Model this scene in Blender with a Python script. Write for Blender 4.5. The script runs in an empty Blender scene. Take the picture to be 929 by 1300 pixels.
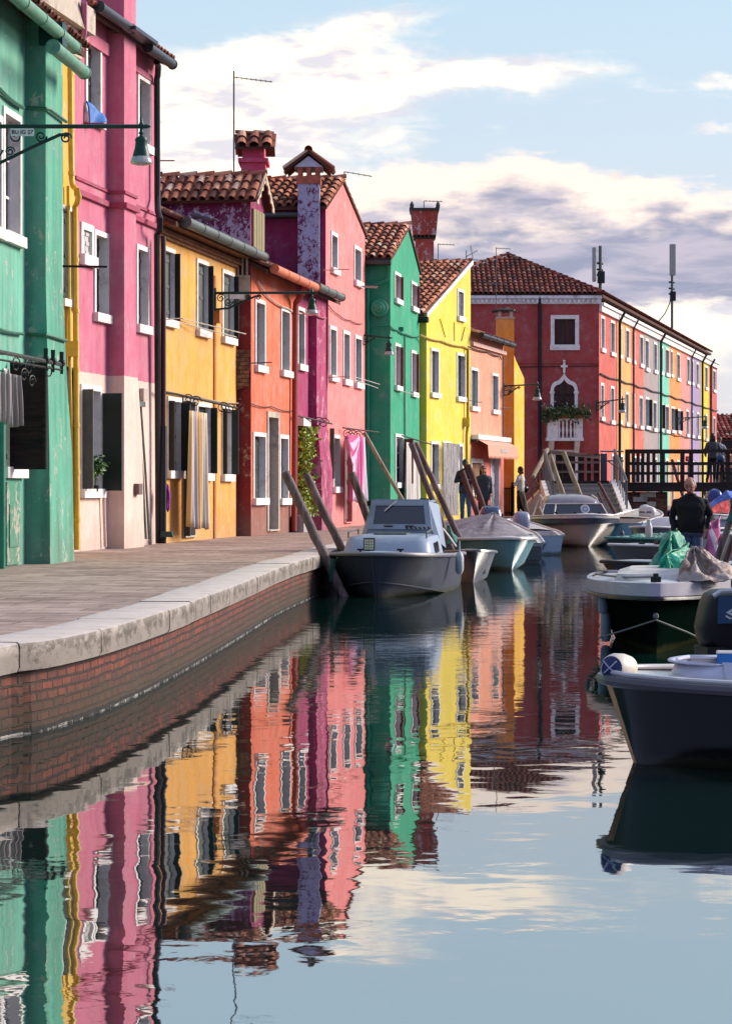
import bpy, math, random
from mathutils import Vector, Matrix
random.seed(7)
R = math.radians
scene = bpy.context.scene
COL = scene.collection
F, CX, CY, CZ = 3069.0, 464.5, 616.0, 1.65      # focal length in photo pixels, principal point, eye height above the water
QZ = 0.6                                         # quay level above the water

def lin(r, g, b):
    f = lambda c: (c/255/12.92) if c/255 <= .04045 else ((c/255+.055)/1.055)**2.4
    return (f(r)*.72, f(g)*.72, f(b)*.72, 1.0)

def P(px, py, d):
    return Vector(((px-CX)/F*d, d, CZ+(CY-py)/F*d))

# ------------------------------------------------------------------ object helpers
WM = {}
def empty(name, loc=(0, 0, 0), rz=0.0, label=None, cat=None, group=None):
    o = bpy.data.objects.new(name, None); COL.objects.link(o)
    o.empty_display_size = .2
    o.location = loc; o.rotation_euler = (0, 0, rz)
    WM[o] = Matrix.Translation(Vector(loc)) @ Matrix.Rotation(rz, 4, 'Z')
    tag(o, label, cat, group)
    return o

def tag(o, label=None, cat=None, group=None, kind=None):
    if label: o['label'] = label
    if cat: o['category'] = cat
    if group: o['group'] = group
    if kind: o['kind'] = kind
    return o

def children(o): return [c for c in bpy.data.objects if c.parent == o]
def copy_tree(o, parent=None):
    c = o.copy(); COL.objects.link(c); c.parent = parent
    for ch in children(o): copy_tree(ch, c)
    return c

class MB:
    def __init__(s): s.v = []; s.f = []; s.uv = []; s.at = []; s.has_uv = False; s.has_at = False
    def add(s, pts, faces, uvs=None, at=0.0):
        b = len(s.v); s.v += [tuple(p) for p in pts]
        for i, f in enumerate(faces):
            s.f.append(tuple(b+k for k in f)); s.at.append(at)
            if uvs: s.uv.append(uvs[i]); s.has_uv = True
            else: s.uv.append([(0, 0)]*len(f))
        if at: s.has_at = True
    def poly(s, pts, uv=None): s.add(pts, [range(len(pts))], [uv] if uv else None)
    def box(s, c, size, rz=0, M=None):
        x, y, z = [k/2 for k in size]
        pts = [Vector((a*x, b*y, d*z)) for a in (-1, 1) for b in (-1, 1) for d in (-1, 1)]
        m = Matrix.Translation(Vector(c)) @ (M if M else Matrix.Rotation(rz, 4, 'Z'))
        s.hexa([m @ p for p in pts])
    def hexa(s, p):   # p index: a*4+b*2+d
        s.add(p, [(0, 1, 3, 2), (4, 6, 7, 5), (0, 4, 5, 1), (2, 3, 7, 6), (0, 2, 6, 4), (1, 5, 7, 3)])
    def par(s, o, a, b, c):      # parallelepiped
        o, a, b, c = map(Vector, (o, a, b, c))
        s.hexa([o+a*i+b*j+c*k for i in (0, 1) for j in (0, 1) for k in (0, 1)])
    def tube(s, pts, r, n=8, caps=True, closed=False):
        pts = [Vector(p) for p in pts]; m = len(pts)
        rs = r if isinstance(r, (list, tuple)) else [r]*m
        ring = []; prev = None
        for i, p in enumerate(pts):
            if closed: t = pts[(i+1) % m]-pts[i-1]
            else: t = pts[min(i+1, m-1)]-pts[max(i-1, 0)]
            t.normalize()
            if prev is None:
                a = Vector((0, 0, 1)) if abs(t.z) < .9 else Vector((1, 0, 0))
                u = t.cross(a).normalized()
            else:
                u = prev-t*prev.dot(t); u.normalize()
            prev = u; w = t.cross(u)
            ring.append([p+(u*math.cos(2*math.pi*k/n)+w*math.sin(2*math.pi*k/n))*rs[i] for k in range(n)])
        v = [q for rr in ring for q in rr]; f = []
        for i in range(m if closed else m-1):
            for k in range(n):
                j = (i+1) % m
                f.append((i*n+k, i*n+(k+1) % n, j*n+(k+1) % n, j*n+k))
        if caps and not closed:
            f.append(tuple(range(n-1, -1, -1))); f.append(tuple((m-1)*n+k for k in range(n)))
        s.add(v, f)
    def lathe(s, prof, c=(0, 0, 0), n=16, M=None, a0=0, a1=2*math.pi):
        full = abs(a1-a0-2*math.pi) < 1e-6; k = n if full else n+1
        v = []; f = []
        for (r, z) in prof:
            for i in range(k):
                a = a0+(a1-a0)*i/n
                p = Vector((r*math.cos(a), r*math.sin(a), z))
                if M: p = M @ p
                v.append(p+Vector(c))
        for j in range(len(prof)-1):
            for i in range(n):
                i2 = (i+1) % k
                f.append((j*k+i, j*k+i2, (j+1)*k+i2, (j+1)*k+i))
        s.add(v, f)
    def sphere(s, c, r, n=12, m=8, M=None):
        rr = r if isinstance(r, (tuple, list)) else (r, r, r)
        v = []; f = []
        for j in range(m+1):
            th = math.pi*j/m
            for i in range(n):
                a = 2*math.pi*i/n
                p = Vector((rr[0]*math.sin(th)*math.cos(a), rr[1]*math.sin(th)*math.sin(a), rr[2]*math.cos(th)))
                if M: p = M @ p
                v.append(p+Vector(c))
        for j in range(m):
            for i in range(n):
                f.append((j*n+i, (j+1)*n+i, (j+1)*n+(i+1) % n, j*n+(i+1) % n))
        s.add(v, f)
    def grid(s, fn, nu, nv, uvscale=None):
        v = [fn(i/nu, j/nv) for j in range(nv+1) for i in range(nu+1)]
        f = [(j*(nu+1)+i, j*(nu+1)+i+1, (j+1)*(nu+1)+i+1, (j+1)*(nu+1)+i) for j in range(nv) for i in range(nu)]
        uvs = None
        if uvscale:
            g = lambda i, j: (i/nu*uvscale[0], j/nv*uvscale[1])
            uvs = [[g(i, j), g(i+1, j), g(i+1, j+1), g(i, j+1)] for j in range(nv) for i in range(nu)]
        s.add(v, f, uvs)
    def prism(s, poly, o, a, b, n):   # polygon (u,v) in plane a,b at o, extruded by vector n
        o, a, b, n = map(Vector, (o, a, b, n)); k = len(poly)
        p = [o+a*u+b*v for u, v in poly]; q = [x+n for x in p]
        s.add(p+q, [tuple(range(k)), tuple(range(2*k-1, k-1, -1))]+[(i, k+i, k+(i+1) % k, (i+1) % k) for i in range(k)])
    def build(s, name, mat, parent=None, smooth=False, local=False, fix=True):
        me = bpy.data.meshes.new(name)
        vs = s.v
        if parent is not None and not local:
            inv = WM[parent].inverted(); vs = [inv @ Vector(p) for p in s.v]
        elif parent is None and not local and vs:
            pass
        me.from_pydata([tuple(p) for p in vs], [], s.f)
        if s.has_uv:
            ul = me.uv_layers.new(name='UVMap'); k = 0
            for u in s.uv:
                for c in u: ul.data[k].uv = c; k += 1
        if s.has_at:
            a = me.attributes.new('rnd', 'FLOAT', 'FACE')
            a.data.foreach_set('value', s.at)
        if fix:
            import bmesh
            b = bmesh.new(); b.from_mesh(me); bmesh.ops.recalc_face_normals(b, faces=b.faces); b.to_mesh(me); b.free()
        if smooth:
            me.polygons.foreach_set('use_smooth', [True]*len(me.polygons))
            if smooth != 'all':
                try: me.set_sharp_from_angle(angle=R(38))
                except Exception: pass
        me.materials.append(mat)
        o = bpy.data.objects.new(name, me); COL.objects.link(o)
        if parent is not None:
            o.parent = parent; WM[o] = WM[parent].copy()
        else: WM[o] = Matrix.Identity(4)
        return o

def recentre(o, base=True):
    """top-level single mesh: put its origin at its base"""
    me = o.data; n = len(me.vertices)
    c = Vector((0, 0, 0))
    for v in me.vertices: c += v.co
    c /= n
    if base: c.z = min(v.co.z for v in me.vertices)
    me.transform(Matrix.Translation(-c)); o.location = c; WM[o] = Matrix.Translation(c)
    return o

# ------------------------------------------------------------------ node helpers
class NT:
    def __init__(s, nt): s.nt = nt
    def n(s, t, ins=None, **kw):
        x = s.nt.nodes.new(t)
        for k, v in kw.items(): setattr(x, k, v)
        for k, v in (ins or {}).items(): s.set(x.inputs[k], v)
        return x
    def set(s, sock, v):
        if isinstance(v, bpy.types.NodeSocket): s.nt.links.new(v, sock)
        elif isinstance(v, bpy.types.Node): s.nt.links.new(v.outputs[0], sock)
        else:
            if hasattr(sock, 'default_value'):
                try: sock.default_value = v
                except Exception: sock.default_value = tuple(v)[:3]
    def m(s, op, a, b=0.0, c=None, clamp=False):
        x = s.nt.nodes.new('ShaderNodeMath'); x.operation = op; x.use_clamp = clamp
        s.set(x.inputs[0], a); s.set(x.inputs[1], b)
        if c is not None: s.set(x.inputs[2], c)
        return x.outputs[0]
    def vm(s, op, a, b=(0, 0, 0)):
        x = s.nt.nodes.new('ShaderNodeVectorMath'); x.operation = op
        s.set(x.inputs[0], a); s.set(x.inputs[1], b); return x.outputs[0]
    def mix(s, f, a, b, mode='MIX'):
        x = s.nt.nodes.new('ShaderNodeMix'); x.data_type = 'RGBA'; x.blend_type = mode
        s.set(x.inputs[0], f); s.set(x.inputs[6], a); s.set(x.inputs[7], b); return x.outputs[2]
    def noise(s, vec, scale, detail=4, rough=.55, dist=0.0):
        x = s.nt.nodes.new('ShaderNodeTexNoise')
        s.set(x.inputs['Vector'], vec); s.set(x.inputs['Scale'], scale)
        x.inputs['Detail'].default_value = detail; x.inputs['Roughness'].default_value = rough
        x.inputs['Distortion'].default_value = dist
        return x.outputs['Fac']
    def scale(s, vec, sc):
        return s.vm('MULTIPLY', vec, sc)
    def sstep(s, x, a, b):
        r = s.nt.nodes.new('ShaderNodeMapRange'); r.interpolation_type = 'SMOOTHSTEP'
        s.set(r.inputs[0], x); s.set(r.inputs[1], a); s.set(r.inputs[2], b); r.inputs[3].default_value = 0; r.inputs[4].default_value = 1
        return r.outputs[0]
    def lerp(s, x, a, b, c, d):
        r = s.nt.nodes.new('ShaderNodeMapRange')
        s.set(r.inputs[0], x); s.set(r.inputs[1], a); s.set(r.inputs[2], b); s.set(r.inputs[3], c); s.set(r.inputs[4], d)
        return r.outputs[0]
    def bump(s, h, strength=.3, dist=.02, normal=None):
        x = s.nt.nodes.new('ShaderNodeBump'); x.inputs['Strength'].default_value = strength; x.inputs['Distance'].default_value = dist
        s.set(x.inputs['Height'], h)
        if normal: s.set(x.inputs['Normal'], normal)
        return x.outputs[0]

def newmat(name):
    m = bpy.data.materials.new(name); m.use_nodes = True
    b = m.node_tree.nodes['Principled BSDF']; return m, NT(m.node_tree), b

MATS = {}
def cached(fn):
    def g(*a, **k):
        key = repr((fn.__name__, a, sorted(k.items())))
        if key not in MATS: MATS[key] = fn(*a, **k)
        return MATS[key]
    return g

@cached
def plaster(name, col, low=None, zsplit=0.0, peel=None, peel_amt=.0, peel_sc=1.0, streak=.22, peel_z=None, damp=.5):
    m, t, b = newmat(name)
    pos0 = t.n('ShaderNodeNewGeometry').outputs['Position']
    sep = t.n('ShaderNodeSeparateXYZ', {0: pos0})
    z = sep.outputs[2]
    hh_ = sum(ord(c_)*(i_+3) for i_, c_ in enumerate(name)) % 97
    pos = t.vm('ADD', pos0, (hh_*1.7, hh_*.9, 0))
    big = t.noise(pos, .7, 5, .6); fine = t.noise(pos, 9, 5, .65); st = t.noise(t.scale(pos, (5, 5, .35)), 1.0, 5, .6)
    blot = t.noise(t.vm('ADD', pos, (13, 7, 5)), 2.3, 6, .7)
    base = col
    if low is not None:
        zz = t.m('ADD', z, t.m('MULTIPLY', t.m('SUBTRACT', fine, .5), .05))
        base = t.mix(t.m('GREATER_THAN', zz, zsplit), low, col)
    v = t.m('ADD', t.lerp(big, .25, .75, -.13, .13), t.lerp(st, .3, .7, -streak*.6, streak*.6))
    v = t.m('ADD', v, t.lerp(fine, .3, .7, -.05, .05))
    hs = t.n('ShaderNodeHueSaturation', {'Color': base, 'Value': t.m('ADD', 1.0, v), 'Saturation': t.lerp(blot, .3, .75, 1.02, .80)})
    c = hs.outputs[0]
    # weathered chalky patches
    c = t.mix(t.m('MULTIPLY', t.sstep(blot, .53, .74), .24), c, t.mix(.5, base, (.75, .72, .68, 1)))
    # rain-washed grime streaks
    c = t.mix(t.m('MULTIPLY', t.sstep(t.m('MULTIPLY', st, blot), .29, .44), .30+.015*(hh_ % 20)), c, t.mix(.75, c, (.05, .045, .04, 1)))
    if damp:
        dz = t.m('SUBTRACT', 1.0, t.sstep(t.m('ADD', z, t.m('MULTIPLY', t.m('SUBTRACT', blot, .5), 1.6)), QZ+.05, QZ+.75))
        c = t.mix(t.m('MULTIPLY', dz, damp), c, t.mix(.5, c, (.20, .17, .14, 1)))
        ef = t.m('MULTIPLY', t.sstep(t.noise(t.scale(pos, (3, 3, 2)), 3.1, 7, .75), .6, .66), t.m('SUBTRACT', 1.0, t.sstep(z, QZ+.3, QZ+1.5)))
        c = t.mix(t.m('MULTIPLY', ef, .6), c, (.55, .5, .46, 1))
    hgt = t.m('ADD', fine, t.m('MULTIPLY', t.noise(pos, 40, 3, .6), .5))
    if peel is not None:
        pn = t.m('ADD', t.noise(t.scale(pos, (1, 1, .7)), 3.2*peel_sc, 9, .74), t.m('MULTIPLY', t.noise(pos, 14*peel_sc, 6, .7), .35))
        if peel_z: pn = t.m('ADD', pn, t.lerp(z, peel_z[0], peel_z[1], .12, -.12))
        k = t.sstep(pn, .74-peel_amt*.2, .77-peel_amt*.2)
        c = t.mix(k, c, peel); hgt = t.m('SUBTRACT', hgt, t.m('MULTIPLY', k, .6))
    t.set(b.inputs['Base Color'], c); b.inputs['Roughness'].default_value = .88
    b.inputs['Specular IOR Level'].default_value = .25
    t.set(b.inputs['Normal'], t.bump(hgt, .35, .012))
    return m

@cached
def simple(name, col, rough=.6, metal=0.0, var=.12, scale=8.0, bump=.1, spec=.4, coat=0.0, dirt=None, stretch=(1, 1, 1), dirt_amt=.35, slime=False):
    m, t, b = newmat(name)
    co = t.n('ShaderNodeTexCoord').outputs['Object']
    co = t.scale(co, stretch)
    n1 = t.noise(co, scale, 5, .6); n2 = t.noise(t.vm('ADD', co, (3, 9, 4)), scale*.3, 6, .7)
    hs = t.n('ShaderNodeHueSaturation', {'Color': col, 'Value': t.m('ADD', t.lerp(n1, .3, .7, 1-var, 1+var), t.lerp(n2, .3, .7, -var*.6, var*.6))})
    c = hs.outputs[0]
    if dirt: c = t.mix(t.m('MULTIPLY', t.sstep(n2, .5, .68), dirt_amt), c, dirt)
    if slime:
        pw = t.n('ShaderNodeNewGeometry').outputs['Position']; zz = t.n('ShaderNodeSeparateXYZ', {0: pw}).outputs[2]; nw = t.noise(t.scale(pw, (1, 1, .4)), 9, 6, .7)
        k = t.m('SUBTRACT', 1.0, t.sstep(t.m('ADD', zz, t.m('MULTIPLY', t.m('SUBTRACT', nw, .5), .12)), .03, .09)); c = t.mix(t.m('MULTIPLY', k, .75), c, lin(62, 62, 40))
        sc_ = t.sstep(t.noise(t.scale(pw, (3, 3, 26)), 1.0, 6, .75), .60, .68); c = t.mix(t.m('MULTIPLY', sc_, .8), c, (1.7, 1.65, 1.6, 1), 'MULTIPLY')
    t.set(b.inputs['Base Color'], c)
    t.set(b.inputs['Roughness'], t.lerp(n2, .3, .7, max(.03, rough-.08), min(1, rough+.1)))
    b.inputs['Metallic'].default_value = metal; b.inputs['Specular IOR Level'].default_value = spec
    b.inputs['Coat Weight'].default_value = coat
    if bump: t.set(b.inputs['Normal'], t.bump(n1, bump, .01))
    return m

@cached
def glass_dark(name, col=(.015, .02, .025, 1), rough=.08):
    m, t, b = newmat(name)
    co = t.n('ShaderNodeTexCoord').outputs['Object']
    n = t.noise(co, 1.7, 2, .5)
    b.inputs['Base Color'].default_value = col; b.inputs['Roughness'].default_value = rough
    b.inputs['Specular IOR Level'].default_value = .8
    t.set(b.inputs['Normal'], t.bump(n, .05, .02)); return m

@cached
def wood(name, col, dark=None, rough=.8, axis=2, sc=1.0, bump=.5):
    m, t, b = newmat(name)
    co = t.n('ShaderNodeTexCoord').outputs['Object']
    st = [18*sc]*3; st[axis] = 1.2*sc
    g = t.noise(t.scale(co, tuple(st)), 1.0, 6, .65, .6); n2 = t.noise(co, 2.0*sc, 4, .6)
    d = dark or tuple(x*.4 for x in col[:3])+(1,)
    c = t.mix(t.sstep(g, .35, .68), d, col); c = t.mix(t.m('MULTIPLY', t.sstep(n2, .45, .7), .35), c, d)
    t.set(b.inputs['Base Color'], c); b.inputs['Roughness'].default_value = rough; b.inputs['Specular IOR Level'].default_value = .3
    t.set(b.inputs['Normal'], t.bump(g, bump, .01)); return m

@cached
def rooftile(name, c1=lin(232, 152, 114), c2=lin(166, 100, 78), c3=lin(100, 70, 60), c4=lin(226, 196, 168), dark=0.0):
    m, t, b = newmat(name)
    r = t.n('ShaderNodeAttribute', attribute_name='rnd').outputs['Fac']
    pos = t.n('ShaderNodeNewGeometry').outputs['Position']
    n = t.noise(pos, 6, 6, .7); n2 = t.noise(pos, 1.1, 4, .6)
    rp = t.n('ShaderNodeValToRGB', {0: r}); e = rp.color_ramp.elements
    e[0].position = 0; e[0].color = c3; e[1].position = 1; e[1].color = c4
    for p, c in ((.18, c2), (.5, tuple((a+b_)/2 for a, b_ in zip(c1, c2))), (.8, c1)):
        x = e.new(p); x.color = c
    c = t.mix(t.sstep(n, .52, .72), rp.outputs[0], c3)
    c = t.mix(t.m('MULTIPLY', t.sstep(n2, .50, .66), .40+dark), c, tuple(k*.5 for k in c3[:3])+(1,))
    t.set(b.inputs['Base Color'], c); b.inputs['Roughness'].default_value = .9; b.inputs['Specular IOR Level'].default_value = .2
    t.set(b.inputs['Normal'], t.bump(n, .4, .01)); return m

@cached
def brickmat(name, c1=lin(150, 82, 66), c2=lin(112, 64, 52), mortar=lin(96, 84, 74), bw=.25, bh=.075, wet=False):
    m, t, b = newmat(name)
    uv = t.n('ShaderNodeTexCoord').outputs['UV']
    pos = t.n('ShaderNodeNewGeometry').outputs['Position']
    w = t.vm('ADD', uv, t.vm('SCALE', t.vm('SUBTRACT', t.n('ShaderNodeTexNoise', {'Vector': pos, 'Scale': 5.0}).outputs['Color'], (.5, .5, .5)), (0, 0, 0)))
    uvd = t.vm('ADD', uv, t.vm('MULTIPLY', t.vm('SUBTRACT', t.n('ShaderNodeTexNoise', {'Vector': pos, 'Scale': 7.0}).outputs['Color'], (.5, .5, .5)), (.03, .022, 0)))
    bk = t.n('ShaderNodeTexBrick', {'Vector': uvd, 'Color1': c1, 'Color2': c2, 'Mortar': mortar, 'Scale': 1.0, 'Mortar Size': .012, 'Mortar Smooth': .4, 'Brick Width': bw, 'Row Height': bh, 'Bias': -.1})
    bk.offset = .5
    n = t.noise(pos, 5, 7, .7); n2 = t.noise(pos, 1.3, 5, .6); n3 = t.noise(t.scale(pos, (2, 2, 7)), 3, 5, .7)
    c = t.mix(t.m('MULTIPLY', t.sstep(n, .40, .64), .7), bk.outputs['Color'], lin(70, 46, 40))
    c = t.mix(t.m('MULTIPLY', t.sstep(n2, .5, .7), .45), c, lin(104, 96, 84))
    c = t.mix(t.m('MULTIPLY', t.sstep(n3, .6, .75), .4), c, lin(168, 84, 62))
    nv = t.noise(pos, 16, 3, .5); c = t.mix(1.0, c, t.lerp(nv, .3, .7, .72, 1.25), 'MULTIPLY')
    if wet:
        z = t.n('ShaderNodeSeparateXYZ', {0: pos}).outputs[2]
        k = t.m('SUBTRACT', 1.0, t.sstep(t.m('ADD', z, t.m('MULTIPLY', t.m('SUBTRACT', n, .5), .22)), .12, .36))
        c = t.mix(t.m('MULTIPLY', k, .78), c, lin(58, 48, 32))
        k2 = t.m('SUBTRACT', 1.0, t.sstep(t.m('ADD', z, t.m('MULTIPLY', t.m('SUBTRACT', n, .5), .05)), .035, .05))
        c = t.mix(k2, c, lin(22, 20, 16))
        k3 = t.m('MULTIPLY', t.m('LESS_THAN', t.m('ABSOLUTE', t.m('SUBTRACT', t.m('ADD', z, t.m('MULTIPLY', t.m('SUBTRACT', n, .5), .03)), .006)), .008), t.m('MULTIPLY', t.sstep(t.noise(pos, 4.5, 6, .75), .46, .58), .75))
        c = t.mix(k3, c, lin(190, 186, 180))
    t.set(b.inputs['Base Color'], c); b.inputs['Roughness'].default_value = .85; b.inputs['Specular IOR Level'].default_value = .3
    h = t.m('SUBTRACT', t.m('MULTIPLY', n, .35), bk.outputs['Fac'])
    t.set(b.inputs['Normal'], t.bump(h, .8, .012)); return m

@cached
def stripes(name, cols, scale=8.0, uvaxis=0, rough=.9):
    m, t, b = newmat(name)
    uv = t.n('ShaderNodeTexCoord').outputs['UV']
    s = t.n('ShaderNodeSeparateXYZ', {0: uv}).outputs[uvaxis]
    f = t.m('FRACT', t.m('MULTIPLY', s, scale))
    rp = t.n('ShaderNodeValToRGB', {0: f}); rp.color_ramp.interpolation = 'CONSTANT'
    e = rp.color_ramp.elements
    n = len(cols); e[0].position = 0; e[0].color = cols[0]; e[1].position = 1/n; e[1].color = cols[1]
    for i in range(2, n): x = e.new(i/n); x.color = cols[i]
    nn = t.noise(t.n('ShaderNodeTexCoord').outputs['Object'], 60, 3, .6)
    c = t.n('ShaderNodeHueSaturation', {'Color': rp.outputs[0], 'Value': t.lerp(nn, .3, .7, .9, 1.08)}).outputs[0]
    t.set(b.inputs['Base Color'], c); b.inputs['Roughness'].default_value = rough; b.inputs['Specular IOR Level'].default_value = .15
    b.inputs['Sheen Weight'].default_value = .2
    return m
# ------------------------------------------------------------------ camera, sun, sky
cam_d = bpy.data.cameras.new('camera'); cam = bpy.data.objects.new('camera', cam_d); COL.objects.link(cam)
cam.location = (0, 0, CZ); cam.rotation_euler = (R(90), 0, 0)
cam_d.sensor_fit = 'VERTICAL'; cam_d.sensor_height = 36; cam_d.lens = F/1300*36; cam_d.shift_y = -(650-CY)/1300
cam_d.clip_start = .1; cam_d.clip_end = 3000; scene.camera = cam
scene.view_settings.view_transform = 'Standard'; scene.view_settings.look = 'None'
scene.view_settings.exposure = 0.76; scene.view_settings.gamma = 1
scene.cycles.max_bounces = 6; scene.cycles.diffuse_bounces = 3; scene.cycles.glossy_bounces = 3
scene.cycles.caustics_reflective = False; scene.cycles.caustics_refractive = False
scene.cycles.use_denoising = True

SUN_EL, SUN_AZ = 24.0, 68.0                 # azimuth clockwise from +Y (the view direction) towards +X
sd = Vector((math.sin(R(SUN_AZ))*math.cos(R(SUN_EL)), math.cos(R(SUN_AZ))*math.cos(R(SUN_EL)), math.sin(R(SUN_EL))))
sl = bpy.data.lights.new('sun', 'SUN'); so = bpy.data.objects.new('sun', sl); COL.objects.link(so)
sl.energy = 3.8; sl.angle = R(28); sl.color = (1, .90, .78)
so.rotation_euler = (-sd).to_track_quat('-Z', 'Y').to_euler(); so.location = (40, 20, 40)

w = bpy.data.worlds.new("World"); scene.world = w; w.use_nodes = True
w.cycles.sampling_method = 'AUTOMATIC'
nt = w.node_tree; nt.nodes.clear(); t = NT(nt)
sky = t.n('ShaderNodeTexSky', sky_type='NISHITA', sun_disc=False, sun_elevation=R(SUN_EL), sun_rotation=R(SUN_AZ), dust_density=1.5, air_density=1.0, ozone_density=2.0)
d = t.n('ShaderNodeTexCoord').outputs['Generated']
sp = t.n('ShaderNodeSeparateXYZ', {0: d})
az = t.m('MULTIPLY', t.m('ARCTAN2', sp.outputs[0], sp.outputs[1]), F/100)
hyp = t.m('SQRT', t.m('ADD', t.m('MULTIPLY', sp.outputs[0], sp.outputs[0]), t.m('MULTIPLY', sp.outputs[1], sp.outputs[1])))
el = t.m('MULTIPLY', t.m('ARCTAN2', sp.outputs[2], hyp), F/100)
U0 = t.m('ADD', az, CX/100); V0 = t.m('SUBTRACT', CY/100, el)      # sky position in hundreds of photo pixels (an angle measure)
comb = t.n('ShaderNodeCombineXYZ', {0: U0, 1: V0, 2: 0.0}).outputs[0]
warp = t.n('ShaderNodeTexNoise', {'Vector': t.scale(comb, (1, 1.8, 1)), 'Scale': 1.1}); warp.inputs['Detail'].default_value = 6; warp.inputs['Roughness'].default_value = .6
wv = t.vm('SUBTRACT', warp.outputs['Color'], (.5, .5, .5))
wc = t.vm('ADD', comb, t.vm('MULTIPLY', wv, (1.3, .55, 0)))
sw = t.n('ShaderNodeSeparateXYZ', {0: wc}); U, V = sw.outputs[0], sw.outputs[1]
def blob(cx, cy, rx, ry, ang, wt):
    ca, sa = math.cos(R(ang)), math.sin(R(ang))
    du = t.m('SUBTRACT', U, cx); dv = t.m('SUBTRACT', V, cy)
    a = t.m('DIVIDE', t.m('ADD', t.m('MULTIPLY', du, ca), t.m('MULTIPLY', dv, -sa)), rx)
    b = t.m('DIVIDE', t.m('ADD', t.m('MULTIPLY', du, sa), t.m('MULTIPLY', dv, ca)), ry)
    q = t.m('ADD', t.m('MULTIPLY', a, a), t.m('MULTIPLY', b, b))
    return t.m('MULTIPLY', t.m('EXPONENT', t.m('MULTIPLY', q, -1.0)), wt)
def total(bs):
    x = None
    for b_ in bs: x = blob(*b_) if x is None else t.m('ADD', x, blob(*b_))
    return x
A = total([(2.4, 1.9, 2.4, 1.15, 0, 1.35), (2.3, 2.4, 1.2, .6, 0, .5), (1.2, .2, 1.5, .5, 10, -.2), (3.3, .95, 1.7, .38, 17, .9), (4.7, .38, .9, .16, 10, .55), (6.2, 1.0, 1.7, .27, 0, 1.0), (4.9, 1.3, 1.0, .3, 0, .4), (9.1, 1.12, .5, .16, 8, .6), (9.15, 1.72, .45, .09, 0, .6),
           (9.2, 4.0, 2.2, .42, 0, 1.3), (8.0, 4.7, 3.0, .5, 0, .4)])
B = total([(6.3, 2.75, 1.7, .62, -6, 1.25), (8.2, 3.0, 1.8, .62, -8, 1.3), (5.4, 3.4, 2.6, .75, 0, .8), (9.6, 3.35, 1.6, .5, 0, .7), (3.2, 3.9, 3.5, .9, 0, .5)])
nz = t.noise(t.scale(comb, (.8, 2.0, 1)), .9, 7, .52, .3)
nzf = t.noise(t.scale(comb, (.6, 2.6, 1)), 3.0, 6, .52, .4)
nn = t.m('ADD', t.m('MULTIPLY', t.m('SUBTRACT', nz, .5), 1.15), t.m('MULTIPLY', t.m('SUBTRACT', nzf, .5), .8))
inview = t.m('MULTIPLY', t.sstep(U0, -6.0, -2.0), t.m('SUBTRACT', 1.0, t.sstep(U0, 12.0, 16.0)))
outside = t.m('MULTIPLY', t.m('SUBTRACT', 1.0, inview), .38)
dA = t.m('ADD', t.m('ADD', A, outside), nn)
mA = t.sstep(dA, .22, 1.05); mB = t.sstep(t.m('ADD', B, nn), .28, .80)
# cloud B: cream tops, lavender bodies
upc = t.vm('ADD', comb, (.12, -.33, 0))
nz_up = t.noise(t.scale(upc, (.8, 2.0, 1)), .9, 7, .52, .3)
thick = t.m('ADD', t.m('SUBTRACT', nz_up, nz), t.m('MULTIPLY', t.m('SUBTRACT', nzf, .5), .35))
body = t.sstep(t.m('ADD', t.m('MULTIPLY', t.m('SUBTRACT', V, t.m('ADD', 2.22, t.m('MULTIPLY', t.m('ABSOLUTE', t.m('SUBTRACT', U, 6.9)), .13))), 1.5), t.m('MULTIPLY', thick, 3.0)), -.1, 1.1)
bvar = t.sstep(t.noise(t.scale(comb, (.5, 2.6, 1)), 1.5, 6, .55, .4), .38, .64)
cB = t.mix(body, (.74, .62, .54, 1), t.mix(bvar, (.22, .235, .32, 1), (.37, .345, .41, 1)))
cA = t.mix(t.sstep(t.m('ADD', thick, t.m('MULTIPLY', nzf, .4)), .10, .42), (.84, .74, .61, 1), (.50, .48, .52, 1))
blue = t.mix(t.sstep(V0, -1.0, 5.5), (.42, .56, .66, 1), (.57, .56, .61, 1))
bg_sky = t.n('ShaderNodeBackground', {'Color': sky, 'Strength': .055})
bg_air = t.n('ShaderNodeBackground', {'Color': blue, 'Strength': 1.0})
bg_out = t.n('ShaderNodeBackground', {'Color': (.27, .33, .54, 1), 'Strength': 1.0})  # unseen lavender cloud sky behind the camera, added as ambient fill
bg_a = t.n('ShaderNodeBackground', {'Color': cA, 'Strength': 1.0})
bg_b = t.n('ShaderNodeBackground', {'Color': cB, 'Strength': 1.0})
def mixs(f, a, b):
    x = nt.nodes.new('ShaderNodeMixShader'); t.set(x.inputs[0], f); nt.links.new(a.outputs[0], x.inputs[1]); nt.links.new(b.outputs[0], x.inputs[2]); return x
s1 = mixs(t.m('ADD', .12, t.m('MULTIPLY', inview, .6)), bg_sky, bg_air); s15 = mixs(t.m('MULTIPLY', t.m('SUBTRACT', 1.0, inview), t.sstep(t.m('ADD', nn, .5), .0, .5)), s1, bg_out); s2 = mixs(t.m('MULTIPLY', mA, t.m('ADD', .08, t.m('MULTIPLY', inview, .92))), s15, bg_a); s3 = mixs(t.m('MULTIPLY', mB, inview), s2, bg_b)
out = nt.nodes.new('ShaderNodeOutputWorld'); nt.links.new(s3.outputs[0], out.inputs[0])

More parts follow.
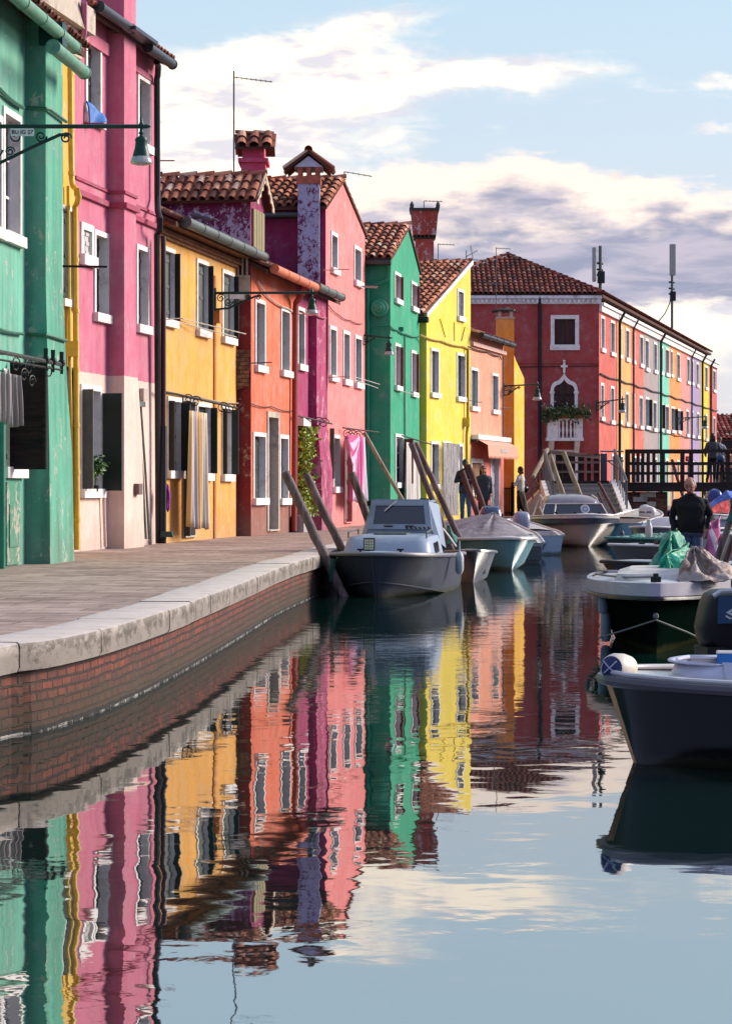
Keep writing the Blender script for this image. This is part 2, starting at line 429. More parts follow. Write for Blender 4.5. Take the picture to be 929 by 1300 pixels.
# ------------------------------------------------------------------ canal water
def water_mat():
    m, t, b = newmat('canal_water')
    pos = t.n('ShaderNodeNewGeometry').outputs['Position']
    sy = t.n('ShaderNodeSeparateXYZ', {0: pos})
    n0 = t.noise(pos, .32, 2, .5)
    rough = t.m('MULTIPLY', t.sstep(sy.outputs[1], 15.5, 24), t.lerp(t.noise(t.vm('ADD', pos, (9, 3, 0)), .25, 3, .6), .35, .65, .35, 1.6))
    near = t.noise(t.scale(pos, (1.0, 1.0, 1)), 1.5, 2, .5, .4)
    mid = t.noise(t.scale(pos, (1.0, 1.35, 1)), 4.2, 3, .5, .5)
    fin = t.noise(t.scale(pos, (1.0, 1.4, 1)), 9.0, 3, .55)
    patch = t.sstep(t.noise(t.scale(pos, (.5, 1.1, 1)), .8, 3, .6), .5, .66)
    amp2 = t.m('ADD', t.m('ADD', .00025, t.m('MULTIPLY', patch, .0006)), t.m('MULTIPLY', rough, .0009))
    h = t.m('ADD', t.m('MULTIPLY', near, .0026), t.m('MULTIPLY', mid, amp2))
    h = t.m('ADD', h, t.m('MULTIPLY', fin, t.m('ADD', .00002, t.m('MULTIPLY', rough, .0003))))
    h = t.m('ADD', h, t.m('MULTIPLY', n0, .004))
    b.inputs['Base Color'].default_value = lin(12, 38, 34)
    b.inputs['Roughness'].default_value = .015; b.inputs['Specular IOR Level'].default_value = .7; b.inputs['IOR'].default_value = 4.6
    bm = t.n('ShaderNodeBump', {'Strength': 1.0, 'Distance': 1.0, 'Height': h}); t.set(b.inputs['Normal'], bm.outputs[0])
    return m
mb = MB(); mb.grid(lambda u, v: Vector((-250+500*u, -40+700*v, 0)), 20, 28)
tag(mb.build('canal_water', water_mat()), kind='structure')
mb = MB(); mb.poly([(-250, -40, -1.6), (250, -40, -1.6), (250, 660, -1.6), (-250, 660, -1.6)])
tag(mb.build('canal_bed', simple('mud', lin(60, 58, 44))), kind='structure')

# ------------------------------------------------------------------ quay
EDGE = [(-2.9, 4.0), (-2.55, 11.0), (-2.36, 15.3), (-2.10, 16.2), (-1.86, 17.6), (-1.64, 20.0), (-1.47, 22.7), (-1.26, 26.8), (-1.03, 31.4), (-.63, 36.6), (-.23, 42.2), (.75, 48), (2.3, 56), (3.75, 64), (4.9, 71), (5.15, 73.4)]
def catmull(pts, n=5):
    o = []
    for i in range(len(pts)-1):
        p0, p1, p2, p3 = [Vector((*pts[max(0, min(len(pts)-1, k))], 0)) for k in (i-1, i, i+1, i+2)]
        for j in range(n):
            s = j/n
            o.append(.5*((2*p1)+(p2-p0)*s+(2*p0-5*p1+4*p2-p3)*s*s+(3*p1-p0-3*p2+p3)*s**3))
    o.append(Vector((*pts[-1], 0))); return o
EP = catmull(EDGE)
def left_n(i):
    a = EP[max(0, i-1)]; b = EP[min(len(EP)-1, i+1)]; d = (b-a).normalized(); return Vector((-d.y, d.x, 0))
AL = [0]
for i in range(1, len(EP)): AL.append(AL[-1]+(EP[i]-EP[i-1]).length)
# brick retaining wall (battered a little)
mb = MB()
NR = 6
for i in range(len(EP)-1):
    for j in range(NR):
        z0 = -1.0+(1.42)*j/NR; z1 = -1.0+1.42*(j+1)/NR
        q = []
        for (k, z) in ((i, z0), (i+1, z0), (i+1, z1), (i, z1)):
            q.append(EP[k]+left_n(k)*(.07+.03*(z))+Vector((0, 0, z)))
        mb.add(q, [(0, 1, 2, 3)], [[(AL[i], z0), (AL[i+1], z0), (AL[i+1], z1), (AL[i], z1)]])
tag(mb.build('quay_brick_face', brickmat('quay_brick', wet=True, c1=lin(150, 72, 54), c2=lin(92, 52, 44), mortar=lin(46, 38, 34), bw=.21, bh=.066)), kind='structure')
# coping stones
def stone_mat(name, col=lin(210, 199, 190), dirty=True):
    m, t, b = newmat(name)
    pos = t.n('ShaderNodeNewGeometry').outputs['Position']; nor = t.n('ShaderNodeNewGeometry').outputs['Normal']
    n1 = t.noise(pos, 3, 8, .7); n2 = t.noise(pos, 14, 6, .7); n3 = t.noise(t.scale(pos, (1.6, 1.6, 3.0)), 2.6, 8, .75)
    c = t.mix(t.m('MULTIPLY', t.sstep(n1, .4, .7), .6), col, t.mix(.5, col, lin(120, 112, 104)))
    if dirty:
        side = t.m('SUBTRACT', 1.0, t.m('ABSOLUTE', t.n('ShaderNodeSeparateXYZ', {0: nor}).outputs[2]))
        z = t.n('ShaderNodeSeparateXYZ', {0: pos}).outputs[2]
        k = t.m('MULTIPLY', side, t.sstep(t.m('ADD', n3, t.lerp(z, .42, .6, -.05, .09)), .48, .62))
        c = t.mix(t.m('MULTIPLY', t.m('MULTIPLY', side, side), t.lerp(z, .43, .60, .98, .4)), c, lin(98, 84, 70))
        c = t.mix(t.m('MULTIPLY', k, .75), c, lin(66, 60, 48))
        c = t.mix(t.m('MULTIPLY', t.sstep(n2, .6, .7), .4), c, lin(90, 84, 76))
    t.set(b.inputs['Base Color'], c); b.inputs['Roughness'].default_value = .82; b.inputs['Specular IOR Level'].default_value = .3
    t.set(b.inputs['Normal'], t.bump(t.m('ADD', n2, t.m('MULTIPLY', n1, 2.0)), .5, .01)); return m
COPING = stone_mat('istrian_stone')
def pt_at(s):
    for i in range(1, len(AL)):
        if AL[i] >= s or i == len(AL)-1:
            f = (s-AL[i-1])/(AL[i]-AL[i-1]); n = left_n(i-1).lerp(left_n(i), f).normalized()
            return EP[i-1].lerp(EP[i], f), n
mb = MB(); s = 0.0
while s < AL[-1]-.2:
    L = random.uniform(1.25, 1.7); e = min(s+L, AL[-1]); K = 5; wv = .46+random.uniform(-.02, .02); dz = random.uniform(-.004, .004); g = .009
    rows = []
    for k in range(K+1):
        p, n = pt_at(s+g+(e-s-2*g)*k/K)
        o = Vector((0, 0, 1))
        prof = [(wv, QZ+.018), (.022, QZ+.018), (.006, QZ+.008), (0, QZ-.012), (0.0, QZ-.15), (.014, QZ-.175), (.10, QZ-.185), (wv, QZ-.185)]
        jit = random.uniform(-.003, .003)
        rows.append([p+n*(a+(jit if i in (1, 2, 3, 4) else 0))+o*(z+dz) for i, (a, z) in enumerate(prof)])
    m_ = len(prof); v = [q for r_ in rows for q in r_]; f = []
    for k in range(K):
        for j in range(m_-1): f.append((k*m_+j, k*m_+j+1, (k+1)*m_+j+1, (k+1)*m_+j))
        f.append((k*m_+m_-1, k*m_, (k+1)*m_, (k+1)*m_+m_-1))
    f.append(tuple(range(m_))); f.append(tuple(K*m_+j for j in range(m_-1, -1, -1)))
    mb.add(v, f); s = e
tag(mb.build('quay_kerb', COPING, smooth=True), kind='structure')
# paving
def paving_mat():
    m, t, b = newmat('trachyte_paving')
    pos = t.n('ShaderNodeNewGeometry').outputs['Position']
    rot = t.n('ShaderNodeMapping', {'Vector': pos}); rot.inputs['Rotation'].default_value = (0, 0, R(8))
    bk = t.n('ShaderNodeTexBrick', {'Vector': rot.outputs[0], 'Color1': lin(214, 186, 170), 'Color2': lin(162, 136, 122), 'Mortar': lin(92, 78, 70), 'Scale': 1.0, 'Mortar Size': .012, 'Mortar Smooth': .2, 'Brick Width': .8, 'Row Height': .34, 'Bias': 0.0})
    n1 = t.noise(pos, 2.2, 8, .72); n2 = t.noise(pos, 12, 6, .7); n0 = t.noise(pos, .5, 4, .6)
    c = t.mix(t.m('MULTIPLY', t.sstep(n1, .42, .66), .5), bk.outputs['Color'], lin(120, 98, 88))
    c = t.mix(t.m('MULTIPLY', t.sstep(n0, .5, .7), .35), c, lin(208, 184, 172))
    ns = t.noise(t.scale(pos, (.9, 4.5, 1)), 1.6, 7, .72); c = t.mix(t.m('MULTIPLY', t.sstep(ns, .48, .60), .6), c, lin(122, 100, 88))
    nt_ = t.noise(t.scale(pos, (1.2, 9, 1)), 2.2, 5, .7); c = t.mix(t.m('MULTIPLY', t.sstep(nt_, .56, .66), .4), c, lin(84, 72, 66))
    c = t.mix(t.m('MULTIPLY', t.sstep(n2, .58, .72), .5), c, lin(216, 200, 188))
    t.set(b.inputs['Base Color'], c); b.inputs['Roughness'].default_value = .78; b.inputs['Specular IOR Level'].default_value = .3
    t.set(b.inputs['Normal'], t.bump(t.m('SUBTRACT', t.m('MULTIPLY', n1, .8), bk.outputs['Fac']), .6, .012)); return m
PAVE = paving_mat()
mb = MB()
for i in range(len(EP)-1):
    a = EP[i]+left_n(i)*.45; b = EP[i+1]+left_n(i+1)*.45
    mb.poly([(-200, a.y, QZ), (a.x, a.y, QZ), (b.x, b.y, QZ), (-200, b.y, QZ)])
y0 = (EP[0]+left_n(0)*.45).y; y1 = (EP[-1]+left_n(len(EP)-1)*.45).y; xe = EP[-1].x-.40
mb.poly([(-200, -38, QZ), (-3.35, -38, QZ), (-3.35, y0, QZ), (-200, y0, QZ)])
BEY = [(xe, y1), (5.2, 74.2), (8.45, 74.4), (8.5, 79.4), (9.9, 79.4), (9.95, 86), (12.3, 96), (15.6, 110), (24.6, 147), (26, 155), (26, 500)]
mb.poly([(-200, y1, QZ)]+[(x, y, QZ) for x, y in BEY]+[(-200, 500, QZ)])
mb.poly([(-3.35, -38, QZ), (-3.35, y0, QZ), (-3.35, y0, -1), (-3.35, -38, -1)])
tag(mb.build('quay_paving', PAVE), kind='structure')
mb = MB(); l = 0
for (a, b) in zip(BEY[:-2], BEY[1:-1]):
    L = math.hypot(b[0]-a[0], b[1]-a[1])
    mb.add([(a[0], a[1], -1), (b[0], b[1], -1), (b[0], b[1], QZ+.006), (a[0], a[1], QZ+.006)], [(0, 1, 2, 3)], [[(l, -1), (l+L, -1), (l+L, QZ), (l, QZ)]]); l += L
tag(mb.build('far_quay_face', brickmat('quay_brick', wet=True, c1=lin(158, 84, 68), c2=lin(104, 62, 54))), kind='structure')
# opposite bank, outside the frame on the right until far beyond the bridge
RB = [(5.2, -38), (5.2, 10), (8.0, 40), (12.4, 74), (14.5, 80), (15.5, 88), (22, 112), (32, 148), (36, 170), (36, 500)]
mb = MB(); mb.poly([(x, y, QZ) for x, y in RB]+[(250, 500, QZ), (250, -38, QZ)])
tag(mb.build('opposite_bank', PAVE), kind='structure')
mb = MB(); l = 0
for (a, b) in zip(RB[:-1], RB[1:]):
    L = math.hypot(b[0]-a[0], b[1]-a[1])
    mb.add([(a[0], a[1], -1), (b[0], b[1], -1), (b[0], b[1], QZ+.004), (a[0], a[1], QZ+.004)], [(0, 1, 2, 3)], [[(l, -1), (l+L, -1), (l+L, QZ), (l, QZ)]]); l += L
tag(mb.build('opposite_bank_face', brickmat('quay_brick', wet=True, c1=lin(158, 84, 68), c2=lin(104, 62, 54))), kind='structure')
# ------------------------------------------------------------------ facade frames
class Fac:
    def __init__(s, A, B):
        s.A = Vector((A[0], A[1], 0)); s.B = Vector((B[0], B[1], 0)); s.L = (s.B-s.A).length
        s.u = (s.B-s.A).normalized(); s.n = Vector((s.u.y, -s.u.x, 0))
    def w(s, a, t, z): return s.A+s.u*a+s.n*t+Vector((0, 0, z))
    def s_at(s, px, t=0):
        k = (px-CX)/F; a = s.A+s.n*t
        return (k*a.y-a.x)/(s.u.x-k*s.u.y)
    def z_at(s, px, py, t=0):
        y = (s.A+s.n*t+s.u*s.s_at(px, t)).y
        return CZ+(CY-py)/F*y
    def pt(s, px, py, t=0): return s.w(s.s_at(px, t), t, s.z_at(px, py, t))
    def bx(s, mb, s0, s1, t0, t1, z0, z1):
        mb.par(s.w(s0, t0, z0), s.u*(s1-s0), s.n*(t1-t0), (0, 0, z1-z0))

def clip(poly, a, b, c):      # keep a*x+b*y<=c
    o = []
    for i in range(len(poly)):
        p, q = poly[i], poly[(i+1) % len(poly)]
        dp = a*p[0]+b*p[1]-c; dq = a*q[0]+b*q[1]-c
        if dp <= 1e-9: o.append(p)
        if (dp < -1e-9 and dq > 1e-9) or (dp > 1e-9 and dq < -1e-9):
            f = dp/(dp-dq); o.append((p[0]+(q[0]-p[0])*f, p[1]+(q[1]-p[1])*f))
    return o
def wall_poly(mb, fac, poly, holes=(), t=0.0):
    xs = sorted({p[0] for p in poly} | {h[i] for h in holes for i in (0, 1)})
    zs = sorted({p[1] for p in poly} | {h[i] for h in holes for i in (2, 3)})
    for i in range(len(xs)-1):
        for j in range(len(zs)-1):
            if xs[i+1]-xs[i] < 1e-6 or zs[j+1]-zs[j] < 1e-6: continue
            cx, cz = (xs[i]+xs[i+1])/2, (zs[j]+zs[j+1])/2
            if any(h[0] < cx < h[1] and h[2] < cz < h[3] for h in holes): continue
            c = [(xs[i], zs[j]), (xs[i+1], zs[j]), (xs[i+1], zs[j+1]), (xs[i], zs[j+1])]
            for k in range(len(poly)):
                a, b = poly[k], poly[(k+1) % len(poly)]
                ex, ez = b[0]-a[0], b[1]-a[1]
                c = clip(c, ez, -ex, ez*a[0]-ex*a[1])
                if len(c) < 3: break
            if len(c) >= 3: mb.poly([fac.w(x, t, z) for x, z in c])

WHITE = lin(255, 250, 244)
M_WHITE = simple('white_stone', WHITE, .75, var=.08, dirt=lin(150, 140, 130), dirt_amt=.45)
M_CREAM = simple('cream_stone', lin(206, 192, 174), .8, var=.12, dirt=lin(120, 108, 96), dirt_amt=.6)
M_SHUT = simple('dark_shutter_paint', lin(40, 52, 50), .55, var=.2, dirt=lin(90, 94, 90), dirt_amt=.4)
M_SHUTG = simple('grey_green_shutter_paint', lin(84, 92, 88), .6, var=.15, dirt=lin(50, 54, 52))
M_SHUTB = simple('black_green_shutter_paint', lin(14, 34, 32), .45, var=.2)
M_SHUTR = simple('brown_red_shutter_paint', lin(126, 56, 42), .6, var=.18, dirt=lin(70, 34, 28))
M_OLIVE = simple('olive_shutter_paint', lin(150, 138, 92), .6, var=.1)
M_DGLASS = glass_dark('window_glass')
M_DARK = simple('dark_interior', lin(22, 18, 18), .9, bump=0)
M_DOOR = wood('brown_door_wood', lin(92, 58, 46))
M_IRON = simple('black_iron', lin(26, 28, 30), .5, .6, var=.2, spec=.5)
M_GIRON = simple('green_lamp_paint', lin(12, 62, 54), .4, .2, var=.15)
M_CABLE = simple('dark_cable', lin(60, 44, 40), .7)
M_GREYM = simple('zinc_sheet', lin(104, 112, 106), .5, .5, var=.2, dirt=lin(70, 74, 60))
M_COPPER = simple('dark_pipe_paint', lin(58, 30, 34), .5, .2)
M_BLACK = simple('black_pipe_paint', lin(24, 24, 28), .45, .2)
TILE = rooftile('clay_roof_tiles')
TILE_D = rooftile('old_clay_roof_tiles', c1=lin(200, 130, 102), c2=lin(136, 86, 70), dark=.2)

def tiles(mb, O, U, V, Lu, Lv, inside=None, pitch=.21, course=.36):
    """barrel tiles on the slope O + u*U + v*V (U along the eave, V up the slope)"""
    U = Vector(U).normalized(); V = Vector(V).normalized(); N = U.cross(V)
    if N.z < 0: N = -N
    nu = max(1, int(Lu/pitch)); pitch = Lu/nu; nv = max(1, int(Lv/course)); course = Lv/nv
    K = 5
    for i in range(nu):
        uc = (i+.5)*pitch
        for j in range(nv):
            vc = (j+.5)*course
            if inside and not inside(uc, vc): continue
            r0, r1 = pitch*.40, pitch*.33
            du = random.uniform(-.008, .008); dr = random.uniform(-.012, .012)
            v0 = j*course-.05+random.uniform(-.012, .012); v1 = (j+1)*course
            pts = []
            for (v, r, h, sh) in ((v0, r0, .045, -dr), (v1, r1, .012, dr)):
                for k in range(K+1):
                    a = math.pi*k/K
                    pts.append(Vector(O)+U*(uc+du+sh-r*math.cos(a))+V*v+N*(h+r*math.sin(a)*.95))
            # pan tile between the covers
            rnd = random.random()
            mb.add(pts, [(k, k+1, K+2+k, K+1+k) for k in range(K)], at=max(.01, rnd))
            # thickness lip at the lower end
            lip = [p-N*.018+V*.002 for p in pts[:K+1]]
            mb.add(pts[:K+1]+lip, [(k, k+1, K+2+k, K+1+k) for k in range(K)], at=.06)
            pr = max(.01, random.random()*.5)
            a = Vector(O)+U*(uc+pitch*.5-.06)+V*v0+N*.02; b = a+U*.12
            mb.add([a, b, b+V*(course+.05)-N*.015, a+V*(course+.05)-N*.015], [(0, 1, 2, 3)], at=pr)

def ridge_caps(mb, a, b, r=.10, step=.38):
    a = Vector(a); b = Vector(b); L = (b-a).length; n = max(1, int(L/step)); d = (b-a)/n
    t = d.normalized(); s_ = t.cross(Vector((0, 0, 1))).normalized(); up = s_.cross(t)
    for i in range(n):
        pts = []
        for (p, rr, h) in ((a+d*i-d*.06, r, .03), (a+d*(i+1), r*.86, 0)):
            for k in range(6):
                an = math.pi*k/5; pts.append(p+s_*(-rr*math.cos(an))+up*(rr*math.sin(an)+h-.03))
        mb.add(pts, [(k, k+1, 7+k, 6+k) for k in range(5)], at=max(.02, random.random()))

class House:
    def __init__(s, name, label, A, B, mat, group='painted terrace houses along the quay', cat='house'):
        s.f = Fac(A, B); s.mat = mat; s.holes = []
        s.root = empty(name, (A[0], A[1], QZ), 0, label, cat, group)
    def part(s, name, mb, mat, parent=None, **k): return mb.build(name, mat, parent or s.root, **k)
    def win(s, x0, x1, yt, yb, pane=None, d=.16, sw=.085, sill=True, kind='shut', smat=None, far=None, near=None, revl=None, name='window', t=0.0, leafmat=None, sr=None, farz=None):
        f = s.f; pane = pane or M_SHUT; smat = smat or M_WHITE
        a0, a1 = f.s_at(x0, t), f.s_at(x1, t); xc = (x0+x1)/2
        z1, z0 = f.z_at(xc, yt, t), f.z_at(xc, yb, t)
        if t == 0: s.holes.append((a0, a1, z0, z1))
        d = d*.7 if d > .1 else d
        i0, i1, j0, j1 = a0+sw, a1-sw, z0+(sw*1.1 if sill else .03), z1-sw
        mb = MB(); th = .04; g = .006
        if kind == 'shut':
            mid = (i0+i1)/2
            for (p, q) in ((i0, mid-g), (mid+g, i1)):
                f.bx(mb, p, q, t-d-th, t-d, j0, j1)
                for zz in (.12, .5, .88):
                    f.bx(mb, p+.02, q-.02, t-d, t-d+.014, j0+(j1-j0)*zz-.03, j0+(j1-j0)*zz+.03)
        elif kind == 'glass':
            f.bx(mb, i0, i1, t-d-th, t-d, j0, j1)
        elif kind == 'door':
            f.bx(mb, i0, i1, t-d-th, t-d, j0, j1)
            n = 4
            for k in range(n): f.bx(mb, i0+.08, i1-.08, t-d, t-d+.02, j0+(j1-j0)*(k+.12)/n, j0+(j1-j0)*(k+.88)/n)
        o = s.part(name, mb, pane)
        if kind == 'glass':
            mb = MB(); w_ = .035
            f.bx(mb, i0, i0+w_, t-d, t-d+.03, j0, j1); f.bx(mb, i1-w_, i1, t-d, t-d+.03, j0, j1)
            mid = (i0+i1)/2; f.bx(mb, mid-w_*.7, mid+w_*.7, t-d, t-d+.03, j0, j1)
            for zz in (0, .33, .66, 1): f.bx(mb, i0+w_, mid-w_*.7, t-d, t-d+.025, j0+(j1-j0-w_)*zz, j0+(j1-j0-w_)*zz+w_)
            for zz in (0, .33, .66, 1): f.bx(mb, mid+w_*.7, i1-w_, t-d, t-d+.025, j0+(j1-j0-w_)*zz, j0+(j1-j0-w_)*zz+w_)
            s.part('sash', mb, M_WHITE, o)
        mb = MB(); e = .028
        f.bx(mb, a0, i0, t-d-th, t+e, z0, z1); f.bx(mb, i1, a1, t-d-th, t+e, z0, z1)
        f.bx(mb, i0, i1, t-d-th, t+e-.002, j1, z1)
        if not sill: f.bx(mb, i0, i1, t-d-th, t+e+.03, z0, j0)
        s.part('frame', mb, smat, o)
        if sill:
            mb = MB(); f.bx(mb, a0-.03, a1+.03, t-d-th, t+.09, z0-.05, j0)
            s.part('sill', mb, smat, o)
        lm = leafmat or pane
        def leaf(sp, wd, sgn):
            m2 = MB(); f.bx(m2, sp-.02, sp+.02, t+e+.005, t+e+wd, j0, j1)
            for zz in (.15, .5, .85):
                f.bx(m2, sp-.032, sp+.032, t+e+.02, t+e+wd-.02, j0+(j1-j0)*zz-.02, j0+(j1-j0)*zz+.02)
            s.part('shutter', m2, lm, o)
        if far: leaf(i1+.02, far, 1)
        if near: leaf(i0-.02, near, -1)
        if sr:   # leaves folded flat back on the wall
            for (p, q) in sr:
                m2 = MB(); f.bx(m2, p, q, t+e+.01, t+e+.05, j0, j1)
                for zz in (.15, .5, .85): f.bx(m2, p+.02, q-.02, t+e+.05, t+e+.062, j0+(j1-j0)*zz-.02, j0+(j1-j0)*zz+.02)
                s.part('shutter', m2, lm, o)
        s.last = (a0, a1, z0, z1)
        return o
    def tube(s, name, pts, r, mat, parent=None, n=8):
        mb = MB(); mb.tube([s.f.pt(*p) for p in pts], r, n); return s.part(name, mb, mat, parent, smooth=True)
    def cable(s, pts, r=.016, t=.045, mat=None):
        q = []
        for i in range(len(pts)-1):
            a = s.f.pt(pts[i][0], pts[i][1], t); b = s.f.pt(pts[i+1][0], pts[i+1][1], t)
            for k in range(4):
                f_ = k/4; p = a.lerp(b, f_); p.z -= .04*math.sin(math.pi*f_)*min(1, (b-a).length/2); q.append(p)
        q.append(s.f.pt(pts[-1][0], pts[-1][1], t))
        mb = MB(); mb.tube(q, r, 5); return s.part('cable', mb, mat or M_CABLE, smooth=True)
    def walls(s, poly, depth, sidemat=None, z0=QZ):
        """poly: facade outline (s,z), anticlockwise, starting bottom left, bottom right"""
        mb = MB(); f = s.f
        poly2 = [(a, (z0-.2 if k < 2 else b)) for k, (a, b) in enumerate(poly)]
        wall_poly(mb, f, poly2, s.holes)
        s.part('wall', mb, s.mat)
        mb = MB()
        zl = poly2[-1][1]; zr = poly2[2][1]; a0 = poly2[0][0]; a1 = poly2[1][0]
        mb.poly([f.w(a0, 0, z0-.2), f.w(a0, 0, zl), f.w(a0, -depth, zl), f.w(a0, -depth, z0-.2)])
        mb.poly([f.w(a1, 0, z0-.2), f.w(a1, 0, zr), f.w(a1, -depth, zr), f.w(a1, -depth, z0-.2)])
        mb.poly([f.w(x, -depth, z) for x, z in poly2])
        s.part('side_wall', mb, sidemat or s.mat)
        # dark box behind the openings so no one looks through the shell
    def roof_canal(s, a0, a1, ze, pitch, depth, ov=.32, mat=None, name='roof', tile_v=None, sides=None):
        """two slopes, ridge parallel to the canal"""
        f = s.f; half = depth/2; mb = MB(); zr = ze+pitch*half
        n_ = Vector((0, 0, 1))
        for sg in (1, -1):
            e0 = f.w(a0, (ov if sg > 0 else -depth-ov), ze-pitch*ov); e1 = f.w(a1, (ov if sg > 0 else -depth-ov), ze-pitch*ov)
            r0 = f.w(a0, -half, zr); r1 = f.w(a1, -half, zr)
            mb.par(e0-Vector((0, 0, .08)), e1-e0, r0-e0, (0, 0, .09))
            if sg > 0:
                V = (r0-e0); tiles(mb, e0+Vector((0, 0, .02)), e1-e0, V, (e1-e0).length, V.length)
            else:
                V = (r1-e1); tiles(mb, e1+Vector((0, 0, .02)), e0-e1, V, (e1-e0).length, V.length, course=.8, pitch=.3)
        ridge_caps(mb, f.w(a0, -half, zr+.04), f.w(a1, -half, zr+.04))
        o = s.part(name, mb, mat or TILE)
        mb = MB()
        for a in (a0+.02, a1-.02):
            mb.poly([f.w(a, 0, ze), f.w(a, -half, zr-.02), f.w(a, -depth, ze)])
        s.part('side_gable', mb, sides or s.mat)
        return o
    def roof_gable(s, a0, a1, ze0, za, ze1, am, depth, ov=.18, fov=.05, mat=None, tint=0):
        """ridge perpendicular to the canal; eave heights ze0/ze1, apex za at s=am"""
        f = s.f; mb = MB()
        for (ae, ze, sg) in ((a0, ze0, -1), (a1, ze1, 1)):
            run = abs(am-ae); sl = (za-ze)/run
            ee = ae+sg*ov; zz = ze-sl*ov
            E0 = f.w(ee, fov, zz); E1 = f.w(ee, -depth, zz); R0 = f.w(am, fov, za); R1 = f.w(am, -depth, za)
            mb.par(E0-Vector((0, 0, .06)), E1-E0, R0-E0, (0, 0, .08))
            V = R0-E0
            if sg < 0: tiles(mb, E1+Vector((0, 0, .02)), E0-E1, V, (E1-E0).length, V.length)
            else: tiles(mb, E0+Vector((0, 0, .02)), E1-E0, V, (E1-E0).length, V.length, course=.7, pitch=.28)
        ridge_caps(mb, f.w(am, fov+.02, za+.05), f.w(am, -depth, za+.05))
        for (ae, ze, sg) in ((a0, ze0, -1), (a1, ze1, 1)):   # verge tiles along the gable edge
            ridge_caps(mb, f.w(ae+sg*ov, fov-.05, ze-(za-ze)/abs(am-ae)*ov+.03), f.w(am, fov-.05, za+.03), .06)
        return s.part('roof', mb, mat or TILE)
    def gutter(s, x0, x1, t, z, r=.075, mat=None, joints=True, sag=0.0):
        f = s.f; a, b = f.w(x0, t, z), f.w(x1, t, z); mb = MB()
        n = max(1, int((b-a).length/1.0))
        mb.tube([a, b], r, 12)
        if joints:
            for k in range(n+1):
                c = a.lerp(b, k/n); dv = (b-a).normalized()*.02
                mb.tube([c-dv, c+dv], r+.010, 12)
        return s.part('gutter', mb, mat or M_GREYM, smooth=True)

def breast_geo(f, xin, xout, xfar):
    """projection box from the pixels of: wall contact, front corner, far corner"""
    s0 = f.s_at(xin); lo, hi = 0, 3
    for _ in range(40):
        m = (lo+hi)/2; p = f.w(s0, m, 0); px = CX+p.x/p.y*F
        if px < xout: lo = m
        else: hi = m
    return s0, f.s_at(xfar, lo), lo

def antenna(pole_px, top_py, bot_py, Z, boom=None, label='thin television aerial pole with a single boom', r=.016, elems=5):
    a = P(pole_px, bot_py, Z); b = P(pole_px, top_py, Z)
    rt = empty('tv_antenna', a, 0, label, 'aerial', 'television aerials on the roofs')
    mb = MB(); mb.tube([a, b], r, 6); mb.build('pole', M_GREYM, rt, smooth=True)
    if boom:
        mb = MB()
        for (x0, y0, x1, y1) in boom:
            p, q = P(x0, y0, Z), P(x1, y1, Z+.35); mb.tube([p, q], .012, 5)
            for k in range(elems):
                c = p.lerp(q, (k+.6)/elems); mb.tube([c+Vector((0, .16, 0)), c-Vector((0, .16, 0))], .006, 4)
                mb.tube([c+Vector((0, 0, .03)), c-Vector((0, 0, .03))], .006, 4)
        mb.build('boom', M_GREYM, rt)
    return rt

def cloth(p0, p1, h, mat, folds=6, amp=.05, name='curtain', label='', group=None, flare=1.0, hem=.02, n=Vector((0, 0, 0)), gather=None, nu=60, nv=14, cat='curtain'):
    p0 = Vector(p0); p1 = Vector(p1); d = p1-p0; side = d.cross(Vector((0, 0, 1))).normalized()
    ph = random.uniform(0, 6); mb = MB()
    def fn(u, v):
        sp = 1+(flare-1)*v
        q = p0+d*(.5+(u-.5)*sp)
        a = amp*(.35+.65*v)*(math.sin(u*folds*2*math.pi+ph)+.4*math.sin(u*folds*4.7*math.pi+ph*2+v*2))
        q = q+side*a+n*v
        q.z -= h*v+hem*math.sin(u*9+ph)*v
        if gather and v > gather: pass
        return q
    mb.grid(fn, nu, nv, uvscale=(1, 1))
    rt = mb.build(name, mat, smooth='all', fix=False); recentre(rt); tag(rt, label, cat, group)
    md = rt.modifiers.new('thickness', 'SOLIDIFY'); md.thickness = .006
    return rt

def box_chimney(root, c, sx, sy, z0, z1, mat, rz=0, name='chimney'):
    mb = MB(); mb.box((c[0], c[1], (z0+z1)/2), (sx, sy, z1-z0), rz); return mb.build(name, mat, root)

# ================================================================== H1 green house, nearest
g1 = plaster('green_plaster_pale', lin(110, 184, 158), streak=.5, damp=.35, peel=lin(205, 196, 180), peel_amt=-.22)
H = House('green_house', 'pale green house nearest the viewer with green pilaster and dark wooden shutter', (-5.27, 24), (-4.35, 34.2), g1)
f = H.f
H.win(3, 26, 141, 306, pane=M_DARK, d=.2, kind='glass')
H.win(-24, 2, 140, 296, pane=M_SHUT, d=.2)
o = H.win(3, 28, 470, 602, pane=M_SHUT, d=.12)
# the wide brown leaf swung out at right angles
mb = MB(); s0 = f.s_at(9); z1, z0 = f.z_at(13, 461), f.z_at(13, 596)
f.bx(mb, s0, s0+.045, .04, .52, z0, z1)
for k in range(1, 8):
    z = z0+(z1-z0)*k/8; f.bx(mb, s0-.012, s0, .05, .51, z-.008, z+.008)
f.bx(mb, s0-.02, s0-.004, .47, .51, z0, z1)
mb.build('shutter', wood('dark_brown_planks', lin(58, 34, 30), lin(16, 12, 12), axis=0), o)
